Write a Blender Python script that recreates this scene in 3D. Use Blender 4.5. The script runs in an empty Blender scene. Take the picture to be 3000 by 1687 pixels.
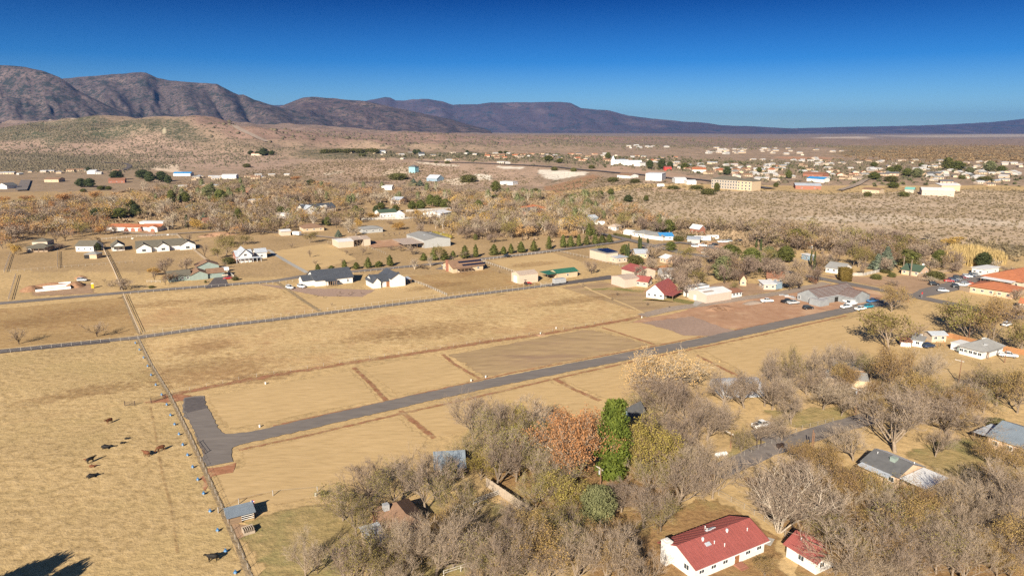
import bpy, bmesh, math, random
import numpy as np
from mathutils import Vector, Matrix, Euler

# ------------------------------------------------------------------ camera, light, exposure
SC = bpy.context.scene
COL = SC.collection
FOC = 2080.0                       # focal length in pixels of a 3000 px wide frame
PITCH = math.radians(12.7)
CAM_H = 75.0
cam_data = bpy.data.cameras.new('camera')
cam_data.sensor_width = 36.0
cam_data.lens = 36.0 * FOC / 3000.0
cam_data.clip_start = 1.0
cam_data.clip_end = 60000.0
cam = bpy.data.objects.new('camera', cam_data)
COL.objects.link(cam)
cam.location = (0, 0, CAM_H)
cam.rotation_euler = (math.radians(90) - PITCH, 0, 0)
SC.camera = cam

SUN_EL = math.radians(27.0)
SUN_AZ = math.radians(198.5)       # compass bearing (from +Y, clockwise) the sunlight comes from
world = bpy.data.worlds.new('World')
SC.world = world
world.use_nodes = True
wn, wl = world.node_tree.nodes, world.node_tree.links
for n in list(wn): wn.remove(n)
sky = wn.new('ShaderNodeTexSky')
sky.sky_type = 'NISHITA'
sky.sun_disc = False
sky.sun_elevation = SUN_EL
sky.sun_rotation = SUN_AZ
sky.altitude = 1000
sky.air_density = 1.0
sky.dust_density = 0.25
sky.ozone_density = 3.0
# the deep polarised blue of a dry winter sky: it darkens quickly with height and stays so to the zenith
tcw = wn.new('ShaderNodeTexCoord')
sepw = wn.new('ShaderNodeSeparateXYZ')
wl.new(tcw.outputs['Generated'], sepw.inputs[0])
deep = wn.new('ShaderNodeValToRGB')
de = deep.color_ramp.elements
SKY_STOPS = [(0.0, (0.34, 0.55, 0.74)), (0.03, (0.27, 0.48, 0.74)), (0.085, (0.055, 0.27, 0.60)), (0.165, (0.002, 0.095, 0.31)), (0.35, (0.002, 0.085, 0.29)), (1.0, (0.002, 0.085, 0.29))]
while len(de) < len(SKY_STOPS): de.new(0.5)
for e_, (p_, c_) in zip(de, SKY_STOPS): e_.position = p_; e_.color = (*c_, 1)
wl.new(sepw.outputs['Z'], deep.inputs[0])
mulw = wn.new('ShaderNodeMix'); mulw.data_type = 'RGBA'; mulw.blend_type = 'MULTIPLY'; mulw.inputs[0].default_value = 1.0
bg = wn.new('ShaderNodeBackground')
bg.inputs['Strength'].default_value = 0.053
wo = wn.new('ShaderNodeOutputWorld')
# towards the sun, behind the camera, the sky stays pale
dotw = wn.new('ShaderNodeVectorMath'); dotw.operation = 'DOT_PRODUCT'
wl.new(tcw.outputs['Generated'], dotw.inputs[0])
dotw.inputs[1].default_value = (math.sin(SUN_AZ) * math.cos(SUN_EL), math.cos(SUN_AZ) * math.cos(SUN_EL), math.sin(SUN_EL))
near = wn.new('ShaderNodeMapRange'); near.interpolation_type = 'SMOOTHSTEP'
near.inputs[1].default_value = -0.25; near.inputs[2].default_value = 0.85
wl.new(dotw.outputs['Value'], near.inputs[0])
pale = wn.new('ShaderNodeMix'); pale.data_type = 'RGBA'
wl.new(near.outputs[0], pale.inputs[0]); wl.new(deep.outputs[0], pale.inputs[6]); pale.inputs[7].default_value = (0.62, 0.70, 0.80, 1)
wl.new(sky.outputs[0], mulw.inputs[6]); wl.new(pale.outputs[2], mulw.inputs[7])
wl.new(mulw.outputs[2], bg.inputs['Color'])
wl.new(bg.outputs[0], wo.inputs['Surface'])

sun_d = bpy.data.lights.new('sun', 'SUN')
sun_d.energy = 4.6
sun_d.angle = math.radians(0.53)
sun_d.color = (1.0, 0.90, 0.74)
sun = bpy.data.objects.new('sun', sun_d)
COL.objects.link(sun)
sdir = Vector((-math.sin(SUN_AZ) * math.cos(SUN_EL), -math.cos(SUN_AZ) * math.cos(SUN_EL), -math.sin(SUN_EL)))
sun.rotation_euler = sdir.to_track_quat('-Z', 'Y').to_euler()
sun.location = (0, 0, 300)

SC.view_settings.view_transform = 'Standard'
SC.view_settings.look = 'None'
SC.view_settings.gamma = 1.0
SC.view_settings.use_curve_mapping = False
SC.view_settings.exposure = 1.28
SC.render.engine = 'CYCLES'
SC.cycles.max_bounces = 5
SC.cycles.diffuse_bounces = 2
SC.cycles.glossy_bounces = 2
SC.cycles.transmission_bounces = 3
SC.cycles.volume_bounces = 0
SC.cycles.transparent_max_bounces = 10
SC.cycles.use_denoising = False

# ------------------------------------------------------------------ ground relief and where a pixel of the photo lies on it
def ray(px, py):
    u = (px - 1500.0) / FOC
    v = (py - 843.5) / FOC
    return u, math.cos(PITCH) - v * math.sin(PITCH), -math.sin(PITCH) - v * math.cos(PITCH)

def zrow(py, d):
    _, y, z = ray(1500, py)
    return CAM_H + d * z / y

def vnoise(x, y, seed=0):
    xi = np.floor(x).astype(np.int64); yi = np.floor(y).astype(np.int64)
    fx = x - xi; fy = y - yi
    fx = fx * fx * (3 - 2 * fx); fy = fy * fy * (3 - 2 * fy)
    def hsh(a, b):
        n = (a * 374761393 + b * 668265263 + seed * 1442695) & 0x7fffffff
        n = ((n ^ (n >> 13)) * 1274126177) & 0x7fffffff
        return ((n ^ (n >> 16)) & 0xffff) / 65535.0
    a = hsh(xi, yi); b = hsh(xi + 1, yi); c = hsh(xi, yi + 1); d = hsh(xi + 1, yi + 1)
    return (a * (1 - fx) + b * fx) * (1 - fy) + (c * (1 - fx) + d * fx) * fy

def fbm(x, y, oct=4, seed=0, gain=0.5):
    s = 0.0; a = 1.0; tot = 0.0
    for k in range(oct):
        s = s + a * vnoise(x * 2 ** k + 13.7 * k, y * 2 ** k + 7.1 * k, seed + k)
        tot += a; a *= gain
    return s / tot

# profiles of the land: (column in the photo, [(row in the photo, metres ahead), ...])
PROF = [
    (-900, [(545, 980), (503, 1240), (470, 1500), (440, 1800), (400, 2500), (372, 3200), (352, 4000), (352, 7000), (375, 12000)]),
    (0,    [(545, 980), (503, 1240), (470, 1500), (440, 1800), (400, 2500), (372, 3200), (352, 4000), (352, 7000), (375, 12000)]),
    (520,  [(545, 980), (505, 1230), (478, 1450), (445, 1750), (405, 2300), (378, 3000), (356, 4000), (356, 7000), (377, 12000)]),
    (800,  [(550, 950), (515, 1150), (478, 1380), (450, 1650), (425, 2150), (395, 3200), (368, 4200), (368, 7000), (378, 12000)]),
    (1150, [(550, 950), (530, 1030), (478, 1250), (458, 1500), (440, 1830), (415, 2700), (391, 4500), (386, 8000), (384, 14000)]),
    (1600, [(560, 868), (540, 930), (478, 1210), (462, 1460), (440, 1880), (420, 2650), (399, 4600), (391, 8200), (388, 14000)]),
    (1900, [(620, 598), (560, 790), (525, 900), (480, 1250), (455, 1750), (430, 2500), (403, 5000), (392, 8500), (389, 14000)]),
    (2300, [(700, 464), (640, 560), (565, 760), (500, 1080), (465, 1560), (435, 2600), (406, 5200), (394, 8800), (391, 14000)]),
    (3000, [(725, 435), (660, 530), (580, 720), (500, 1080), (465, 1560), (435, 2700), (407, 5200), (394, 8800), (391, 14000)]),
    (3900, [(725, 435), (660, 530), (580, 720), (500, 1080), (465, 1560), (435, 2700), (407, 5200), (394, 8800), (391, 14000)]),
]
UK = 1.0 / (FOC * (math.cos(PITCH) + 0.18 * math.sin(PITCH)))
YS = np.concatenate([np.linspace(0, 420, 8), np.geomspace(430, 30000, 260)])
PU = np.array([(p[0] - 1500) * UK for p in PROF])
PZ = []
for px, rows in PROF:
    ds = [0.0, rows[0][1] * 0.93] + [r[1] for r in rows[1:]] + [32000.0]
    zs = [0.0, 0.0] + [zrow(*r) for r in rows[1:]]
    zs.append(zs[-1])
    z = np.interp(YS, ds, zs)
    for _ in range(6): z[1:-1] = 0.25 * z[:-2] + 0.5 * z[1:-1] + 0.25 * z[2:]
    PZ.append(z)
PZ = np.array(PZ)

def relief(x, y):
    f = np.clip((y - 950) / 700.0, 0, 1)
    f = f * np.clip((9000 - y) / 4000.0, 0, 1)
    left = np.clip((0.25 - x / np.maximum(y, 1)) / 0.45, 0.25, 1)
    n = fbm(x / 330.0, y / 330.0, 4, 5) - 0.5
    r = -abs(fbm(x / 520.0 + 9, y / 520.0, 4, 17) - 0.5) * 2 + 0.25
    far = np.clip((y - 1250) / 700.0, 0.15, 1)
    gul = -np.abs(fbm(x / 190.0 + 3, y / 230.0, 3, 23) - 0.5) * 2 + 0.25
    hill = np.zeros_like(x)
    for cx, cy, rx, ry, hh in ((-1020, 1960, 330, 260, 26), (-860, 2080, 300, 240, 34), (-1240, 2150, 300, 300, 26), (-1480, 2300, 380, 260, 34), (-620, 1900, 240, 200, 10), (-1180, 1640, 170, 150, 12), (-330, 3050, 240, 260, 14), (500, 3500, 420, 300, 16), (1000, 4100, 700, 260, 18)):
        hill = hill + hh * np.exp(-((x - cx) / rx) ** 2 - ((y - cy) / ry) ** 2)
    small = np.clip((y - 470) / 150, 0, 1) * np.clip((1500 - y) / 400, 0, 1) * np.clip(x / np.maximum(y, 1) - 0.12, 0, .3) / .3
    return f * left * far * (n * 40 + r * 30 + gul * 34) + hill + small * (fbm(x / 70., y / 70., 3, 31) - 0.5) * 5

def height(x, y):
    x = np.asarray(x, float); y = np.asarray(y, float)
    u = np.clip(x / np.maximum(y, 1.0), PU[0], PU[-1] - 1e-6)
    k = np.clip(np.searchsorted(PU, u, side='right') - 1, 0, len(PU) - 2)
    w = (u - PU[k]) / (PU[k + 1] - PU[k])
    w = w * w * (3 - 2 * w)
    yi = np.clip(np.searchsorted(YS, y, side='right') - 1, 0, len(YS) - 2)
    fy = np.clip((y - YS[yi]) / (YS[yi + 1] - YS[yi]), 0, 1)
    z0 = PZ[k, yi] * (1 - fy) + PZ[k, yi + 1] * fy
    z1 = PZ[k + 1, yi] * (1 - fy) + PZ[k + 1, yi + 1] * fy
    z = z0 * (1 - w) + z1 * w + relief(x, y)
    return np.where(y < 400, 0.0, z)

# the land is sampled once; everything is set down on these samples
GU = np.concatenate([np.linspace(-1.35, -0.86, 14)[:-1], np.linspace(-0.86, 0.86, 420), np.linspace(0.86, 1.35, 14)[1:]])
GY = np.concatenate([np.linspace(20, 400, 60)[:-1], np.geomspace(400, 30000, 420)])
_U, _Y = np.meshgrid(GU, GY)
HG = height(_U * _Y, _Y)
GUL = GU.tolist(); GYL = GY.tolist()
import bisect
def zat(x, y):
    if y < 400: return 0.0
    u = min(max(x / y, GUL[0]), GUL[-1] - 1e-9)
    i = min(max(bisect.bisect_right(GUL, u) - 1, 0), len(GUL) - 2); j = min(max(bisect.bisect_right(GYL, y) - 1, 0), len(GYL) - 2)
    a = (u - GUL[i]) / (GUL[i + 1] - GUL[i]); b = (y - GYL[j]) / (GYL[j + 1] - GYL[j])
    return float((HG[j, i] * (1 - a) + HG[j, i + 1] * a) * (1 - b) + (HG[j + 1, i] * (1 - a) + HG[j + 1, i + 1] * a) * b)

def at(px, py):
    """the point of the land seen at a pixel of the photo"""
    u, yy, zz = ray(px, py)
    if zz < 0:
        t = -CAM_H / zz
        if t * yy < 395: return Vector((u * t, yy * t, 0.0))
    q = min(max(u / yy, GUL[0]), GUL[-1] - 1e-9)
    i = min(max(bisect.bisect_right(GUL, q) - 1, 0), len(GUL) - 2)
    a = (q - GUL[i]) / (GUL[i + 1] - GUL[i])
    d = CAM_H + zz * GY / yy - (HG[:, i] * (1 - a) + HG[:, i + 1] * a)
    below = np.nonzero((d <= 0) & (GY > 380))[0]
    k = int(below[0]) if len(below) else len(GYL) - 40
    f = d[k - 1] / (d[k - 1] - d[k]) if len(below) else 0.0
    y = GYL[k - 1] + (GYL[k] - GYL[k - 1]) * f
    t = y / yy
    return Vector((u * t, y, zat(u * t, y)))

def top_z(p, py):
    """height at which the row py passes above ground point p"""
    _, y, z = ray(1500, py)
    return CAM_H + p.y * z / y

def to_px(p):
    x, y, z = p.x, p.y, p.z - CAM_H
    f = y * math.cos(PITCH) - z * math.sin(PITCH)
    up = y * math.sin(PITCH) + z * math.cos(PITCH)
    return 1500 + FOC * x / f, 843.5 - FOC * up / f

# ------------------------------------------------------------------ materials
def nodes_of(m):
    m.use_nodes = True
    nt = m.node_tree
    for n in list(nt.nodes): nt.nodes.remove(n)
    out = nt.nodes.new('ShaderNodeOutputMaterial')
    b = nt.nodes.new('ShaderNodeBsdfPrincipled')
    nt.links.new(b.outputs[0], out.inputs['Surface'])
    return nt, nt.nodes, nt.links, b, out

def ramp(N, stops, interp='LINEAR'):
    r = N.new('ShaderNodeValToRGB')
    r.color_ramp.interpolation = interp
    e = r.color_ramp.elements
    while len(e) < len(stops): e.new(0.5)
    for i, (p, c) in enumerate(stops):
        e[i].position = p
        e[i].color = (c[0], c[1], c[2], 1) if not isinstance(c, (int, float)) else (c, c, c, 1)
    return r

def noise(N, L, scale, detail=3, rough=0.55, vec=None, dist=0.0):
    n = N.new('ShaderNodeTexNoise')
    n.inputs['Scale'].default_value = scale
    n.inputs['Detail'].default_value = detail
    n.inputs['Roughness'].default_value = rough
    n.inputs['Distortion'].default_value = dist
    if vec is not None: L.new(vec, n.inputs['Vector'])
    return n

def mixc(N, L, fac, a, b, mode='MIX'):
    m = N.new('ShaderNodeMix'); m.data_type = 'RGBA'; m.blend_type = mode
    for sock, v in ((m.inputs[0], fac), (m.inputs[6], a), (m.inputs[7], b)):
        if isinstance(v, (int, float)): sock.default_value = v
        elif isinstance(v, (tuple, list)): sock.default_value = (v[0], v[1], v[2], 1)
        else: L.new(v, sock)
    return m.outputs[2]

def math_n(N, L, op, a, b=None):
    m = N.new('ShaderNodeMath'); m.operation = op
    for i, v in enumerate((a, b)):
        if v is None: continue
        if isinstance(v, (int, float)): m.inputs[i].default_value = v
        else: L.new(v, m.inputs[i])
    return m.outputs[0]

def mat(name, col, rough=0.8, var=0.12, scale=1.2, metal=0.0, ribs=0.0, rib_scale=2.0, world=False, rnd=0.0, bump=0.0, grime=0.0):
    """a plain surface: base colour with a mottled variation, optional ribs and relief"""
    m = bpy.data.materials.new(name)
    nt, N, L, b, out = nodes_of(m)
    tc = N.new('ShaderNodeTexCoord')
    vec = tc.outputs['Object']
    if world:
        g = N.new('ShaderNodeNewGeometry'); vec = g.outputs['Position']
    n = noise(N, L, scale, 4, 0.6, vec)
    lo = tuple(c * (1 - var * 1.6) for c in col); hi = tuple(min(1, c * (1 + var)) for c in col)
    r = ramp(N, [(0.25, lo), (0.75, hi)])
    L.new(n.outputs[0], r.inputs[0])
    c = r.outputs[0]
    if grime:
        n2 = noise(N, L, scale * 0.35, 5, 0.7, vec)
        r2 = ramp(N, [(0.45, 0.0), (0.75, grime)])
        L.new(n2.outputs[0], r2.inputs[0])
        c = mixc(N, L, r2.outputs[0], c, tuple(x * 0.45 + 0.02 for x in col))
    if rnd:
        oi = N.new('ShaderNodeObjectInfo')
        h = N.new('ShaderNodeHueSaturation')
        L.new(c, h.inputs['Color'])
        v = math_n(N, L, 'MULTIPLY_ADD', oi.outputs['Random'], rnd * 2); v.node.inputs[2].default_value = 1 - rnd
        L.new(v, h.inputs['Value'])
        c = h.outputs[0]
    L.new(c, b.inputs['Base Color'])
    b.inputs['Roughness'].default_value = rough
    b.inputs['Metallic'].default_value = metal
    if rough > 0.6: b.inputs['Specular IOR Level'].default_value = 0.25
    if ribs:
        w = N.new('ShaderNodeTexWave'); w.wave_type = 'BANDS'; w.bands_direction = 'X'
        w.inputs['Scale'].default_value = rib_scale
        L.new(tc.outputs['Object'], w.inputs['Vector'])
        bp = N.new('ShaderNodeBump'); bp.inputs['Strength'].default_value = ribs; bp.inputs['Distance'].default_value = 0.06
        L.new(w.outputs['Fac'], bp.inputs['Height']); L.new(bp.outputs[0], b.inputs['Normal'])
    elif bump:
        bp = N.new('ShaderNodeBump'); bp.inputs['Strength'].default_value = bump; bp.inputs['Distance'].default_value = 0.1
        n3 = noise(N, L, scale * 4, 3, 0.6, vec)
        L.new(n3.outputs[0], bp.inputs['Height']); L.new(bp.outputs[0], b.inputs['Normal'])
    return m

def ground_mat(name, cols, patch=None, patchy=None, fine=0.55, streak=False, bump=0.5, col_attr=False, mottle=1.0):
    """dry grass or soil seen from the air: cols (dark, mid, light); patch = (colour, scale, lo, hi) blots;
    patchy = (scale, lo, hi) lets the sheet break up towards its edge (attribute 'edge')"""
    m = bpy.data.materials.new(name)
    nt, N, L, b, out = nodes_of(m)
    g = N.new('ShaderNodeNewGeometry'); pos = g.outputs['Position']
    if streak:
        mp = N.new('ShaderNodeMapping'); mp.inputs['Rotation'].default_value = (0, 0, math.radians(-32)); mp.inputs['Scale'].default_value = (0.22, 1.0, 1)
        L.new(pos, mp.inputs['Vector']); pos_s = mp.outputs[0]
    else: pos_s = pos
    n1 = noise(N, L, fine, 5, 0.68, pos_s)
    n2 = noise(N, L, 0.035, 4, 0.6, pos)
    r1 = ramp(N, [(0.30, cols[0]), (0.5, cols[1]), (0.72, cols[2])])
    L.new(n1.outputs[0], r1.inputs[0])
    c = r1.outputs[0]
    r2 = ramp(N, [(0.3, 1 - 0.22 * mottle), (0.7, 1 + 0.0 * mottle)])
    L.new(n2.outputs[0], r2.inputs[0])
    c = mixc(N, L, 1.0, c, r2.outputs[0], 'MULTIPLY')
    if patch:
        for pc, sc, lo, hi in patch:
            n3 = noise(N, L, sc, 6, 0.65, pos_s)
            r3 = ramp(N, [(lo, 0.0), (hi, 1.0)])
            L.new(n3.outputs[0], r3.inputs[0])
            c = mixc(N, L, r3.outputs[0], c, pc)
    if streak:     # passes of the mower and the wheels
        wv = N.new('ShaderNodeTexWave'); wv.wave_type = 'BANDS'; wv.bands_direction = 'Y'
        mw = N.new('ShaderNodeMapping'); mw.inputs['Rotation'].default_value = (0, 0, math.radians(-30)); L.new(pos, mw.inputs['Vector'])
        wv.inputs['Scale'].default_value = 0.09; wv.inputs['Distortion'].default_value = 14; wv.inputs['Detail'].default_value = 3; wv.inputs['Detail Scale'].default_value = 0.35
        L.new(mw.outputs[0], wv.inputs['Vector'])
        rw = ramp(N, [(0.0, 0.965), (0.5, 1.0), (1.0, 1.01)]); L.new(wv.outputs['Fac'], rw.inputs[0])
        c = mixc(N, L, 1.0, c, rw.outputs[0], 'MULTIPLY')
    L.new(c, b.inputs['Base Color'])
    b.inputs['Roughness'].default_value = 0.95
    b.inputs['Specular IOR Level'].default_value = 0.1
    if bump:
        bp = N.new('ShaderNodeBump'); bp.inputs['Strength'].default_value = bump; bp.inputs['Distance'].default_value = 0.35
        L.new(n1.outputs[0], bp.inputs['Height']); L.new(bp.outputs[0], b.inputs['Normal'])
    if patchy:
        sc, lo, hi = patchy
        at_n = N.new('ShaderNodeAttribute'); at_n.attribute_name = 'edge'
        n4 = noise(N, L, sc, 6, 0.7, pos)
        s = math_n(N, L, 'ADD', n4.outputs[0], at_n.outputs['Fac'])
        r4 = N.new('ShaderNodeMapRange'); r4.inputs[1].default_value = lo; r4.inputs[2].default_value = hi
        L.new(s, r4.inputs[0])
        tr = N.new('ShaderNodeBsdfTransparent')
        mx = N.new('ShaderNodeMixShader')
        L.new(r4.outputs[0], mx.inputs[0]); L.new(tr.outputs[0], mx.inputs[1]); L.new(b.outputs[0], mx.inputs[2])
        L.new(mx.outputs[0], out.inputs['Surface'])
    return m

# ------------------------------------------------------------------ mesh and object helpers
class MB:
    """collects simple shapes and links them as one mesh object"""
    def __init__(s): s.v = []; s.f = []; s.m = []
    def quad(s, a, b, c, d, mi=0):
        k = len(s.v); s.v += [tuple(a), tuple(b), tuple(c), tuple(d)]; s.f.append((k, k + 1, k + 2, k + 3)); s.m.append(mi)
    def tri(s, a, b, c, mi=0):
        k = len(s.v); s.v += [tuple(a), tuple(b), tuple(c)]; s.f.append((k, k + 1, k + 2)); s.m.append(mi)
    def poly(s, pts, mi=0):
        k = len(s.v); s.v += [tuple(p) for p in pts]; s.f.append(tuple(range(k, k + len(pts)))); s.m.append(mi)
    def box(s, c, size, rz=0.0, mi=0, taper=1.0):
        cx, cy, cz = c; sx, sy, sz = (size[0] / 2, size[1] / 2, size[2] / 2)
        co, si = math.cos(rz), math.sin(rz)
        k = len(s.v)
        for dz in (-1, 1):
            tp = taper if dz > 0 else 1.0
            for dx, dy in ((-1, -1), (1, -1), (1, 1), (-1, 1)):
                x, y = dx * sx * tp, dy * sy * tp
                s.v.append((cx + x * co - y * si, cy + x * si + y * co, cz + dz * sz))
        for f in ((3, 2, 1, 0), (4, 5, 6, 7), (0, 1, 5, 4), (1, 2, 6, 5), (2, 3, 7, 6), (3, 0, 4, 7)):
            s.f.append(tuple(k + i for i in f)); s.m.append(mi)
    def tube(s, a, b, r0, r1=None, n=6, mi=0, cap=True):
        a = Vector(a); b = Vector(b); r1 = r0 if r1 is None else r1
        d = (b - a)
        if d.length < 1e-6: return
        d.normalize()
        x = d.orthogonal().normalized(); y = d.cross(x)
        k = len(s.v)
        for p, r in ((a, r0), (b, r1)):
            for i in range(n):
                t = 2 * math.pi * i / n
                s.v.append(tuple(p + x * (r * math.cos(t)) + y * (r * math.sin(t))))
        for i in range(n):
            j = (i + 1) % n
            s.f.append((k + i, k + j, k + n + j, k + n + i)); s.m.append(mi)
        if cap:
            s.f.append(tuple(k + n + i for i in range(n))); s.m.append(mi)
            s.f.append(tuple(k + n - 1 - i for i in range(n))); s.m.append(mi)
    def prism(s, prof, y0, y1, mi=0):
        """profile in x,z swept along y"""
        n = len(prof); k = len(s.v)
        for y in (y0, y1):
            for x, z in prof: s.v.append((x, y, z))
        for i in range(n):
            j = (i + 1) % n
            s.f.append((k + i, k + j, k + n + j, k + n + i)); s.m.append(mi)
        s.f.append(tuple(k + n - 1 - i for i in range(n))); s.m.append(mi)
        s.f.append(tuple(k + n + i for i in range(n))); s.m.append(mi)
    def mesh(s, name, mats, smooth=False):
        me = bpy.data.meshes.new(name)
        me.from_pydata(s.v, [], s.f)
        if not isinstance(mats, (list, tuple)): mats = [mats]
        for m in mats: me.materials.append(m)
        me.polygons.foreach_set('material_index', s.m)
        if smooth: me.polygons.foreach_set('use_smooth', [True] * len(me.polygons))
        me.update()
        return me
    def build(s, name, mats, parent=None, smooth=False):
        return link(name, s.mesh(name, mats, smooth), parent)

def link(name, me, parent=None, loc=None, rz=None):
    o = bpy.data.objects.new(name, me)
    COL.objects.link(o)
    if parent is not None: o.parent = parent
    if loc is not None: o.location = loc
    if rz is not None: o.rotation_euler = (0, 0, rz)
    return o

def tag(o, label, cat, group=None):
    o['label'] = label; o['category'] = cat
    if group: o['group'] = group
    return o

def thing(name, label, cat, loc=(0, 0, 0), rz=0.0, group=None):
    o = bpy.data.objects.new(name, None)
    o.empty_display_size = 0.5
    COL.objects.link(o)
    o.location = loc; o.rotation_euler = (0, 0, rz)
    return tag(o, label, cat, group)

def np_mesh(name, verts, faces, mats, mi=None):
    """mesh from numpy arrays: verts (n,3), faces (m,k)"""
    me = bpy.data.meshes.new(name)
    verts = np.asarray(verts, np.float32); faces = np.asarray(faces, np.int32)
    k = faces.shape[1]
    me.vertices.add(len(verts)); me.vertices.foreach_set('co', verts.ravel())
    me.loops.add(faces.size); me.loops.foreach_set('vertex_index', faces.ravel())
    me.polygons.add(len(faces)); me.polygons.foreach_set('loop_start', np.arange(0, faces.size, k, dtype=np.int32))
    if not isinstance(mats, (list, tuple)): mats = [mats]
    for m in mats: me.materials.append(m)
    if mi is not None: me.polygons.foreach_set('material_index', np.asarray(mi, np.int32))
    me.update(calc_edges=True)
    return me

def structure(name, me):
    o = link(name, me); o['kind'] = 'structure'; return o

def in_poly(x, y, poly):
    """vectorised point in polygon"""
    inside = np.zeros(np.shape(x), bool)
    n = len(poly); j = n - 1
    for i in range(n):
        xi, yi = poly[i]; xj, yj = poly[j]
        c = ((yi > y) != (yj > y)) & (x < (xj - xi) * (y - yi) / (yj - yi + 1e-12) + xi)
        inside ^= c; j = i
    return inside

def gpoly(pts): return [tuple(at(*p)[:2]) for p in pts]

GRID = math.radians(30)            # the street grid: 30 degrees from +X
EX = Vector((math.cos(GRID), math.sin(GRID), 0)); EY = Vector((-math.sin(GRID), math.cos(GRID), 0))
# ------------------------------------------------------------------ the land
def soft(x, y, poly, blur=0.0, seed=3):
    nx = x + (fbm(x / (blur * 2 + 1e-6), y / (blur * 2 + 1e-6), 3, seed) - 0.5) * blur * 2.2 if blur else x
    ny = y + (fbm(x / (blur * 2 + 1e-6) + 50, y / (blur * 2 + 1e-6), 3, seed + 9) - 0.5) * blur * 2.2 if blur else y
    return in_poly(nx, ny, poly)

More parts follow.
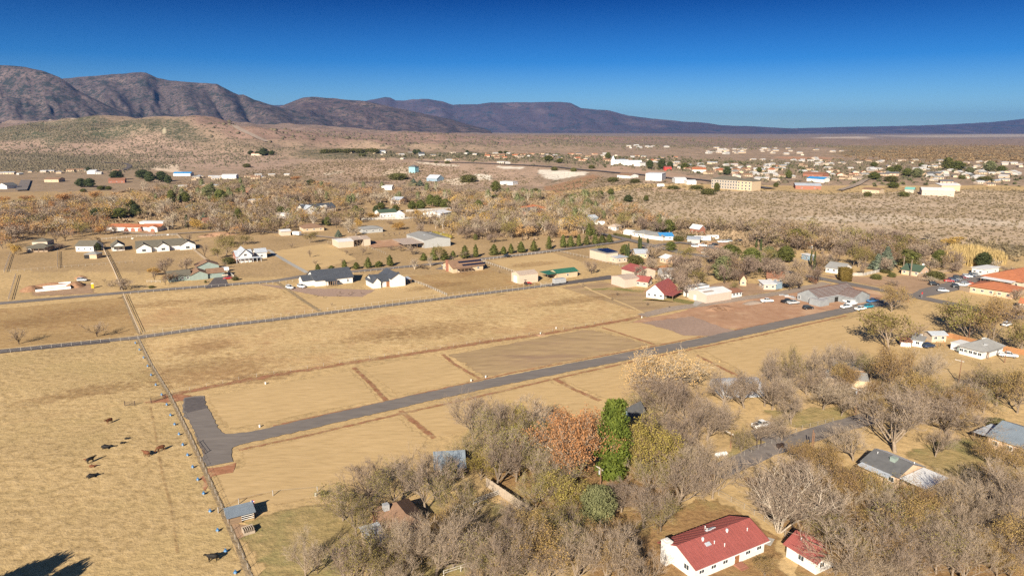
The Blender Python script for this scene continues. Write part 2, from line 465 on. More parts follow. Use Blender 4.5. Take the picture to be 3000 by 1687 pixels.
def build_ground():
    U, Y, Z = _U, _Y, HG
    X = U * Y
    nr, nc = X.shape
    V = np.stack([X, Y, Z], -1).reshape(-1, 3)
    idx = np.arange(nr * nc).reshape(nr, nc)
    F = np.stack([idx[:-1, :-1], idx[:-1, 1:], idx[1:, 1:], idx[1:, :-1]], -1).reshape(-1, 4)
    # the ground goes on behind and beside the camera
    k = len(V)
    ext = np.array([(-4000, -1500, -0.6), (4000, -1500, -0.6), (4000, 400, -0.6), (-4000, 400, -0.6)])
    V = np.concatenate([V, ext]); F = np.concatenate([F, [[k, k + 1, k + 2, k + 3]]])
    x, y, z = V[:, 0], V[:, 1], V[:, 2]
    col = np.empty((len(V), 3)); shrub = np.zeros(len(V))
    col[:] = (0.470, 0.328, 0.162)
    def zone(pts, c, s=None, blur=25.0, seed=3):
        m = soft(x, y, gpoly(pts), blur, seed)
        col[m] = c
        if s is not None: shrub[m] = s
    m = y > 850; col[m] = (0.330, 0.235, 0.165); shrub[m] = 0.34
    m = y > 2600; col[m] = (0.275, 0.190, 0.145); shrub[m] = 0.40
    m = y > 5200; col[m] = (0.255, 0.195, 0.165); shrub[m] = 0.38
    # farm land and woods floor in the valley
    zone([(-300, 560), (800, 545), (1300, 560), (1500, 570), (1700, 610), (2050, 690), (2300, 740), (1600, 800), (-300, 800)], (0.375, 0.258, 0.135), 0.0, 15)
    zone([(-300, 497), (330, 492), (470, 505), (900, 520), (1000, 545), (600, 560), (-300, 562)], (0.300, 0.215, 0.140), 0.22, 20)
    # dark scrub plain on the left, pink slopes behind
    zone([(-300, 452), (260, 455), (420, 470), (470, 490), (330, 500), (-300, 497)], (0.265, 0.200, 0.140), 0.42, 60)
    zone([(-300, 435), (150, 425), (330, 402), (650, 425), (900, 462), (760, 500), (470, 490), (260, 455), (-300, 450)], (0.365, 0.255, 0.190), 0.26, 90)
    zone([(-300, 360), (300, 358), (620, 400), (720, 425), (500, 415), (330, 402), (120, 425), (-300, 430)], (0.250, 0.190, 0.130), 0.7, 160)
    zone([(560, 352), (900, 375), (1400, 396), (1500, 420), (1000, 425), (700, 415)], (0.300, 0.195, 0.150), 0.35, 60)
    zone([(880, 440), (1200, 446), (1500, 452), (1480, 462), (1100, 462), (880, 456)], (0.250, 0.190, 0.120), 0.6, 60)
    # desert slope on the right
    zone([(1600, 565), (1850, 560), (2250, 560), (3300, 560), (3300, 700), (2900, 730), (2500, 690), (2250, 690), (2000, 660), (1750, 620)], (0.445, 0.335, 0.230), 0.10, 22)
    zone([(1850, 640), (2100, 670), (2500, 700), (3200, 730), (3300, 760), (2700, 735), (2250, 720), (1900, 680)], (0.235, 0.180, 0.115), 0.5, 10)
    zone([(2250, 640), (2500, 625), (2800, 640), (3100, 650), (3100, 665), (2700, 655), (2400, 650)], (0.50, 0.40, 0.30), 0.08, 14)
    zone([(2350, 600), (2600, 590), (2800, 600), (2600, 612)], (0.47, 0.36, 0.26), 0.10, 12)
    zone([(2560, 398), (2800, 395), (3100, 393), (3100, 400), (2700, 403)], (0.42, 0.34, 0.28), 0.4, 200)
    zone([(2380, 402), (2520, 400), (2560, 405), (2400, 406)], (0.46, 0.37, 0.30), 0.3, 150)
    zone([(1500, 405), (2000, 408), (2350, 412), (2300, 417), (1700, 413)], (0.27, 0.17, 0.13), 0.2, 120)
    # riverside woods far right, tan
    zone([(2480, 425), (2700, 425), (3300, 430), (3300, 470), (2800, 475), (2460, 455)], (0.330, 0.225, 0.120), 0.55, 120)
    zone([(880, 520), (900, 470), (1150, 462), (1560, 476), (1600, 500), (1560, 545), (1300, 545), (1050, 525)], (0.40, 0.28, 0.20), 0.26, 20)
    # bare red brown slope and graded lots on the mesa edge
    zone([(1590, 550), (1740, 510), (1760, 520), (1730, 540), (1650, 563), (1630, 570)], (0.330, 0.190, 0.110), 0.12, 6)
    zone([(1730, 502), (1800, 485), (2000, 510), (2080, 530), (2060, 534), (1900, 515)], (0.400, 0.270, 0.190), 0.0, 5)
    zone([(1850, 548), (1990, 552), (1990, 562), (1850, 560)], (0.400, 0.280, 0.190), 0.08, 8)
    zone([(2280, 460), (2450, 463), (2420, 470), (2300, 468)], (0.420, 0.230, 0.140), 0.0, 30)
    # the edges of soils and plant cover run into one another
    for A in (col[:k, 0], col[:k, 1], col[:k, 2], shrub[:k]):
        G = A.reshape(nr, nc)
        far = np.clip((Y - 900) / 500, 0, 1)
        for _ in range(5):
            B = G.copy(); B[1:-1, 1:-1] = (G[:-2, 1:-1] + G[2:, 1:-1] + G[1:-1, :-2] + G[1:-1, 2:] + 2 * G[1:-1, 1:-1]) / 6
            G[:] = G * (1 - far) + B * far
    # white chalk cuts in the bluff
    W = (0.72, 0.64, 0.53)
    zone([(1575, 497), (1640, 500), (1720, 503), (1715, 512), (1660, 522), (1625, 527), (1595, 522)], W, 0.22, 7)
    zone([(1215, 474), (1330, 482), (1345, 487), (1300, 488), (1225, 478)], (0.66, 0.55, 0.43), 0.12, 7)
    zone([(1455, 487), (1540, 490), (1530, 496), (1470, 494)], W, 0.15, 6)
    zone([(1285, 530), (1350, 520), (1420, 512), (1440, 525), (1400, 533), (1330, 545)], (0.60, 0.48, 0.36), 0.15, 9)
    zone([(1390, 510), (1440, 514), (1440, 528), (1405, 524)], W, 0.15, 6)
    zone([(940, 508), (1000, 500), (1020, 503), (960, 514)], (0.56, 0.45, 0.34), 0.15, 6)
    zone([(1130, 500), (1180, 488), (1240, 500), (1180, 512), (1120, 515)], (0.52, 0.40, 0.29), 0.12, 8)
    zone([(440, 492), (490, 481), (535, 485), (520, 492), (540, 508), (470, 500)], (0.60, 0.47, 0.35), 0.1, 8)
    zone([(480, 378), (500, 392), (488, 394), (472, 380)], (0.46, 0.40, 0.27), 0.1, 8)
    zone([(55, 345), (105, 341), (118, 350), (60, 352)], (0.60, 0.50, 0.36), 0.1, 12)
    zone([(140, 349), (220, 347), (225, 352), (140, 352)], (0.55, 0.45, 0.33), 0.1, 12)
    me = np_mesh('ground', V, F, GROUND)
    a = me.attributes.new('tint', 'FLOAT_COLOR', 'POINT')
    a.data.foreach_set('color', np.concatenate([col, np.ones((len(V), 1))], 1).astype(np.float32).ravel())
    a = me.attributes.new('shrub', 'FLOAT', 'POINT'); a.data.foreach_set('value', shrub.astype(np.float32))
    me.polygons.foreach_set('use_smooth', [True] * len(me.polygons))
    structure('ground', me)

def land_mat(name, attr=True, base=None, dark=(0.050, 0.058, 0.032), s1=0.16, s2=0.045, lightp=None, shrub=0.5):
    m = bpy.data.materials.new(name)
    nt, N, L, b, out = nodes_of(m)
    g = N.new('ShaderNodeNewGeometry'); pos = g.outputs['Position']
    if attr:
        a = N.new('ShaderNodeAttribute'); a.attribute_name = 'tint'; c = a.outputs['Color']
        s = N.new('ShaderNodeAttribute'); s.attribute_name = 'shrub'; sh = s.outputs['Fac']
    else:
        c = base; sh = shrub
    n1 = noise(N, L, 0.55, 5, 0.68, pos)
    r1 = ramp(N, [(0.28, 0.62), (0.5, 0.95), (0.72, 1.16)])
    L.new(n1.outputs[0], r1.inputs[0])
    n2 = noise(N, L, 0.03, 5, 0.6, pos)
    r2 = ramp(N, [(0.3, 0.78), (0.7, 1.08)])
    L.new(n2.outputs[0], r2.inputs[0])
    if attr:
        c = mixc(N, L, 1.0, c, r1.outputs[0], 'MULTIPLY')
    if lightp:
        n5 = noise(N, L, lightp[1], 6, 0.62, pos)
        r5 = ramp(N, [(0.50, 0.0), (0.66, 0.8)]); L.new(n5.outputs[0], r5.inputs[0])
        c = mixc(N, L, r5.outputs[0], c, lightp[0])
    c = mixc(N, L, 1.0, c, r2.outputs[0], 'MULTIPLY')
    # bushes: two sizes of dark blots, more of them where 'shrub' is high
    for sc, w in ((s1, 1.0), (s2, 0.8)):
        n3 = noise(N, L, sc, 3, 0.75, pos)
        thr = math_n(N, L, 'MULTIPLY', sh, 0.30 * w)
        v = math_n(N, L, 'ADD', n3.outputs[0], thr)
        r3 = ramp(N, [(0.655, 0.0), (0.75, 0.85)])
        L.new(v, r3.inputs[0])
        f = math_n(N, L, 'MULTIPLY', r3.outputs[0], math_n(N, L, 'GREATER_THAN', sh, 0.03) if attr else 1.0)
        c = mixc(N, L, f, c, dark)
    L.new(c, b.inputs['Base Color'])
    b.inputs['Roughness'].default_value = 0.95
    b.inputs['Specular IOR Level'].default_value = 0.1
    bp = N.new('ShaderNodeBump'); bp.inputs['Strength'].default_value = 0.5; bp.inputs['Distance'].default_value = 0.35 if attr else 6.0
    L.new((n1 if attr else n3).outputs[0], bp.inputs['Height']); L.new(bp.outputs[0], b.inputs['Normal'])
    return m
GROUND = land_mat('dry_ground')
build_ground()

# ------------------------------------------------------------------ mountains: (column, row) of the crest, distance of crest and foot
def mountain(crest, d_top, d_foot, row_foot, m, seed, rough=1.0, cap=0.0):
    px = np.arange(crest[0][0], crest[-1][0] + 1, 5.0)
    cy = np.interp(px, [c[0] for c in crest], [c[1] for c in crest])
    dt = np.interp(px, [c[0] for c in d_top], [c[1] for c in d_top])
    df = np.interp(px, [c[0] for c in d_foot], [c[1] for c in d_foot])
    fy = np.interp(px, [c[0] for c in row_foot], [c[1] for c in row_foot])
    wob = (fbm(px / 26.0, px * 0 + seed, 4, seed) - 0.5)
    cy = cy + wob * 3.0 * rough
    u = (px - 1500) * UK
    zt = np.array([zrow(r, d) for r, d in zip(cy, dt)])
    zf = np.array([zrow(r, d) for r, d in zip(fy, df)]) - 25
    T = np.concatenate([np.linspace(0, 1, 74), 1 + np.linspace(0.05, 0.9, 8)])
    rows = []
    for t in T:
        if t <= 1:
            d = df + (dt - df) * t
            p = 0.62 * t ** 1.35 + 0.38 * t * t * (3 - 2 * t)
            if cap: p = p * (1 - cap) + cap * np.clip((t - 0.80) / 0.14, 0, 1)
            z = zf + (zt - zf) * p
        else:
            d = dt + (dt - df) * (t - 1) * 1.6
            z = zf + (zt - zf) * max(0.0, 1 - (t - 1) * 0.75)
        # spurs and gullies run down the slope
        amp = math.sin(math.pi * min(t, 1.0)) ** 0.8 if t <= 1 else 0.0
        ww = px / 46.0 + 0.8 * (fbm(px / 90.0, px * 0 + t * 2.0, 3, seed + 40) - 0.5)
        g = np.abs(fbm(ww * 0.8, px * 0 + t * 2.6, 4, seed + 3) - 0.5) * 2
        g2 = fbm(px / 18.0, px * 0 + t * 7.0, 4, seed + 11) - 0.5
        big = np.abs(fbm(px / 120.0 + 0.5 * t, px * 0 + t * 0.8, 2, seed + 60) - 0.5) * 2
        z = z + amp * (zt - zf) * ((big - 0.4) * 0.42 + (g - 0.32) * 0.13 + g2 * 0.08) * rough
        rows.append(np.stack([u * d, d, z], -1))
    V = np.array(rows)
    nr, nc = V.shape[:2]
    idx = np.arange(nr * nc).reshape(nr, nc)
    F = np.stack([idx[:-1, :-1], idx[:-1, 1:], idx[1:, 1:], idx[1:, :-1]], -1).reshape(-1, 4)
    me = np_mesh('mountain', V.reshape(-1, 3), F, m)
    me.polygons.foreach_set('use_smooth', [True] * len(me.polygons))
    return structure('mountain', me)

MT_NEAR = land_mat('mountain_scrub', False, (0.098, 0.073, 0.070), (0.024, 0.030, 0.026), 0.055, 0.012, ((0.18, 0.132, 0.118), 0.008), 0.56)
MT_MID = land_mat('mountain_brown', False, (0.098, 0.069, 0.067), (0.024, 0.030, 0.027), 0.045, 0.010, ((0.20, 0.14, 0.115), 0.006), 0.52)
MT_FAR = land_mat('mountain_blue', False, (0.070, 0.055, 0.070), (0.026, 0.040, 0.052), 0.012, 0.004, ((0.13, 0.095, 0.10), 0.0022), 0.38)
mountain([(-700, 190), (-300, 165), (0, 187), (40, 191), (110, 196), (170, 211), (205, 226), (225, 240), (250, 262), (290, 285), (350, 318), (420, 350)],
         [(-700, 4600), (420, 4600)], [(-700, 3300), (420, 3900)], [(-700, 352), (420, 356)], MT_NEAR, 2, 0.9, 0.10)
mountain([(130, 250), (222, 230), (330, 221), (440, 212), (455, 214), (485, 229), (520, 236), (600, 243), (655, 246), (672, 256), (700, 272), (716, 279), (728, 278), (760, 293), (800, 306), (860, 322), (960, 348), (1040, 372)],
         [(130, 5600), (1040, 5600)], [(130, 4000), (1040, 4500)], [(130, 356), (800, 372), (1040, 384)], MT_NEAR, 23, 1.0, 0.06)
mountain([(760, 340), (835, 311), (870, 297), (900, 286), (925, 284), (1000, 290), (1080, 297), (1165, 316), (1260, 337), (1330, 352), (1400, 372), (1440, 384)],
         [(760, 6400), (1440, 6400)], [(760, 4800), (1440, 5200)], [(760, 368), (1440, 392)], MT_MID, 51, 0.9)
mountain([(700, 320), (780, 305), (815, 309), (860, 307), (930, 312), (1020, 305), (1075, 297), (1112, 290), (1135, 285), (1150, 287), (1165, 295), (1190, 296), (1215, 291), (1262, 291), (1300, 298), (1330, 308), (1345, 306), (1400, 306), (1440, 301), (1560, 300), (1640, 299), (1668, 302), (1700, 318), (1780, 324), (1840, 340), (1900, 347), (2000, 357), (2060, 360), (2100, 367), (2200, 371), (2330, 377)],
         [(700, 10800), (2330, 10800)], [(700, 8600), (2330, 8800)], [(700, 390), (2330, 398)], MT_FAR, 77, 0.75)
mountain([(2180, 380), (2330, 376), (2500, 372), (2640, 369), (2750, 366), (2840, 361), (2900, 357), (2960, 351), (2985, 348), (3010, 352), (3200, 350), (3600, 340)],
         [(2180, 12500), (3600, 12500)], [(2180, 9800), (3600, 9800)], [(2180, 399), (3600, 399)], MT_FAR, 91, 0.6)

# the blue air between here and the mountains
HAZE = True
if HAZE:
    hb = MB(); hb.box((0, 6500, 245), (52000, 33000, 580))
    hm = bpy.data.materials.new('haze')
    hm.use_nodes = True
    nt = hm.node_tree
    for n in list(nt.nodes): nt.nodes.remove(n)
    ho = nt.nodes.new('ShaderNodeOutputMaterial')
    pv = nt.nodes.new('ShaderNodeVolumePrincipled')
    pv.inputs['Color'].default_value = (0.13, 0.37, 0.92, 1)
    pv.inputs['Density'].default_value = 3.3e-5
    pv.inputs['Anisotropy'].default_value = 0.2
    nt.links.new(pv.outputs[0], ho.inputs['Volume'])
    h = hb.build('haze', hm); h['kind'] = 'stuff'
# ------------------------------------------------------------------ roads, fields, dirt
LAYER = [0]
def lift(x, y, dz): return zat(x, y) + (dz + LAYER[0] * 0.0006) * (1.0 if y < 430 else 4.0)

def resample(P, step):
    out = [P[0]]
    for a, b in zip(P[:-1], P[1:]):
        n = max(1, int((b - a).length / step))
        for i in range(1, n + 1): out.append(a.lerp(b, i / n))
    return out

def strip(name, pts, width, m, dz=0.08, step=2.5, jag=0.15, soft_edge=False, seed=0, world=False, kind='structure'):
    LAYER[0] += 1
    P = [Vector(p).to_2d() for p in pts] if world else [at(*p).to_2d() for p in pts]
    P = resample(P, step)
    rnd = random.Random(seed)
    W = [-0.5, -0.30, 0.0, 0.30, 0.5]
    V = []; F = []; E = []
    for i, p in enumerate(P):
        t = (P[min(i + 1, len(P) - 1)] - P[max(i - 1, 0)]).normalized()
        n = Vector((-t.y, t.x))
        w = width[0] + (width[1] - width[0]) * i / (len(P) - 1) if isinstance(width, tuple) else width
        for k, q in enumerate(W):
            j = (rnd.random() - 0.5) * jag * 2 if k in (0, 4) else 0
            c = p + n * (q * w + j)
            V.append((c.x, c.y, lift(c.x, c.y, dz))); E.append({0: -0.42, 1: 0.06, 2: 0.14, 3: 0.06, 4: -0.42}[k])
    for i in range(len(P) - 1):
        for k in range(4):
            a = i * 5 + k
            F.append((a, a + 5, a + 6, a + 1))
    me = np_mesh(name, V, F, m)
    if soft_edge:
        a = me.attributes.new('edge', 'FLOAT', 'POINT'); a.data.foreach_set('value', np.array(E, np.float32))
    o = link(name, me); o['kind'] = kind
    return o

def sheet(name, pts, m, dz=0.04, jag=0.5, step=2.0, soft_edge=0.0, seed=0, kind='structure'):
    LAYER[0] += 1
    P = [at(*p).to_2d() for p in pts]
    area = sum(a.x * b.y - b.x * a.y for a, b in zip(P, P[1:] + P[:1]))
    if area < 0: P.reverse()
    P = resample(P + [P[0]], step)[:-1]
    n = len(P)
    rnd = random.Random(seed)
    nor = []
    for i in range(n):
        t = (P[(i + 1) % n] - P[i - 1])
        t = t.normalized() if t.length > 1e-9 else Vector((1, 0))
        nor.append(Vector((-t.y, t.x)))
    bm = bmesh.new()
    lay = bm.verts.layers.float.new('edge')
    J = [(vnoise(np.array([p.x * 0.7]), np.array([p.y * 0.7]), seed)[0] - 0.5) * 2 * jag for p in P]
    P = [p + nor[i] * J[i] for i, p in enumerate(P)]
    c = sum(P, Vector((0, 0))) / n
    star = all((P[i] - c).cross(P[(i + 1) % n] - c) > 0 for i in range(n))
    def add(q, e):
        v = bm.verts.new((q.x, q.y, lift(q.x, q.y, dz))); v[lay] = e; return v
    if soft_edge and star:
        R = sum((p - c).length for p in P) / n
        rings = [[add(c + (p - c) * f, e) for p in P] for f, e in ((1 + 0.3 * soft_edge / R, -0.45), (max(0.5, 1 - soft_edge / R), 0.22))]
        r0, r1 = rings
        for i in range(n): bm.faces.new((r0[i], r0[(i + 1) % n], r1[(i + 1) % n], r1[i]))
        m0 = add(c, 0.3)
        for i in range(n): bm.faces.new((r1[i], r1[(i + 1) % n], m0))
    else:
        bm.faces.new([add(p, 0.3) for p in P])
        bmesh.ops.triangulate(bm, faces=bm.faces[:])
    me = bpy.data.meshes.new(name); bm.to_mesh(me); bm.free()
    me.materials.append(m)
    o = link(name, me); o['kind'] = kind
    return o

PASTURE = ground_mat('pasture_grass', [(0.36, 0.240, 0.112), (0.505, 0.355, 0.175), (0.60, 0.435, 0.235)], [((0.38, 0.235, 0.115), 0.030, 0.50, 0.72), ((0.36, 0.22, 0.11), 0.22, 0.54, 0.74)], None, 0.36, bump=1.0)
CATTLE = ground_mat('cattle_pasture', [(0.285, 0.195, 0.090), (0.455, 0.322, 0.158), (0.545, 0.395, 0.21)], [((0.37, 0.272, 0.125), 0.03, 0.48, 0.75), ((0.19, 0.125, 0.070), 0.75, 0.67, 0.76)], None, 0.5, bump=1.0)
MOWN = ground_mat('mown_grass', [(0.425, 0.297, 0.146), (0.492, 0.350, 0.180), (0.535, 0.388, 0.208)], None, None, 0.8, True, 0.25, mottle=0.5)
MOWN_SOFT = ground_mat('mown_grass_soft', [(0.40, 0.275, 0.135), (0.465, 0.325, 0.162), (0.51, 0.36, 0.19)], None, (0.35, 0.40, 0.5), 0.8, True, 0.25, mottle=0.5)
PLOT_DARK = ground_mat('weedy_plot', [(0.27, 0.185, 0.105), (0.365, 0.255, 0.140), (0.43, 0.305, 0.165)], [((0.25, 0.165, 0.11), 0.08, 0.52, 0.68)], (0.25, 0.40, 0.5), 0.35, True, 0.35)
RED = ground_mat('red_dirt', [(0.26, 0.115, 0.062), (0.35, 0.165, 0.092), (0.42, 0.215, 0.125)], [((0.45, 0.31, 0.17), 0.16, 0.52, 0.66)], (0.40, 0.42, 0.74), 0.5, bump=0.3)
RED_SITE = ground_mat('graded_red_soil', [(0.33, 0.185, 0.112), (0.385, 0.225, 0.138), (0.45, 0.28, 0.178)], [((0.45, 0.30, 0.19), 0.06, 0.52, 0.66), ((0.30, 0.14, 0.08), 0.09, 0.60, 0.72)], (0.2, 0.40, 0.52), 0.25, bump=0.25)
BROWN = ground_mat('bare_brown_patch', [(0.27, 0.155, 0.075), (0.35, 0.21, 0.10), (0.42, 0.27, 0.135)], None, (0.40, 0.50, 1.12), 0.5, bump=0.8)
BROWN_DIRT = ground_mat('brown_yard_dirt', [(0.29, 0.185, 0.115), (0.35, 0.230, 0.145), (0.41, 0.275, 0.175)], None, (0.3, 0.40, 0.52), 0.35, bump=0.3)
PINK_GRAVEL = ground_mat('pinkish_gravel', [(0.27, 0.185, 0.145), (0.315, 0.220, 0.170), (0.36, 0.255, 0.20)], None, (0.35, 0.40, 0.5), 0.9, bump=0.2)
GREY_GRAVEL = ground_mat('grey_gravel', [(0.25, 0.195, 0.155), (0.31, 0.245, 0.195), (0.36, 0.285, 0.23)], None, None, 0.9, bump=0.2)
ASPHALT = ground_mat('asphalt', [(0.145, 0.126, 0.115), (0.172, 0.150, 0.136), (0.198, 0.174, 0.156)], [((0.215, 0.186, 0.162), 0.12, 0.55, 0.75)], None, 0.7, True, 0.08, mottle=0.5)
ASPHALT_DARK = ground_mat('dark_asphalt', [(0.085, 0.075, 0.076), (0.108, 0.095, 0.094), (0.135, 0.118, 0.113)], None, None, 0.9, False, 0.08, mottle=0.6)
ASPHALT_GREY = ground_mat('worn_asphalt', [(0.150, 0.128, 0.118), (0.185, 0.160, 0.145), (0.22, 0.192, 0.172)], None, None, 0.6, False, 0.08)
LAWN = ground_mat('green_lawn', [(0.13, 0.13, 0.045), (0.19, 0.17, 0.06), (0.27, 0.22, 0.085)], [((0.36, 0.26, 0.12), 0.09, 0.5, 0.64)], (0.15, 0.40, 0.56), 0.8, bump=0.5)
GRASSY = ground_mat('mixed_lawn', [(0.23, 0.18, 0.08), (0.33, 0.245, 0.11), (0.41, 0.30, 0.145)], [((0.20, 0.185, 0.075), 0.06, 0.52, 0.68), ((0.30, 0.18, 0.08), 0.05, 0.6, 0.75)], (0.12, 0.40, 0.56), 0.5, bump=1.0)
LITTER = ground_mat('leaf_litter', [(0.20, 0.115, 0.055), (0.29, 0.175, 0.080), (0.38, 0.24, 0.11)], [((0.27, 0.21, 0.09), 0.07, 0.52, 0.68)], (0.15, 0.40, 0.56), 0.9, bump=0.8)
CONCRETE_G = ground_mat('concrete_pad', [(0.30, 0.28, 0.26), (0.36, 0.34, 0.31), (0.40, 0.38, 0.35)], None, None, 0.8, bump=0.05)
WEEDS = ground_mat('weed_strip', [(0.21, 0.155, 0.09), (0.29, 0.215, 0.13), (0.36, 0.265, 0.155)], None, (0.5, 0.42, 0.55), 0.9, bump=1.0)
OCHRE = ground_mat('ochre_field', [(0.30, 0.19, 0.085), (0.37, 0.245, 0.115), (0.43, 0.30, 0.15)], [((0.26, 0.155, 0.075), 0.05, 0.52, 0.66)], (0.2, 0.40, 0.55), 0.45, bump=0.6)

# pastures and plots
sheet('pasture', [(424, 998), (800, 945), (1550, 852), (1640, 842), (1890, 915), (1860, 930), (1716, 956), (1585, 974), (1250, 1025), (1040, 1055), (700, 1112), (505, 1152), (450, 1070)], PASTURE, 0.02, 0.6)
sheet('pasture', [(-260, 1068), (0, 1036), (323, 1001), (404, 998), (440, 1066), (492, 1152), (395, 1176), (230, 1200), (0, 1240), (-300, 1300)], CATTLE, 0.02, 0.5)
sheet('pasture', [(-300, 1312), (0, 1246), (230, 1206), (395, 1182), (500, 1165), (560, 1300), (640, 1470), (745, 1760), (-700, 1760)], CATTLE, 0.02, 0.5, seed=4)
sheet('pasture', [(0, 905), (357, 872), (367, 866), (400, 968), (392, 982), (0, 1020), (-200, 1040), (-200, 925)], OCHRE, 0.02, 0.6, soft_edge=3)
sheet('pasture', [(382, 866), (800, 836), (880, 885), (935, 912), (800, 928), (600, 950), (420, 976)], PASTURE, 0.02, 0.5, seed=2)
sheet('field', [(600, 1165), (700, 1140), (900, 1108), (1032, 1084), (1070, 1115), (1122, 1172), (900, 1213), (690, 1258), (660, 1256), (640, 1240), (610, 1190)], MOWN_SOFT, 0.03, 0.4, soft_edge=2)
sheet('field', [(1052, 1078), (1160, 1056), (1282, 1040), (1340, 1072), (1398, 1112), (1160, 1162), (1110, 1118)], MOWN_SOFT, 0.03, 0.4, soft_edge=1.5, seed=3)
sheet('field', [(1300, 1040), (1480, 1008), (1650, 975), (1725, 963), (1830, 985), (1912, 1010), (1700, 1052), (1410, 1108), (1345, 1066)], PLOT_DARK, 0.03, 0.4, soft_edge=2.5, seed=5)
sheet('field', [(1735, 962), (1800, 950), (1880, 942), (1970, 966), (2090, 988), (1960, 1008), (1925, 1006)], MOWN_SOFT, 0.03, 0.4, soft_edge=1.5, seed=6)
sheet('field', [(700, 1322), (900, 1278), (1170, 1218), (1262, 1283), (1240, 1330), (1100, 1400), (950, 1455), (820, 1484), (660, 1498), (618, 1400), (640, 1385), (700, 1370), (706, 1345)], MOWN_SOFT, 0.03, 0.5, soft_edge=2, seed=7)
sheet('field', [(1190, 1213), (1400, 1168), (1610, 1120), (1750, 1172), (1780, 1215), (1500, 1215), (1300, 1280), (1275, 1272)], MOWN_SOFT, 0.03, 0.5, soft_edge=2, seed=8)
sheet('field', [(1632, 1112), (1900, 1054), (2040, 1030), (2160, 1100), (2000, 1150), (1790, 1180)], MOWN_SOFT, 0.03, 0.5, soft_edge=2, seed=9)
sheet('field', [(2050, 1026), (2200, 995), (2400, 952), (2540, 920), (2640, 905), (2780, 935), (2830, 970), (2700, 1000), (2560, 1050), (2480, 1060), (2180, 1100)], MOWN_SOFT, 0.03, 0.5, soft_edge=2, seed=10)
sheet('field', [(2540, 1062), (2640, 1040), (2790, 1050), (2880, 1070), (2840, 1100), (2750, 1130), (2620, 1090)], MOWN_SOFT, 0.03, 0.5, soft_edge=3, seed=11)
sheet('field', [(870, 885), (990, 850), (1200, 845), (1290, 866), (1200, 878), (950, 910)], MOWN_SOFT, 0.03, 0.4, soft_edge=2, seed=12)
sheet('field', [(1150, 812), (1310, 800), (1410, 782), (1520, 812), (1600, 835), (1450, 848), (1310, 864), (1215, 825)], OCHRE, 0.025, 0.4, soft_edge=2, seed=13)
sheet('field', [(1640, 842), (1760, 822), (1880, 852), (1925, 872), (2010, 885), (2060, 898), (1900, 922), (1780, 885)], PLOT_DARK, 0.03, 0.4, soft_edge=2, seed=14)
sheet('field', [(1430, 764), (1620, 740), (1780, 790), (1620, 815), (1520, 805)], MOWN_SOFT, 0.03, 0.4, soft_edge=2, seed=15)
sheet('field', [(790, 738), (960, 712), (1050, 760), (930, 790), (890, 795)], MOWN_SOFT, 0.03, 0.4, soft_edge=2, seed=16)
sheet('field', [(2560, 930), (2700, 915), (2850, 960), (2800, 985), (2640, 990)], MOWN_SOFT, 0.035, 0.5, soft_edge=3, seed=17)
# yards under the trees
sheet('yard', [(2620, 1330), (2720, 1290), (2900, 1260), (3100, 1290), (3100, 1420), (2900, 1440), (2760, 1400), (2690, 1370)], GRASSY, 0.03, 1.5, soft_edge=4, seed=20)
sheet('yard', [(1100, 1490), (1400, 1430), (1560, 1520), (1480, 1640), (1300, 1720), (1050, 1720)], GRASSY, 0.03, 1.5, soft_edge=3, seed=21)
sheet('yard', [(1750, 1500), (1960, 1480), (2110, 1450), (2300, 1560), (2330, 1720), (1700, 1720)], LITTER, 0.03, 1.5, soft_edge=3, seed=22)
sheet('yard', [(2180, 1400), (2330, 1380), (2700, 1500), (3100, 1560), (3100, 1720), (2350, 1720), (2290, 1560)], LITTER, 0.025, 1.5, soft_edge=3, seed=23)
sheet('yard', [(1430, 1290), (1750, 1240), (2000, 1240), (2150, 1380), (1900, 1500), (1600, 1500), (1420, 1420)], LITTER, 0.025, 1.5, soft_edge=3, seed=24)
sheet('yard', [(2150, 1290), (2290, 1255), (2330, 1290), (2180, 1345), (2120, 1345)], GRASSY, 0.045, 0.8, soft_edge=1.5, seed=25)
sheet('yard', [(2230, 1200), (2480, 1190), (2520, 1230), (2380, 1260), (2250, 1250)], GRASSY, 0.04, 1.5, soft_edge=3, seed=26)
sheet('yard', [(680, 1520), (940, 1460), (1100, 1500), (1020, 1720), (760, 1720)], GRASSY, 0.025, 1.5, soft_edge=4, seed=27)
sheet('yard', [(1880, 882), (1960, 870), (2050, 886), (2030, 892), (1940, 880), (1890, 876)], LAWN, 0.05, 0.4, soft_edge=1.0, seed=28)
sheet('yard', [(1700, 850), (1800, 842), (1890, 852), (1880, 856), (1790, 850)], LAWN, 0.05, 0.4, soft_edge=1.0, seed=29)
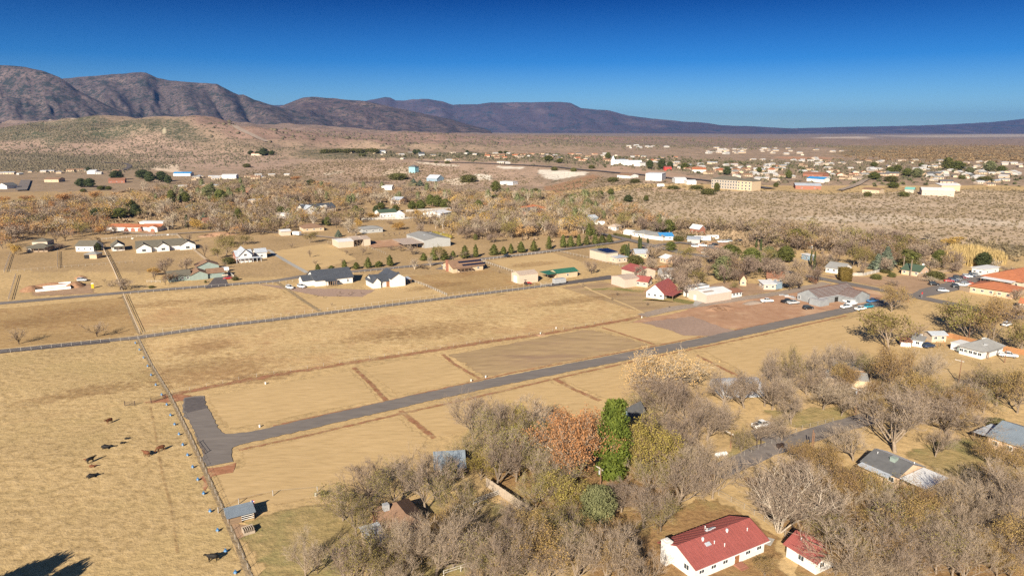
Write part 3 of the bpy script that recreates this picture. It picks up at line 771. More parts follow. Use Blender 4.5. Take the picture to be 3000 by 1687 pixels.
# brown and red patches
def patch(px, py, rx, ry, seed, rot=GRID, m=None):
    """thin grass over bare earth, thinning out to nothing"""
    LAYER[0] += 1
    c = at(px, py); n = 40; V = [(c.x, c.y, lift(c.x, c.y, 0.05))]; E = [0.20]; F = []
    rings = ((0.35, 0.16), (0.65, 0.0), (1.0, -0.45))
    for f, e in rings:
        for i in range(n):
            t = 2 * math.pi * i / n
            j = 1 + 0.5 * (vnoise(np.array([math.cos(t) * 1.7 + seed]), np.array([math.sin(t) * 1.7]), seed)[0] - 0.5)
            x, y = math.cos(t) * rx * f * j, math.sin(t) * ry * f * j
            x, y = c.x + x * math.cos(rot) - y * math.sin(rot), c.y + x * math.sin(rot) + y * math.cos(rot)
            V.append((x, y, lift(x, y, 0.05))); E.append(e)
    for i in range(n): F.append((0, 1 + i, 1 + (i + 1) % n, 0))
    F3 = [(f[0], f[1], f[2]) for f in F]
    for k in range(2):
        for i in range(n):
            q, r = 1 + k * n + i, 1 + k * n + (i + 1) % n
            F3 += [(q, q + n, r + n), (q, r + n, r)]
    me = np_mesh('bare_patch', V, F3, m or BROWN)
    at_ = me.attributes.new('edge', 'FLOAT', 'POINT'); at_.data.foreach_set('value', np.array(E, np.float32))
    o = link('bare_patch', me); o['kind'] = 'structure'
for a_ in ((620, 1085, 34, 24, 30), (760, 1105, 22, 9, 31), (1290, 965, 42, 18, 32), (180, 935, 40, 20, 34), (1690, 880, 46, 9, 35), (590, 1020, 22, 14, 36), (1100, 985, 26, 12, 37), (250, 1150, 30, 10, 38), (480, 890, 26, 12, 39), (700, 880, 30, 12, 40), (1280, 838, 30, 9, 43), (1560, 775, 34, 12, 44)): patch(*a_)
sheet('dirt', [(1962, 922), (2060, 892), (2300, 864), (2420, 834), (2530, 843), (2595, 862), (2560, 893), (2480, 900), (2350, 935), (2230, 958), (2130, 965), (2000, 950), (1850, 945), (1900, 930)], RED_SITE, 0.05, 0.8, soft_edge=2.5, seed=34)
sheet('dirt', [(1870, 945), (1950, 935), (2030, 926), (2080, 945), (2125, 962), (2190, 975), (2100, 986), (2000, 985), (1960, 968)], PINK_GRAVEL, 0.07, 0.6, soft_edge=1.5, seed=35)
sheet('dirt', [(612, 1373), (690, 1356), (685, 1385), (620, 1395), (600, 1440), (588, 1400)], RED, 0.05, 0.6, soft_edge=1.5, seed=36)
sheet('dirt', [(470, 1165), (520, 1150), (590, 1160), (545, 1175), (430, 1185), (410, 1180)], RED, 0.05, 0.6, soft_edge=1.5, seed=37)
sheet('dirt', [(660, 1520), (745, 1545), (730, 1570), (690, 1590)], BROWN_DIRT, 0.05, 0.5, soft_edge=1, seed=38)
sheet('dirt', [(740, 830), (900, 845), (1000, 846), (1100, 850), (1060, 870), (940, 868)], PINK_GRAVEL, 0.04, 0.4, soft_edge=1, seed=39)
sheet('dirt', [(70, 850), (180, 825), (280, 830), (290, 860), (180, 868), (80, 870)], BROWN_DIRT, 0.035, 0.6, soft_edge=5, seed=40)
sheet('dirt', [(2040, 838), (2120, 824), (2260, 832), (2300, 850), (2170, 872), (2050, 862)], BROWN_DIRT, 0.04, 0.8, soft_edge=4, seed=41)
sheet('dirt', [(2640, 870), (2690, 850), (2720, 860), (2680, 872)], BROWN_DIRT, 0.04, 0.3, seed=42)
sheet('dirt', [(2400, 806), (2560, 812), (2800, 800), (2840, 815), (2690, 852), (2660, 858), (2500, 826)], BROWN_DIRT, 0.03, 0.8, soft_edge=4, seed=43)
sheet('dirt', [(1060, 710), (1300, 690), (1330, 700), (1220, 718), (1090, 728)], RED_SITE, 0.04, 0.5, soft_edge=1, seed=44)
sheet('dirt', [(400, 676), (450, 672), (456, 690), (440, 694), (430, 686)], RED_SITE, 0.04, 0.4, soft_edge=1, seed=45)
sheet('dirt', [(2010, 715), (2130, 705), (2160, 730), (2050, 745)], RED_SITE, 0.03, 0.6, soft_edge=3, seed=46)
strip('dirt', [(476, 1162), (700, 1117), (870, 1088), (1040, 1061), (1250, 1030), (1400, 1006), (1585, 980), (1716, 958), (1810, 942), (1885, 926)], 4.6, RED, 0.055, soft_edge=True, jag=0.9, seed=1)
strip('dirt', [(1036, 1077), (1085, 1123), (1132, 1174)], 2.2, RED, 0.055, soft_edge=True, jag=0.6, seed=2)
strip('dirt', [(1297, 1038), (1330, 1066), (1405, 1110)], 2.0, RED, 0.055, soft_edge=True, jag=0.6, seed=3)
strip('dirt', [(1762, 959), (1840, 984), (1918, 1010)], 2.0, RED, 0.055, soft_edge=True, jag=0.6, seed=4)
strip('dirt', [(1623, 1109), (1680, 1140), (1758, 1174)], 2.6, RED, 0.055, soft_edge=True, jag=0.6, seed=5)
strip('dirt', [(1172, 1203), (1225, 1245), (1272, 1284)], 2.4, RED, 0.055, soft_edge=True, jag=0.6, seed=6)
strip('dirt', [(2040, 1040), (2090, 1066), (2170, 1105)], 2.2, RED, 0.055, soft_edge=True, jag=0.6, seed=7)
strip('dirt', [(698, 1318), (900, 1276), (1165, 1214), (1400, 1162), (1640, 1106), (1900, 1049), (2200, 988), (2480, 925)], 1.8, RED, 0.05, soft_edge=True, jag=0.6, seed=8)
strip('dirt', [(800, 1248), (1130, 1176), (1500, 1092), (1900, 1017), (2300, 938), (2450, 907)], 1.6, RED, 0.05, soft_edge=True, jag=0.6, seed=9)
strip('dirt_track', [(440, 1190), (452, 1250), (464, 1330), (475, 1385), (500, 1480), (520, 1620)], 1.0, BROWN, 0.045, soft_edge=True, seed=10)
strip('dirt_track', [(805, 822), (870, 868), (937, 912)], 2.6, WEEDS, 0.05, soft_edge=True, seed=11)
strip('dirt_track', [(800, 1440), (700, 1463), (640, 1500)], 1.2, BROWN, 0.05, soft_edge=True, seed=13)

# roads
strip('road', [(690, 1289), (800, 1266), (1250, 1163), (1500, 1110), (2050, 1002), (2200, 969), (2480, 909), (2600, 884), (2660, 868)], 6.6, ASPHALT, 0.09, step=1.1, jag=0.28, seed=21)
sheet('road', [(540, 1165), (570, 1161), (598, 1160), (606, 1196), (616, 1208), (628, 1232), (640, 1255), (648, 1265), (660, 1271), (683, 1271), (716, 1266), (716, 1300), (700, 1304), (683, 1311), (677, 1322), (685, 1353), (640, 1360), (602, 1368), (590, 1323), (581, 1289), (562, 1255), (553, 1233), (539, 1221), (534, 1196)], ASPHALT, 0.075, 0.35, 1.0, seed=22)
sheet('road_patch', [(543, 1168), (570, 1164), (596, 1163), (604, 1195), (575, 1204), (547, 1212), (538, 1196)], ASPHALT_DARK, 0.1, 0.5, 1.0, seed=60)
strip('lane', [(-160, 1045), (0, 1029), (404, 989), (621, 958), (800, 937), (1150, 893), (1550, 843), (1640, 832)], 4.4, ASPHALT_GREY, 0.07, jag=0.2, seed=23)
strip('lane', [(1600, 838), (1700, 824), (1800, 811)], (5.0, 8.0), ASPHALT_DARK, 0.1, jag=0.15, seed=24)
strip('lane', [(-160, 1045), (0, 1030), (324, 998)], 5.2, ASPHALT_DARK, 0.09, jag=0.15, seed=25)
strip('road', [(-160, 904), (0, 889), (357, 858), (800, 824), (890, 809), (1216, 779), (1324, 768), (1550, 744), (1700, 726), (1798, 712), (1845, 703)], 5.6, ASPHALT_GREY, 0.08, jag=0.15, seed=26)
strip('road', [(1640, 665), (1798, 693), (1888, 716), (1980, 738), (2087, 754), (2250, 786), (2414, 818), (2588, 851), (2790, 891), (3000, 932), (3120, 958)], 7.0, ASPHALT, 0.085, jag=0.15, seed=27)
strip('lane', [(1880, 925), (1960, 906), (2100, 886), (2200, 871), (2300, 857), (2424, 829)], 5.6, GREY_GRAVEL, 0.075, jag=0.3, seed=28)
sheet('parking_lot', [(2664, 868), (2694, 849), (2771, 829), (2865, 804), (2890, 804), (2882, 822), (2840, 836), (2810, 850), (2734, 866), (2680, 874)], ASPHALT, 0.1, 0.2, 1.5, seed=29)
strip('driveway', [(1835, 740), (1905, 722), (1990, 712), (2050, 720), (2110, 733)], 5.0, ASPHALT_GREY, 0.08, seed=30)
sheet('driveway', [(600, 846), (635, 806), (655, 808), (672, 838)], ASPHALT_DARK, 0.09, 0.2, 1.5, seed=31)
strip('driveway', [(1330, 768), (1310, 782), (1290, 790)], 6.0, ASPHALT_GREY, 0.1, seed=32)
strip('driveway', [(0, 660), (300, 676), (450, 690), (700, 674), (900, 690), (1000, 700)], 4.0, GREY_GRAVEL, 0.06, seed=33)
strip('road', [(2090, 1390), (2160, 1358), (2240, 1320), (2330, 1290), (2430, 1258), (2560, 1222)], 6.0, ASPHALT_GREY, 0.09, jag=0.2, seed=34)
sheet('driveway', [(2200, 1262), (2270, 1245), (2310, 1290), (2280, 1310), (2215, 1285)], ASPHALT_GREY, 0.07, 0.3, seed=35)
sheet('driveway', [(2235, 1570), (2270, 1580), (2258, 1600), (2225, 1592)], CONCRETE_G, 0.08, 0.05, seed=36)
sheet('driveway', [(2030, 895), (2040, 870), (2080, 862), (2085, 870), (2040, 898)], CONCRETE_G, 0.09, 0.1, seed=37)
strip('footpath', [(1690, 826), (1730, 850), (1850, 900), (1885, 918)], 1.4, MOWN, 0.08, seed=38)
# farther tracks over the desert
strip('road', [(2000, 528), (1890, 515), (1760, 503), (1640, 492), (1500, 484), (1350, 478), (1220, 473)], 9.0, ASPHALT_DARK, 0.25, step=15, seed=40)
strip('road', [(1990, 522), (2080, 532), (2200, 545), (2260, 555)], 12.0, ASPHALT_DARK, 0.25, step=15, seed=41)
strip('dirt_track', [(684, 368), (705, 382), (740, 398), (785, 418)], 16, GREY_GRAVEL, 0.5, step=40, seed=42)
strip('road', [(363, 500), (378, 492), (380, 486), (368, 481), (300, 478)], 8, ASPHALT_DARK, 0.3, step=15, seed=43)
strip('lane', [(62, 560), (70, 545), (76, 530)], 12, ASPHALT_GREY, 0.3, step=10, seed=44)
strip('dirt_track', [(2460, 560), (2520, 538), (2560, 520)], 7, GREY_GRAVEL, 0.3, step=15, seed=45)
# weeds along the old fence and the banks
strip('weeds', [(404, 994), (440, 1066), (497, 1159), (560, 1290), (640, 1470), (700, 1610), (735, 1700)], 1.6, WEEDS, 0.06, soft_edge=True, seed=50, kind='stuff')
strip('weeds', [(360, 866), (380, 915), (400, 965), (410, 980)], 1.6, WEEDS, 0.06, soft_edge=True, seed=51, kind='stuff')
strip('ditch', [(785, 734), (840, 766), (900, 800)], 2.6, CONCRETE_G, 0.09, seed=52)
# ------------------------------------------------------------------ trees: prototypes
def leaf_mat(name, a, b, rough=0.75, trans=0.25, rnd=0.14, scale=0.45):
    m = bpy.data.materials.new(name)
    nt, N, L, bs, out = nodes_of(m)
    g = N.new('ShaderNodeNewGeometry')
    n = noise(N, L, scale, 4, 0.7, g.outputs['Position'])
    r = ramp(N, [(0.3, a), (0.7, b)])
    L.new(n.outputs[0], r.inputs[0])
    oi = N.new('ShaderNodeObjectInfo')
    h = N.new('ShaderNodeHueSaturation')
    L.new(r.outputs[0], h.inputs['Color'])
    v = math_n(N, L, 'MULTIPLY_ADD', oi.outputs['Random'], rnd * 2); v.node.inputs[2].default_value = 1 - rnd
    L.new(v, h.inputs['Value'])
    v2 = math_n(N, L, 'MULTIPLY_ADD', oi.outputs['Random'], 0.016); v2.node.inputs[2].default_value = 0.493
    L.new(v2, h.inputs['Hue'])
    bs.inputs['Roughness'].default_value = rough
    bs.inputs['Specular IOR Level'].default_value = 0.2
    L.new(h.outputs[0], bs.inputs['Base Color'])
    if trans:
        t = N.new('ShaderNodeBsdfTranslucent'); L.new(h.outputs[0], t.inputs['Color'])
        mx = N.new('ShaderNodeMixShader'); mx.inputs[0].default_value = trans
        L.new(bs.outputs[0], mx.inputs[1]); L.new(t.outputs[0], mx.inputs[2]); L.new(mx.outputs[0], out.inputs['Surface'])
    return m

BARK = mat('grey_brown_bark', (0.215, 0.165, 0.12), 0.9, 0.25, 3.0, rnd=0.2)
BARK_PALE = mat('pale_bark', (0.44, 0.37, 0.29), 0.9, 0.2, 3.0, rnd=0.1)
BARK_DARK = mat('dark_bark', (0.105, 0.075, 0.055), 0.9, 0.25, 3.0, rnd=0.2)
TWIG_GREY = leaf_mat('grey_twigs', (0.205, 0.155, 0.115), (0.305, 0.235, 0.175), trans=0.0, rnd=0.2)
TWIG_BROWN = leaf_mat('brown_twigs', (0.180, 0.122, 0.080), (0.275, 0.190, 0.125), trans=0.0, rnd=0.2)
TWIG_FAR = leaf_mat('dark_grey_twigs', (0.185, 0.135, 0.100), (0.290, 0.215, 0.160), trans=0.1, rnd=0.2)
LEAF_BROWN = leaf_mat('brown_leaves', (0.205, 0.135, 0.070), (0.32, 0.215, 0.11))
TWIG_PALE = leaf_mat('pale_twigs', (0.30, 0.235, 0.17), (0.42, 0.34, 0.25), trans=0.1, rnd=0.12)
LEAF_OLIVE = leaf_mat('olive_leaves', (0.150, 0.127, 0.036), (0.270, 0.220, 0.070))
LEAF_TAN = leaf_mat('tan_leaves', (0.235, 0.155, 0.055), (0.37, 0.245, 0.095))
LEAF_ORANGE = leaf_mat('orange_leaves', (0.330, 0.155, 0.062), (0.480, 0.255, 0.110))
LEAF_GOLD = leaf_mat('golden_leaves', (0.340, 0.195, 0.050), (0.500, 0.310, 0.095))
LEAF_PEACH = leaf_mat('peach_leaves', (0.46, 0.28, 0.115), (0.60, 0.40, 0.19))
LEAF_YOLIVE = leaf_mat('yellow_olive_leaves', (0.225, 0.180, 0.045), (0.36, 0.275, 0.075))
LEAF_RED = leaf_mat('red_brown_leaves', (0.17, 0.075, 0.05), (0.26, 0.125, 0.085))
NEED_GREEN = leaf_mat('green_needles', (0.070, 0.080, 0.020), (0.165, 0.165, 0.045), scale=0.6)
NEED_BRIGHT = leaf_mat('bright_green_needles', (0.056, 0.085, 0.013), (0.155, 0.182, 0.028), scale=0.5, rnd=0.05)
NEED_DARK = leaf_mat('dark_green_needles', (0.038, 0.052, 0.020), (0.100, 0.112, 0.040), scale=0.6)
NEED_BLUE = leaf_mat('blue_grey_needles', (0.110, 0.135, 0.095), (0.21, 0.235, 0.165), scale=0.6)
NEED_SAGE = leaf_mat('sage_needles', (0.120, 0.125, 0.055), (0.21, 0.205, 0.095), scale=0.6)
LEAF_BUSH = leaf_mat('bush_leaves', (0.085, 0.085, 0.026), (0.165, 0.150, 0.050))
HEDGE_L = leaf_mat('brown_hedge_leaves', (0.125, 0.085, 0.022), (0.205, 0.140, 0.040))
REED_L = leaf_mat('reed_stems', (0.29, 0.195, 0.085), (0.42, 0.295, 0.135), trans=0.1)
SCRUB_F = leaf_mat('far_scrub_leaves', (0.078, 0.070, 0.042), (0.165, 0.130, 0.080), trans=0.0, scale=0.02)
TOWN_F = leaf_mat('town_trees', (0.040, 0.050, 0.020), (0.110, 0.105, 0.045), trans=0.0, scale=0.02)
UNDER_F = leaf_mat('undergrowth_twigs', (0.17, 0.118, 0.075), (0.30, 0.21, 0.13), trans=0.0, scale=0.03)
WOODS_F = leaf_mat('river_woods', (0.140, 0.095, 0.052), (0.250, 0.170, 0.085), trans=0.0, scale=0.006)
SCRUB_L = leaf_mat('scrub_leaves', (0.105, 0.084, 0.048), (0.215, 0.165, 0.095), trans=0.0, scale=0.05)

class Geo:
    def __init__(s): s.v = []; s.f = []; s.m = []; s.n = 0
    def add(s, v, f, mi):
        s.v.append(np.asarray(v, np.float32)); f = np.asarray(f, np.int32)
        s.f.append(f + s.n); s.m.append(np.full(len(f), mi, np.int32)); s.n += len(v)
    def arrays(s):
        return np.concatenate(s.v), np.concatenate(s.f), np.concatenate(s.m)

def tube_tris(geo, pts, rads, n, mi):
    ang = np.arange(n) * 2 * math.pi / n
    V = []
    for i, p in enumerate(pts):
        d = (pts[min(i + 1, len(pts) - 1)] - pts[max(i - 1, 0)])
        if d.length < 1e-6: d = Vector((0, 0, 1))
        d.normalize(); x = d.orthogonal().normalized(); y = d.cross(x)
        for a in ang: V.append(p + (x * math.cos(a) + y * math.sin(a)) * rads[i])
    F = []
    for i in range(len(pts) - 1):
        for k in range(n):
            a = i * n + k; b = i * n + (k + 1) % n
            F.append((a, b, b + n)); F.append((a, b + n, a + n))
    geo.add([tuple(v) for v in V], F, mi)

def quads_tris(geo, C, D, Nn, w, l, mi):
    """leaf rhombs as 2 triangles: centre, long direction, normal"""
    S = np.cross(D, Nn); S /= (np.linalg.norm(S, axis=1, keepdims=True) + 1e-9)
    a = C - D * l[:, None] * 0.5; b = C + S * w[:, None] * 0.5; c = C + D * l[:, None] * 0.5; d = C - S * w[:, None] * 0.5
    n = len(C)
    V = np.stack([a, b, c, d], 1).reshape(-1, 3)
    k = np.arange(n) * 4
    F = np.concatenate([np.stack([k, k + 1, k + 2], 1), np.stack([k, k + 2, k + 3], 1)])
    geo.add(V, F, mi)

def rvec(r):
    while True:
        v = Vector((r.uniform(-1, 1), r.uniform(-1, 1), r.uniform(-1, 1)))
        if 0.05 < v.length < 1: return v.normalized()

def deciduous(seed, kids=(6, 5, 5, 5, 4), tilt=(30, 62), limb=0.56, start=(0.16, 0.45), trunk_r=0.026, stems=1, twig_w=0.045, twig_l=0.9,
              leaves=0, leaf_s=0.3, up=0.12, droop=0.0, wob=0.16, sides=(7, 5, 4, 3)):
    r = random.Random(seed)
    trunk = Geo(); crown = Geo()
    H = 10.0
    tips = []; tw = []
    maxl = len(kids)
    def branch(p, d, L, rad, lev):
        nseg = 4 if lev <= 1 else (3 if lev == 2 else 2)
        pts = [p]; q = p.copy(); dd = d.copy()
        for i in range(nseg):
            dd = (dd + rvec(r) * wob + Vector((0, 0, up - droop * lev))).normalized()
            q = q + dd * (L / nseg); pts.append(q)
        if lev < 4 and lev < maxl:
            geo = trunk if lev <= 2 else crown
            rr = [rad * (1 - 0.72 * i / nseg) for i in range(nseg + 1)]
            tube_tris(geo, pts, rr, sides[min(lev, 3)], 0)
        else:
            tw.append((p, q))
        if lev >= maxl:
            tips.append((q, dd)); return
        for k in range(kids[lev]):
            t = 0.28 + 0.72 * (k + r.random()) / kids[lev] if lev else r.uniform(*start)
            f = min(t * nseg, nseg - 1e-3); i = int(f)
            pos = pts[i].lerp(pts[i + 1], f - i)
            ax = dd.orthogonal(); ax.rotate(Matrix.Rotation(2 * math.pi * (k / kids[lev] + r.random() * 0.35) + lev, 3, dd))
            ang = math.radians(r.uniform(*tilt) if lev == 0 else r.uniform(22, 52))
            base_d = (pts[i + 1] - pts[i]).normalized()
            nd = (base_d * math.cos(ang) + ax.normalized() * math.sin(ang)).normalized()
            LL = H * limb * r.uniform(0.8, 1.1) if lev == 0 else L * r.uniform(0.42, 0.66)
            if lev + 1 >= maxl: LL = twig_l * r.uniform(0.6, 1.3)
            branch(pos, nd, LL, rad * (0.55 if lev == 0 else 0.50), lev + 1)
    for s in range(stems):
        a = 2 * math.pi * s / max(stems, 1) + 0.4
        lean = 0.0 if stems == 1 else r.uniform(0.16, 0.34)
        d = Vector((math.cos(a) * lean + r.uniform(-.06, .06), math.sin(a) * lean + r.uniform(-.06, .06), 1)).normalized()
        branch(Vector((math.cos(a) * 0.12 * (stems > 1), math.sin(a) * 0.12 * (stems > 1), -0.2)), d, H * (0.62 if stems == 1 else 0.85), H * trunk_r / math.sqrt(stems), 0)
    if tw:
        A = np.array([tuple(a) for a, b in tw]); B = np.array([tuple(b) for a, b in tw])
        D = B - A
        rs = np.random.RandomState(seed)
        S = np.cross(D, rs.normal(size=D.shape)); S /= (np.linalg.norm(S, axis=1, keepdims=True) + 1e-9)
        w = twig_w * rs.uniform(0.7, 1.3, (len(A), 1))
        V = np.stack([A - S * w / 2, A + S * w / 2, B], 1).reshape(-1, 3)
        crown.add(V, np.arange(len(A) * 3).reshape(-1, 3), 0)
    if leaves and tips:
        rs = np.random.RandomState(seed + 5)
        P = np.array([tuple(t[0]) for t in tips])
        pick = rs.randint(0, len(P), leaves)
        C = P[pick] + rs.normal(size=(leaves, 3)) * leaf_s * 1.1
        D = rs.normal(size=(leaves, 3)); D /= np.linalg.norm(D, axis=1, keepdims=True)
        Nn = rs.normal(size=(leaves, 3)) + np.array([0, 0, 0.8])
        quads_tris(crown, C, D, Nn, leaf_s * rs.uniform(0.5, 1.0, leaves), leaf_s * rs.uniform(0.8, 1.5, leaves), 1)
    return trunk, crown

def crown_profile(kind, t):
    """radius of an evergreen's crown (of a 10 m tree) at height fraction t"""
    if kind == 'cone': return 2.5 * (max(0.0, (1 - t)) ** 0.58) * min(1.0, (t + 0.03) / 0.2) + 0.05
    if kind == 'column': return 0.78 * min(1.0, (t + 0.05) / 0.12) * (1 - max(0, t - 0.55) / 0.45) ** 0.8 + 0.04
    if kind == 'spruce': return 3.0 * (1 - t) ** 0.95 * min(1.0, (t + .05) / 0.14) + 0.05
    if kind == 'pine': return 2.7 * math.sin(math.pi * min(1, max(0.02, (t - 0.12) / 0.9)) ** 0.75) ** 0.65 if t > 0.12 else 0.3
    if kind == 'round': return 4.6 * math.sqrt(max(0.01, 1 - (2 * t - 1) ** 2)) ** 0.9
    if kind == 'tall': return 1.7 * (1 - max(0, t - 0.55) / 0.45 * 0.62) * min(1.0, (t + .05) / 0.10)
    return 2.0

def evergreen(seed, kind, clumps=110, per=55, leaf=0.42, clump_r=0.75, core=True, low=0.06, rag=0.25):
    r = random.Random(seed); rs = np.random.RandomState(seed)
    trunk = Geo(); crown = Geo(); H = 10.0
    tube_tris(trunk, [Vector((0, 0, -0.2)), Vector((0.05, 0, H * 0.45)), Vector((0, 0.05, H * 0.92))], [H * 0.024, H * 0.016, H * 0.004], 7, 0)
    C = []; R = []; OUT = []
    for i in range(clumps):
        t = low + (1 - low) * ((i + 0.5) / clumps) ** (0.82 if kind in ('cone', 'spruce') else 1.0)
        a = i * 2.39996 + r.uniform(-.4, .4)
        rad = crown_profile(kind, t) * r.uniform(1 - rag, 1 + rag * 0.45) * (0.86 if r.random() < 0.75 else 0.55)
        z = t * H * (1 if kind != 'spruce' else 0.985)
        C.append((math.cos(a) * rad, math.sin(a) * rad, z + r.uniform(-.25, .25)))
        sc = {'cone': 0.35 + 0.65 * (1 - t), 'spruce': 0.35 + 0.65 * (1 - t), 'column': 0.62, 'pine': 1.0, 'round': 1.25, 'tall': 0.85}[kind]
        R.append(clump_r * sc * r.uniform(0.7, 1.25)); OUT.append((math.cos(a), math.sin(a), 0.35))
        if kind in ('pine', 'spruce') and i % 2 == 0:
            tube_tris(trunk, [Vector((0, 0, z - 0.3)), Vector(C[-1])], [0.07, 0.02], 3, 0)
    C = np.array(C); R = np.array(R); OUT = np.array(OUT)
    n = clumps * per
    k = np.repeat(np.arange(clumps), per)
    d = rs.normal(size=(n, 3)); d /= np.linalg.norm(d, axis=1, keepdims=True)
    rad = rs.uniform(0.35, 1.0, n) ** 0.5
    P = C[k] + d * (R[k] * rad)[:, None] * np.array([1, 1, 0.8])
    Nn = d + 0.5 * OUT[k] + rs.normal(size=(n, 3)) * 0.45
    D = rs.normal(size=(n, 3)) + (np.array([0, 0, 0.9]) if kind in ('column', 'cone', 'tall') else np.array([0, 0, -0.25 if kind == 'spruce' else 0.3])) + OUT[k] * (0.8 if kind == 'spruce' else 0.2)
    D /= np.linalg.norm(D, axis=1, keepdims=True)
    quads_tris(crown, P, D, Nn, leaf * rs.uniform(0.35, 0.7, n), leaf * rs.uniform(0.8, 1.5, n), 1)
    if core:  # hidden solid hull, added inside the needles to block light through the crown
        V = []; F = []; ns = 8; levels = 9
        for i in range(levels + 1):
            t = low + 0.03 + (0.95 - low) * i / levels
            rr = crown_profile(kind, t) * 0.60
            for q in range(ns):
                a = 2 * math.pi * q / ns + i * 0.4
                V.append((math.cos(a) * rr * r.uniform(.85, 1.1), math.sin(a) * rr * r.uniform(.85, 1.1), t * H))
        for i in range(levels):
            for q in range(ns):
                a = i * ns + q; b = i * ns + (q + 1) % ns
                F.append((a, b, b + ns)); F.append((a, b + ns, a + ns))
        crown.add(V, F, 1)
    return trunk, crown

PROTO = {}
ARR = {}
def proto(key, geos, bark, twig, leaf):
    trunk, crown = geos
    v, f, m = trunk.arrays(); tm = np_mesh('trunk', v, f, bark)
    v2, f2, m2 = crown.arrays(); cm = np_mesh('crown', v2, f2, [twig, leaf if leaf else twig], m2)
    top = float(v2[:, 2].max()); wid = float(np.percentile(np.abs(v2[:, 0]), 98) + np.percentile(np.abs(v2[:, 1]), 98))
    PROTO.setdefault(key, []).append((tm, cm, top, wid))
    ARR.setdefault(key, []).append((v, f, v2, f2, m2, top))

for s in (1, 2, 3):
    proto('bare', deciduous(s, (7, 5, 5, 5, 5), twig_w=0.034, twig_l=0.8, leaves=500, leaf_s=0.14), BARK, TWIG_GREY, LEAF_TAN)
    proto('olive', deciduous(10 + s, (7, 5, 5, 5, 3), twig_w=0.035, twig_l=0.7, leaves=2600, leaf_s=0.22), BARK, TWIG_GREY, LEAF_OLIVE)
    proto('tan', deciduous(20 + s, (7, 5, 5, 5, 3), tilt=(22, 50), twig_w=0.04, leaves=4200, leaf_s=0.24), BARK, TWIG_BROWN, LEAF_TAN)
    proto('bare_f', deciduous(30 + s, (6, 5, 5, 5), twig_w=0.17, twig_l=1.15, leaves=700, leaf_s=0.4), BARK_DARK, TWIG_FAR, TWIG_FAR)
    proto('brown_f', deciduous(40 + s, (6, 5, 5, 5), twig_w=0.17, twig_l=1.1, leaves=900, leaf_s=0.42), BARK_DARK, TWIG_FAR, LEAF_BROWN)
    proto('olive_f', deciduous(50 + s, (6, 5, 5, 4), twig_w=0.1, twig_l=1.0, leaves=1500, leaf_s=0.42), BARK, TWIG_BROWN, LEAF_OLIVE)
for s in (1, 2):
    proto('bush_tree', deciduous(60 + s, (6, 5, 5, 4, 3), tilt=(25, 60), start=(0.05, 0.3), twig_w=0.045, leaves=4200, leaf_s=0.28), BARK, TWIG_BROWN, LEAF_YOLIVE)
    proto('silver', deciduous(70 + s, (7, 5, 5, 5, 4), twig_w=0.06, leaves=900, leaf_s=0.18), BARK_PALE, TWIG_PALE, LEAF_PEACH)
    proto('orange_f', deciduous(80 + s, (6, 5, 5, 4), start=(.12, .35), twig_w=0.1, leaves=2000, leaf_s=0.46), BARK, TWIG_BROWN, LEAF_ORANGE)
    proto('gold_f', deciduous(84 + s, (6, 5, 5, 4), start=(.10, .35), twig_w=0.1, leaves=2400, leaf_s=0.50), BARK, TWIG_BROWN, LEAF_GOLD)
    proto('peach_f', deciduous(88 + s, (6, 5, 5, 4), start=(.12, .35), twig_w=0.1, leaves=2600, leaf_s=0.52), BARK, TWIG_PALE, LEAF_PEACH)
    proto('pale_f', deciduous(92 + s, (6, 6, 5, 5), tilt=(14, 36), start=(.08, .4), twig_w=0.13, twig_l=1.1, up=0.2, leaves=300, leaf_s=0.3), BARK_PALE, TWIG_PALE, TWIG_PALE)
    proto('pine', evergreen(100 + s, 'pine', 80, 70, 0.55, 1.15, low=0.18, rag=0.35), BARK_DARK, TWIG_BROWN, NEED_GREEN)
    proto('dark_pine', evergreen(110 + s, 'pine', 80, 70, 0.55, 1.15, low=0.16, rag=0.35), BARK_DARK, TWIG_BROWN, NEED_DARK)
    proto('cone', evergreen(120 + s, 'cone', 84, 58, 0.42, 0.75, rag=0.42), BARK_DARK, TWIG_BROWN, NEED_GREEN)
    proto('spruce', evergreen(130 + s, 'spruce', 120, 46, 0.5, 0.7, rag=0.3), BARK_DARK, TWIG_BROWN, NEED_BLUE)
    proto('sage', evergreen(140 + s, 'pine', 90, 60, 0.5, 1.1, low=0.10, rag=0.3), BARK_DARK, TWIG_BROWN, NEED_SAGE)
    proto('bush', evergreen(150 + s, 'round', 70, 50, 0.9, 1.7, low=0.02, rag=0.3), BARK_DARK, TWIG_BROWN, LEAF_BUSH)
    proto('young_bare', deciduous(160 + s, (6, 5, 4, 4), tilt=(18, 42), twig_w=0.11, twig_l=0.8, trunk_r=0.022), BARK_DARK, TWIG_FAR, TWIG_FAR)
proto('cypress', evergreen(170, 'column', 90, 34, 0.42, 0.55, rag=0.15), BARK_DARK, TWIG_BROWN, NEED_DARK)
proto('sycamore', deciduous(180, (9, 6, 5, 5, 4), tilt=(28, 68), limb=0.60, start=(.10, .6), twig_w=0.05, leaves=14000, leaf_s=0.26), BARK_PALE, TWIG_PALE, LEAF_ORANGE)
proto('tall_green', evergreen(181, 'tall', 100, 110, 0.34, 0.95, rag=0.65, low=0.02), BARK_DARK, TWIG_BROWN, NEED_BRIGHT)
proto('yolive', deciduous(182, (9, 6, 5, 5, 3), start=(.08, .45), twig_w=0.04, leaves=9500, leaf_s=0.27), BARK, TWIG_BROWN, LEAF_YOLIVE)
proto('vase', deciduous(183, (7, 5, 5, 4), tilt=(10, 30), limb=0.36, start=(.22, .92), trunk_r=0.021, stems=6, twig_w=0.045, twig_l=0.9, up=0.1), BARK_PALE, TWIG_GREY, TWIG_GREY)
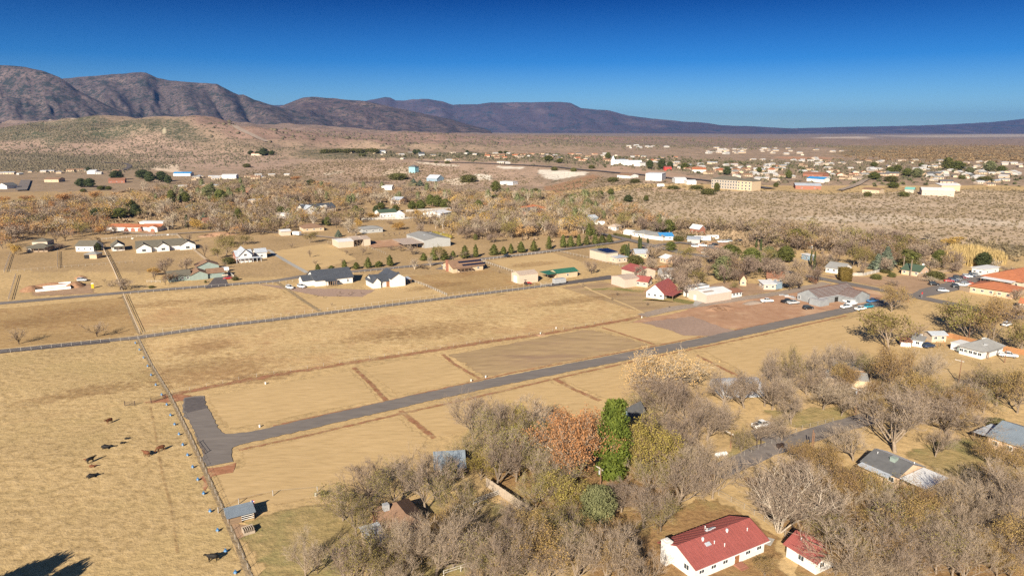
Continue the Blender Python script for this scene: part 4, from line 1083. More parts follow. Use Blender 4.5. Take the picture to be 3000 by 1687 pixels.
proto('juniper', evergreen(184, 'round', 120, 70, 0.5, 1.1, low=0.02, rag=0.3), BARK_DARK, TWIG_BROWN, NEED_SAGE)
proto('red_bush', deciduous(185, (6, 5, 5, 4), start=(.04, .2), tilt=(20, 60), twig_w=0.1, leaves=1600, leaf_s=0.5), BARK, TWIG_BROWN, LEAF_RED)
proto('mulberry', deciduous(186, (9, 6, 5, 5, 4), start=(.1, .5), twig_w=0.06, leaves=6500, leaf_s=0.22), BARK_PALE, TWIG_PALE, LEAF_PEACH)

LEAN = {}      # light versions for the woods seen as one mass
for i_, (k_, kw) in enumerate({'bare_f': dict(leaves=60), 'brown_f': dict(leaves=150), 'olive_f': dict(leaves=230), 'orange_f': dict(leaves=240), 'gold_f': dict(leaves=240), 'pale_f': dict(leaves=40, tilt=(14, 36), up=0.2)}.items()):
    for s in (1, 2, 3):
        t_, c_ = deciduous(300 + 10 * i_ + s, (6, 5, 4), twig_w=0.27, twig_l=1.6, leaf_s=0.58, sides=(5, 3, 3, 3), **kw)
        v, f, m = t_.arrays(); v2, f2, m2 = c_.arrays()
        LEAN.setdefault(k_, []).append((v, f, v2, f2, m2, float(v2[:, 2].max())))
t_, c_ = evergreen(390, 'pine', 34, 12, 1.0, 1.3, low=0.12, rag=0.35)
v, f, m = t_.arrays(); v2, f2, m2 = c_.arrays(); LEAN['sage'] = [(v, f, v2, f2, m2, float(v2[:, 2].max()))]
def palm_proto():
    trunk = Geo(); crown = Geo(); rs = random.Random(5)
    tube_tris(trunk, [Vector((0, 0, -0.2)), Vector((0.06, 0, 4)), Vector((0, 0.05, 8.6))], [0.34, 0.25, 0.22], 8, 0)
    for i in range(46):
        a = i * 2.4; el = rs.uniform(-0.75, 1.2); L = rs.uniform(1.2, 1.9)
        d = Vector((math.cos(a) * math.cos(el), math.sin(a) * math.cos(el), math.sin(el)))
        p = Vector((0, 0, 8.6)); side = Vector((-math.sin(a), math.cos(a), 0))
        q = p + d * L * 0.55; e = p + d * L + Vector((0, 0, -0.35))
        w = 0.5
        crown.add([tuple(p), tuple(q + side * w), tuple(e), tuple(q - side * w)], [(0, 1, 2), (0, 2, 3)], 1)
    return trunk, crown
proto('palm', palm_proto(), BARK, TWIG_BROWN, NEED_GREEN)

KIND = {   # key: (object name, words for the label)
    'bare': ('bare_tree', 'leafless grey brown tree'), 'olive': ('pecan_tree', 'thin olive leaved tree'), 'tan': ('elm_tree', 'tan leaved autumn tree'),
    'bare_f': ('bare_tree', 'bare grey tree'), 'brown_f': ('bare_tree', 'brown twiggy tree'), 'olive_f': ('pecan_tree', 'olive brown tree'),
    'bush_tree': ('elm_tree', 'bushy yellow olive tree'), 'silver': ('silver_tree', 'silvery grey bare tree'), 'orange_f': ('autumn_tree', 'rusty orange tree'),
    'gold_f': ('autumn_tree', 'golden yellow tree'), 'peach_f': ('autumn_tree', 'pale peach domed tree'), 'pale_f': ('poplar_tree', 'pale feathery bare poplar'),
    'pine': ('pine_tree', 'green pine'), 'dark_pine': ('pine_tree', 'dark green pine'), 'cone': ('juniper_tree', 'cone shaped green juniper'),
    'spruce': ('spruce_tree', 'blue grey spruce'), 'sage': ('cedar_tree', 'sage green cedar'), 'bush': ('bush', 'round olive green bush'),
    'young_bare': ('young_tree', 'small bare young tree'), 'cypress': ('cypress_tree', 'slim columnar cypress'), 'sycamore': ('sycamore_tree', 'big orange leaved sycamore'),
    'tall_green': ('conifer_tree', 'tall bright green conifer'), 'yolive': ('oak_tree', 'full yellow olive oak'), 'vase': ('birch_tree', 'white stemmed bare tree fanning out'),
    'juniper': ('juniper_bush', 'rounded grey green juniper'), 'red_bush': ('bush', 'dark reddish bush'), 'mulberry': ('mulberry_tree', 'pale peach and silver mulberry'),
    'palm': ('palm_tree', 'tall fan palm'),
}
TREES = []      # (object, kind words, position)
TR = random.Random(77)
def plant_at(kind, p, h, wf=1.0, rz=None, words=None, group=None, var=None):
    name, desc = KIND[kind]
    opts = PROTO[kind]
    tm, cm, top, wid = opts[TR.randrange(len(opts)) if var is None else var % len(opts)]
    s = h / top
    o = bpy.data.objects.new(name, None); COL.objects.link(o); o.empty_display_size = 0.5
    o.location = p; o.rotation_euler = (0, 0, TR.uniform(0, 6.28) if rz is None else rz)
    o.scale = (s * wf, s * wf, s)
    link('trunk', tm, o); link('crown', cm, o)
    o['category'] = 'bush' if 'bush' in name else 'tree'
    if group: o['group'] = group
    TREES.append((o, words or desc, Vector(p)))
    return o
def plant(kind, bx, by, top_y, wpx=None, **kw):
    """tree whose base stands at pixel (bx, by) and whose top reaches row top_y; wpx: crown width in pixels"""
    p = at(bx, by)
    if p.y > 225: kind = {'bare': 'bare_f', 'olive': 'olive_f'}.get(kind, kind)
    h = max(1.0, top_z(p, top_y) - p.z)
    if p.y < 260 and kind in ('bare', 'olive', 'tan', 'bush_tree'): h *= 1.06; wpx = wpx * 1.05 if wpx else None
    wf = 1.0
    if wpx:
        dist = math.hypot(p.y, CAM_H)
        tm, cm, top, wid = PROTO[kind][0]
        wf = (wpx * dist / FOC) / (wid * h / top)
    return plant_at(kind, p, h, wf, **kw)
# ------------------------------------------------------------------ buildings
WHITE = mat('white_painted_wall', (0.60, 0.575, 0.54), 0.7, 0.06, 0.8)
CREAM = mat('cream_wall', (0.48, 0.39, 0.30), 0.75, 0.06, 0.8)
PEACH = mat('peach_stucco', (0.52, 0.365, 0.25), 0.85, 0.07, 0.8)
PINKISH = mat('pinkish_metal_siding', (0.50, 0.385, 0.315), 0.6, 0.05, 0.6, ribs=0.25, rib_scale=3)
TANWALL = mat('tan_stucco', (0.47, 0.36, 0.24), 0.85, 0.08, 0.8)
BROWNW = mat('brown_wall', (0.28, 0.21, 0.15), 0.85, 0.1, 0.8)
TEALW = mat('dull_teal_siding', (0.23, 0.28, 0.25), 0.8, 0.08, 0.8)
GREYW = mat('grey_wall', (0.34, 0.34, 0.33), 0.8, 0.08, 0.8)
BRICKW = mat('brick_red_wall', (0.28, 0.12, 0.08), 0.85, 0.12, 1.0)
BLUEW = mat('blue_grey_siding', (0.20, 0.27, 0.33), 0.8, 0.1, 0.8)
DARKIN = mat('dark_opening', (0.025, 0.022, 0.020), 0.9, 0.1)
R_RED = mat('red_metal_roof', (0.285, 0.080, 0.068), 0.5, 0.10, 0.5, ribs=0.35, rib_scale=4, grime=0.25)
R_DKBLUE = mat('charcoal_roof', (0.062, 0.068, 0.080), 0.55, 0.12, 0.6, ribs=0.3, rib_scale=3)
R_GREY = mat('grey_shingle_roof', (0.24, 0.235, 0.225), 0.85, 0.12, 0.7, grime=0.2)
R_DKGREY = mat('dark_grey_shingle_roof', (0.105, 0.105, 0.108), 0.85, 0.14, 0.7)
R_OLIVE = mat('olive_grey_shingle_roof', (0.125, 0.112, 0.085), 0.85, 0.12, 0.7)
R_BROWN = mat('brown_shingle_roof', (0.225, 0.135, 0.085), 0.85, 0.15, 0.7, grime=0.3)
R_TAN = mat('tan_metal_roof', (0.40, 0.315, 0.25), 0.5, 0.07, 0.5, ribs=0.25, rib_scale=3)
R_SLATE = mat('slate_blue_metal_roof', (0.19, 0.225, 0.26), 0.5, 0.12, 0.4, ribs=0.3, rib_scale=4, grime=0.35)
R_WHITE = mat('white_roof', (0.60, 0.595, 0.59), 0.5, 0.06, 0.5, grime=0.18)
R_PALE = mat('pale_blue_grey_metal_roof', (0.42, 0.45, 0.49), 0.4, 0.08, 0.4, ribs=0.3, rib_scale=4, grime=0.35)
R_ORANGE = mat('orange_tile_roof', (0.38, 0.140, 0.068), 0.7, 0.14, 0.6, ribs=0.3, rib_scale=6)
R_GREEN = mat('green_metal_roof', (0.035, 0.135, 0.085), 0.5, 0.1, 0.5, ribs=0.3, rib_scale=3)
R_DKGREEN = mat('dark_green_roof', (0.060, 0.090, 0.060), 0.7, 0.12, 0.5)
R_BLUE = mat('bright_blue_roof', (0.045, 0.22, 0.46), 0.5, 0.1, 0.5)
R_RUST = mat('rusty_brown_roof', (0.24, 0.115, 0.07), 0.8, 0.15, 0.6, grime=0.4)
GLASS = bpy.data.materials.new('window_glass'); _nt, _N, _L, _b, _o = nodes_of(GLASS)
_b.inputs['Base Color'].default_value = (0.03, 0.04, 0.05, 1); _b.inputs['Roughness'].default_value = 0.12
SOLAR = bpy.data.materials.new('solar_glass'); _nt, _N, _L, _b, _o = nodes_of(SOLAR)
_b.inputs['Base Color'].default_value = (0.012, 0.016, 0.035, 1); _b.inputs['Roughness'].default_value = 0.2
TRIM = mat('white_trim', (0.72, 0.70, 0.68), 0.6, 0.04)
WOODT = mat('weathered_wood', (0.22, 0.15, 0.095), 0.85, 0.2, 2.0)
DOORB = mat('brown_door', (0.24, 0.105, 0.045), 0.6, 0.1)
STEEL = mat('galvanised_steel', (0.42, 0.43, 0.44), 0.45, 0.08, 1.0, metal=0.3)
CONC = mat('concrete', (0.40, 0.37, 0.33), 0.9, 0.1, 1.0)

LM = []       # landmarks for telling trees apart: (words, point)
def lm(words, p): LM.append((words, Vector(p)))

def snapped(ang):
    best = None
    for k in range(4):
        a = GRID + k * math.pi / 2
        d = (ang - a + math.pi) % (2 * math.pi) - math.pi
        if best is None or abs(d) < abs(best): best = d
    return ang - best if abs(best) < math.radians(22) else ang

def site(fl, fr, snap=True):
    A = at(*fl); B = at(*fr)
    ang = math.atan2(B.y - A.y, B.x - A.x)
    a2 = snapped(ang) if snap else ang
    L = (B - A).length * max(0.8, math.cos(ang - a2))
    M = (A + B) / 2
    return M, a2, L

def walls_roof(root, x0, x1, y0, y1, h, roof, rise, wm, rm, ov=0.5, base=-0.4, th=0.16, parapet=None):
    """one block of a building: 'wall' and 'roof' parts. roof: gx / gy (gable, ridge along x / y), hip, shed, flat"""
    w = MB(); r = MB(); cx, cy = (x0 + x1) / 2, (y0 + y1) / 2; hx, hy = (x1 - x0) / 2, (y1 - y0) / 2
    g = 0.02
    if roof == 'gy':
        w.prism([(x0, base), (x1, base), (x1, h), (cx, h + rise), (x0, h)], y0, y1)
        s = rise / hx; e = hx + ov; z = h - s * ov + g; top = h + rise + g
        r.prism([(cx - e, z), (cx, top), (cx + e, z), (cx + e, z + th), (cx, top + th), (cx - e, z + th)], y0 - ov, y1 + ov)
    elif roof == 'gx':
        w.prism([(y0, base), (y1, base), (y1, h), (cy, h + rise), (y0, h)], x0, x1)
        w.v = [(b, a, c) for a, b, c in w.v]; w.f = [tuple(reversed(f)) for f in w.f]
        s = rise / hy; e = hy + ov; z = h - s * ov + g; top = h + rise + g
        r.prism([(cy - e, z), (cy, top), (cy + e, z), (cy + e, z + th), (cy, top + th), (cy - e, z + th)], x0 - ov, x1 + ov)
        r.v = [(b, a, c) for a, b, c in r.v]; r.f = [tuple(reversed(f)) for f in r.f]
    else:
        w.box((cx, cy, (h + base) / 2), (2 * hx, 2 * hy, h - base))
        if roof == 'flat':
            r.box((cx, cy, h + 0.13), (2 * hx + 2 * ov, 2 * hy + 2 * ov, 0.22))
        elif roof == 'shed':
            a, b, c, d = (x0 - ov, y0 - ov, h + .03), (x1 + ov, y0 - ov, h + .03), (x1 + ov, y1 + ov, h + rise), (x0 - ov, y1 + ov, h + rise)
            up = lambda p: (p[0], p[1], p[2] + th)
            r.quad(d, c, b, a); r.quad(up(a), up(b), up(c), up(d)); r.quad(a, b, up(b), up(a)); r.quad(b, c, up(c), up(b)); r.quad(c, d, up(d), up(c)); r.quad(d, a, up(a), up(d))
            w.poly([(x0, y1, h), (x1, y1, h), (x1, y1, h + rise - .02), (x0, y1, h + rise - .02)]); w.poly([(x0, y0, h), (x0, y1, h), (x0, y1, h + rise - .02)]); w.poly([(x1, y0, h), (x1, y1, h), (x1, y1, h + rise - .02)])
        else:
            z = h - 0.05; zt = h + rise
            if hx >= hy: R0, R1 = (cx - (hx - hy) - .01, cy, zt), (cx + (hx - hy) + .01, cy, zt)
            else: R0, R1 = (cx, cy - (hy - hx) - .01, zt), (cx, cy + (hy - hx) + .01, zt)
            a, b, c, d = (x0 - ov, y0 - ov, z), (x1 + ov, y0 - ov, z), (x1 + ov, y1 + ov, z), (x0 - ov, y1 + ov, z)
            r.quad(d, c, b, a)
            up = lambda p: (p[0], p[1], p[2] + th)
            A, B, Cc, D = up(a), up(b), up(c), up(d)
            for p, q in ((a, b), (b, c), (c, d), (d, a)): r.quad(p, q, up(q), up(p))
            if hx >= hy:
                r.quad(A, B, R1, R0); r.tri(B, Cc, R1); r.quad(Cc, D, R0, R1); r.tri(D, A, R0)
            else:
                r.tri(A, B, R0); r.quad(B, Cc, R1, R0); r.tri(Cc, D, R1); r.quad(D, A, R0, R1)
    wo = w.build('wall', wm, root); ro = r.build('roof', rm, root)
    return wo, ro

WIN_MESH = {}
def window(root, x, y, z, w, h, face, glass=None, frame=None):
    """framed window on a wall; face: 0 front (-y), 1 right (+x), 2 back, 3 left"""
    key = (round(w, 2), round(h, 2), frame.name if frame else 'trim')
    if key not in WIN_MESH:
        f = MB(); t = 0.09
        for c, s in (((0, 0, h / 2 - t / 2), (w, 0.07, t)), ((0, 0, -h / 2 + t / 2), (w, 0.07, t)), ((-w / 2 + t / 2, 0, 0), (t, 0.07, h - 2 * t)), ((w / 2 - t / 2, 0, 0), (t, 0.07, h - 2 * t)), ((0, 0, 0), (0.05, 0.06, h - 2 * t))):
            f.box(c, s)
        p = MB(); p.box((0, 0.005, 0), (w - 0.1, 0.03, h - 0.1))
        WIN_MESH[key] = (f.mesh('window', frame or TRIM), p.mesh('pane', GLASS))
    fm, pm = WIN_MESH[key]
    ang = (0, math.pi / 2, math.pi, -math.pi / 2)[face]
    n = ((0, -1), (1, 0), (0, 1), (-1, 0))[face]
    o = link('window', fm, root, (x + n[0] * 0.045, y + n[1] * 0.045, z), ang)
    link('pane', pm, o)
def door(root, x, y, w, h, face, m, name='door'):
    b = MB(); b.box((0, 0, h / 2), (w, 0.08, h))
    if w > 2:
        for k in range(1, 4): b.box((0, -0.05, h * k / 4), (w - 0.1, 0.03, 0.05))
    else: b.box((w * .35, -0.06, h * .48), (0.08, 0.05, 0.12))
    n = ((0, -1), (1, 0), (0, 1), (-1, 0))[face]
    link(name, b.mesh(name, m), root, (x + n[0] * 0.05, y + n[1] * 0.05, 0.02), (0, math.pi / 2, math.pi, -math.pi / 2)[face])
def chimney(root, x, y, z, h, m=None, w=0.9):
    b = MB(); b.box((0, 0, h / 2), (w, w, h)); b.box((0, 0, h + .06), (w + .16, w + .16, 0.12)); b.box((0, 0, h + .2), (w * .5, w * .5, 0.16))
    link('chimney', b.mesh('chimney', m or CONC), root, (x, y, z))
def vent(root, x, y, z, kind='pipe'):
    b = MB()
    if kind == 'pipe': b.tube((0, 0, -.2), (0, 0, .5), .07, n=6); b.tube((0, 0, .5), (0, 0, .62), .12, .1, n=6)
    elif kind == 'turbine': b.tube((0, 0, -.2), (0, 0, .25), .17, n=8); b.tube((0, 0, .25), (0, 0, .6), .26, .2, n=8)
    else: b.box((0, 0, .1), (1.1, .8, .2)); 
    link({'pipe': 'vent_pipe', 'turbine': 'roof_vent', 'skylight': 'skylight'}[kind], b.mesh('vent', R_WHITE if kind != 'skylight' else R_PALE), root, (x, y, z))
def porch(root, x0, x1, y0, y1, h, rm, slope=0.4, posts=4, pm=None):
    """lean-to roof on posts in front of y1"""
    r = MB(); t = 0.12
    a, b, c, d = (x0, y0, h), (x1, y0, h), (x1, y1, h + slope), (x0, y1, h + slope)
    up = lambda p: (p[0], p[1], p[2] + t)
    r.quad(d, c, b, a); r.quad(up(a), up(b), up(c), up(d)); r.quad(a, b, up(b), up(a)); r.quad(b, c, up(c), up(b)); r.quad(c, d, up(d), up(c)); r.quad(d, a, up(a), up(d))
    r.build('porch_roof', rm, root)
    p = MB(); p.box((0, 0, h / 2 - .2), (0.18, 0.18, h + .4)); me = p.mesh('post', pm or WOODT)
    for k in range(posts): link('post', me, root, (x0 + .25 + (x1 - x0 - .5) * k / max(1, posts - 1), y0 + .25, 0))

def house(name, label, fl, fr, depth, h, roof, rise, wm, rm, win=3, cat='house', ov=0.5, snap=True, words=None, wside=2, base=-0.4, ww=1.3, wh=1.1):
    M, ang, L = site(fl, fr, snap)
    root = thing(name, label, cat, M, ang)
    x0, x1 = -L / 2, L / 2
    walls_roof(root, x0, x1, 0, depth, h, roof, rise, wm, rm, ov, base)
    zc = min(h - 0.9, 1.55)
    for k in range(win):
        window(root, x0 + L * (k + 0.5) / win, 0, zc, ww, wh, 0)
    for k in range(wside):
        for f, x in ((1, x1), (3, x0)): window(root, x, depth * (k + 0.5) / wside, zc, ww, wh, f)
    c = M + Vector((-math.sin(ang), math.cos(ang), 0)) * depth / 2
    if words: lm(words, c)
    return root, L, ang

def solar(root, x, y, z, nx, ny, tilt, w=1.0, hgt=1.7):
    """rows of panels lying on the slope that faces -y"""
    b = MB(); b.box((0, 0, 0), (w * .95, hgt * .96, 0.05)); me = b.mesh('solar_panel', SOLAR)
    for i in range(nx):
        for j in range(ny):
            o = link('solar_panel', me, root, (x + i * w, y + (j * hgt) * math.cos(tilt), z + (j * hgt) * math.sin(tilt)))
            o.rotation_euler = (tilt, 0, 0)

# --- the red roofed house at the bottom and its garage
r, L, a = house('house', 'long white house with a weathered red metal roof at the bottom edge', (2042, 1706), (2231, 1613), 8.4, 2.7, 'gx', 1.75, WHITE, R_RED, 6, words='the big red roofed house', ov=0.6)
chimney(r, -L / 2 - 0.75, 6.4, 0, 4.3, WHITE, 1.4)
sl = 1.75 / 4.2
def seams(root, x0, x1, depth, h, rise, ov, n):
    """raised seams running from ridge to eave on both slopes of a gabled metal roof"""
    t = math.atan2(rise, depth / 2); Ls = math.hypot(rise, depth / 2) + ov / math.cos(t)
    b = MB(); b.box((0, 0, 0), (.05, Ls, .06)); me = b.mesh('seam', R_RED)
    for i in range(n):
        x = x0 + (x1 - x0) * (i + .5) / n
        for sg in (1, -1):
            mid = (depth / 2 + ov) / 2
            y = depth / 2 - sg * mid; z = h + rise + .21 - mid * math.tan(t)
            o = link('seam', me, root, (x, y, z)); o.rotation_euler = (sg * t, 0, 0)
seams(r, -L / 2 - .6, L / 2 + .6, 8.4, 2.7, 1.75, .6, 22)
b = MB(); b.box((0, -.72, 2.44), (L + 1.2, .14, .12)); b.build('gutter', TRIM, r)
for x, y, k in ((-2, 2.2, 'pipe'), (-3.6, 3.4, 'turbine'), (2.2, 3.3, 'turbine'), (6.2, 2.2, 'pipe'), (-.5, 1.2, 'pipe'), (-.6, 5.4, 'pipe'), (.4, 6.8, 'pipe')): vent(r, x, y, 2.7 + sl * min(y, 8.4 - y) + .2, k)
for x, y in ((-3.2, 2.5), (0.0, 5.6), (1.1, 5.8)):
    b = MB(); b.box((0, 0, 0), (1.1, .7, .16)); o = link('skylight', b.mesh('skylight', R_PALE), r, (x, y, 2.7 + sl * min(y, 8.4 - y) + .27)); o.rotation_euler = (math.atan(sl) * (1 if y < 4.2 else -1), 0, 0)
door(r, 1.5, 0, 1.0, 2.1, 0, DOORB)
st = MB(); st.box((1.5, -0.9, .15), (1.8, 1.4, .3)); st.box((1.5, -1.8, .02), (1.8, .5, .2)); st.build('step', BRICKW, r)
r, L, a = house('garage', 'small red roofed white garage beside the big red roofed house', (2300, 1631), (2392, 1682), 5.6, 2.6, 'gx', 1.5, WHITE, R_RED, 1, cat='garage', words='the red roofed garage')
vent(r, -1.5, 1.6, 3.6); seams(r, -L / 2 - .5, L / 2 + .5, 5.6, 2.6, 1.5, .5, 12)
# --- grey and white roofed house by the street
r, L, a = house('house', 'peach house with a grey green front slope and white back roof', (2517, 1388), (2634, 1426), 9.0, 2.8, 'gx', 1.7, PEACH, R_DKGREY, 3, words='the grey and white roofed house')
w = MB(); w.quad((-L / 2 - .6, 9.6, 2.76), (L / 2 + .6, 9.6, 2.76), (L / 2 + .6, 4.55, 4.72), (-L / 2 - .6, 4.55, 4.72)); w.quad((-L / 2 - .6, 9.6, 2.70), (-L / 2 - .6, 4.55, 4.68), (L / 2 + .6, 4.55, 4.68), (L / 2 + .6, 9.6, 2.70)); w.build('roof_coating', R_WHITE, r)
porch(r, L / 2 + .5, L / 2 + 6, 0, 8.5, 2.5, R_WHITE, .3, 3); porch(r, -L / 2, -L / 2 + 7, -2.2, 0, 2.45, R_PALE, .25, 3)
b = MB(); b.box((0, 0, .5), (1.2, 1.2, 1.0)); b.box((0, 0, 1.04), (1.3, 1.3, .1)); link('roof_cooler', b.mesh('roof_cooler', TEALW), r, (0.8, 3.4, 3.9))
vent(r, -3, 3.4, 4.1); vent(r, 4, 5.6, 4.1)
r, L, a = house('house', 'pale blue grey metal roofed house at the edge behind tan trees', (2897, 1306), (3015, 1356), 13, 2.9, 'gx', 2.2, PEACH, R_SLATE, 3, words='the pale metal roofed house')
porch(r, -L / 2 - 3.5, -L / 2, 0, 8, 2.5, R_PALE, .3, 2)
# --- the white ranch house on the right
r, L, a = house('house', 'white ranch house with a grey hip roof and a carport', (2803, 1037), (2881, 1051), 13, 2.7, 'hip', 2.4, WHITE, R_GREY, 5, words='the white ranch house', ov=0.6)
walls_roof(r, -L / 2 - 4.2, -L / 2 - .05, 2.5, 8.5, 2.3, 'flat', 0, WHITE, R_WHITE, .2)
porch(r, L / 2 + .3, L / 2 + 1.2, 2, 11, 2.5, R_GREY, .1, 2); chimney(r, -L / 2 + 3, 9.5, 3.4, 1.3, WHITE, 1.4)
b = MB(); b.box((0, 0, .35), (.9, .9, .7)); link('roof_cooler', b.mesh('roof_cooler', STEEL), r, (2.5, 4, 3.9))
for x in (-4, -1): 
    b = MB(); b.box((0, 0, 0), (.5, .05, 1.3)); link('shutter', b.mesh('shutter', TEALW), r, (x, -.05, 1.5))
house('shed', 'small white shed with a pale grey roof beside the wooden fence', (2729, 1002), (2771, 1001), 4.5, 2.6, 'gx', 0.7, CREAM, R_PALE, 2, cat='shed', wside=0, words='the white garden shed')
house('shed', 'low white shed with double doors next to the bare young tree', (2671, 1013), (2703, 1018), 4.5, 2.3, 'shed', .5, WHITE, R_GREY, 1, cat='shed', wside=0)
house('shed', 'low white lean-to with a rusty roof beside the double door shed', (2638, 1014), (2668, 1017), 3.5, 1.7, 'shed', .6, WHITE, R_RUST, 0, cat='shed', wside=0)
house('shed', 'upright white storage box behind the double door shed', (2688, 1003), (2704, 1002), 2.6, 2.5, 'flat', 0, WHITE, R_WHITE, 0, cat='shed', wside=0, ov=.05)
r, L, a = house('house', 'peach gabled house with a worn blue grey roof among bare trees', (2443, 1104), (2532, 1112), 10, 3.1, 'gx', 1.5, PEACH, R_DKGREY, 2, words='the peach gabled house', snap=False)
for x in (-4.5, 3.0): door(r, x, 0, 2.4, 2.4, 0, DOORB, 'garage_door')
walls_roof(r, -L / 2 - 3, -L / 2 + 8, -7.5, -.05, 2.2, 'gx', 1.0, TANWALL, R_GREY, .4)
# white quonset hut
M, ang, L = site((2115, 1166), (2240, 1162))
q = thing('quonset_hut', 'white half round metal hut hidden among bare trees', 'hut', M, ang)
b = MB(); prof = [(5.0 * math.cos(t), 4.0 * math.sin(t)) for t in np.linspace(0, math.pi, 13)]
b.prism([(y + 5, z - .2) for y, z in prof], -L / 2, L / 2); b.v = [(p[1], p[0], p[2]) for p in b.v]; b.f = [tuple(reversed(f)) for f in b.f]; b.build('shell', R_PALE, q)
b = MB()
for k in range(9):
    x = -L / 2 + L * k / 8
    for (y0, z0), (y1, z1) in zip(prof[:-1], prof[1:]): b.tube((x, y0 * 1.01 + 5, z0 * 1.01 - .2), (x, y1 * 1.01 + 5, z1 * 1.01 - .2), .06, n=4, cap=False)
b.build('rib', STEEL, q); lm('the white quonset hut', M)
# blue gable behind the conifer, grey shed, brown roofed house, animal shed
house('shed', 'dark blue gabled shed in the shade behind the tall green conifer', (1822, 1250), (1846, 1258), 6, 3.6, 'gy', 1.8, BLUEW, R_DKGREY, 1, cat='shed', words='the dark blue shed', snap=False)
r, L, a = house('house', 'small house with a blue grey metal roof at the field edge', (1278, 1403), (1360, 1398), 8, 2.6, 'gx', 1.9, TANWALL, R_SLATE, 2, words='the blue grey roofed house')
r, L, a = house('house', 'brown roofed house sunk among bare trees at the bottom', (1150, 1610), (1275, 1600), 12, 2.8, 'hip', 2.4, BRICKW, R_BROWN, 4, words='the brown roofed house')
b = MB(); b.box((0, 0, .6), (1.1, 1.1, 1.2)); link('roof_cooler', b.mesh('roof_cooler', STEEL), r, (-2.2, 8.2, 4.3))
porch(r, -L / 2 + 1, L / 2 - 6, -3, 0, 2.4, R_PALE, .2, 4, TRIM)
walls_roof(r, -L / 2 - 4, -L / 2 - .3, 1, 7, 2.2, 'shed', .5, TANWALL, R_PALE, .3)
M, ang, L = site((672, 1540), (744, 1519))
s = thing('animal_shed', 'small open front animal shed with a corrugated metal roof by the fence', 'shed', M, ang)
b = MB()
b.quad((-L / 2 - .4, -.5, 1.75), (L / 2 + .4, -.5, 1.75), (L / 2 + .4, 3.4, 2.15), (-L / 2 - .4, 3.4, 2.15)); b.quad((-L / 2 - .4, -.5, 1.69), (-L / 2 - .4, 3.4, 2.09), (L / 2 + .4, 3.4, 2.09), (L / 2 + .4, -.5, 1.69)); b.build('roof', R_SLATE, s)
for k in range(8):
    b = MB(); b.box((0, 0, .8), ((L) / 16, .05, 1.75)); link('plank', b.mesh('plank', WOODT), s, (-L / 2 + (k + .5) * L / 16, 0, 0))
b = MB(); b.box((0, 3.2, .95), (L, .06, 2.1)); b.box((-L / 2, 1.6, .8), (.06, 3.2, 1.75)); b.box((L / 2, 1.6, .8), (.06, 3.2, 1.75)); b.build('wall', WOODT, s)
p = MB(); p.box((0, 0, .8), (.14, .14, 1.8)); pm_ = p.mesh('post', WOODT)
for x in (-L / 2, 0, L / 2): link('post', pm_, s, (x, -.05, 0))
for z in (.5, .9, 1.3):
    b = MB(); b.box((L / 4, -.1, z), (L / 2, .05, .1)); b.build('rail', TRIM, s)
lm('the animal shed', M)
# --- the white houses with dark roofs along the lane
r, L, a = house('house', 'long white farmhouse with a dark charcoal metal roof and a porch', (922, 838), (1037, 830), 15, 3.2, 'gx', 3.4, WHITE, R_DKBLUE, 0, words='the long charcoal roofed farmhouse', wside=2, ov=.6)
walls_roof(r, -L / 2 - 5.2, -L / 2 - .03, 3, 11, 2.9, 'gx', 1.8, WHITE, R_DKBLUE, .4)
porch(r, -L / 2 + 4, L / 2 - 9, -4, 0.1, 2.7, R_DKBLUE, .5, 6)
for x in (L / 2 - 7, L / 2 - 2.5): window(r, x, 0, 1.5, .9, 1.6, 0)
door(r, -2, 0, 1.6, 2.2, 0, DARKIN)
r, L, a = house('house', 'white house with charcoal roof, brown garage door and two gables', (1092, 843), (1181, 836), 11, 3.0, 'gx', 2.4, WHITE, R_DKBLUE, 2, words='the twin gabled white house', ov=.5)
walls_roof(r, L / 2 - 6.5, L / 2 + .8, -2.2, 13, 4.2, 'gy', 2.2, WHITE, R_DKBLUE, .5)
walls_roof(r, -L / 2 - .6, -L / 2 + 3.4, -1.0, 9, 3.0, 'gy', 2.0, WHITE, R_DKBLUE, .4)
door(r, 1.0, 0, 3.6, 2.7, 0, DOORB, 'garage_door')
porch(r, L / 2 + .9, L / 2 + 5, 0, 5, 2.5, R_PALE, .3, 3)
r, L, a = house('house', 'tan brick ranch house with two rows of solar panels', (1324, 799), (1419, 792), 13, 2.9, 'gx', 2.6, TANWALL, R_BROWN, 3, words='the solar panel house', ov=.7)
t = math.atan(2.6 / 6.5)
solar(r, -L / 2 + 6.5, 1.0, 3.55, 14, 1, t); solar(r, -L / 2 + 5.5, 3.9, 4.75, 14, 1, t)
porch(r, -L / 2 + 1, 1, -3, 0, 2.5, R_BROWN, .3, 5); chimney(r, -L / 2 - .5, 6.2, 0, 6.0, BRICKW, 1.2)
r, L, a = house('metal_shed', 'pale beige metal workshop with a tan roof beside the dark lane', (1521, 832), (1577, 826), 8, 4.4, 'gx', 1.2, CREAM, R_TAN, 0, cat='shed', wside=0, words='the beige metal workshop', ov=.15)
door(r, -L / 2, 4, 3.4, 3.6, 3, WHITE, 'roller_door')
r, L, a = house('metal_shed', 'tan shed with a green metal roof standing in the pasture', (1636, 818), (1689, 809), 8, 3.0, 'gx', 1.1, TANWALL, R_GREEN, 1, cat='shed', wside=1, words='the green roofed shed', ov=.5)
porch(r, -L / 2 - 6, -L / 2, 0, 8, 2.8, R_GREEN, .2, 2)
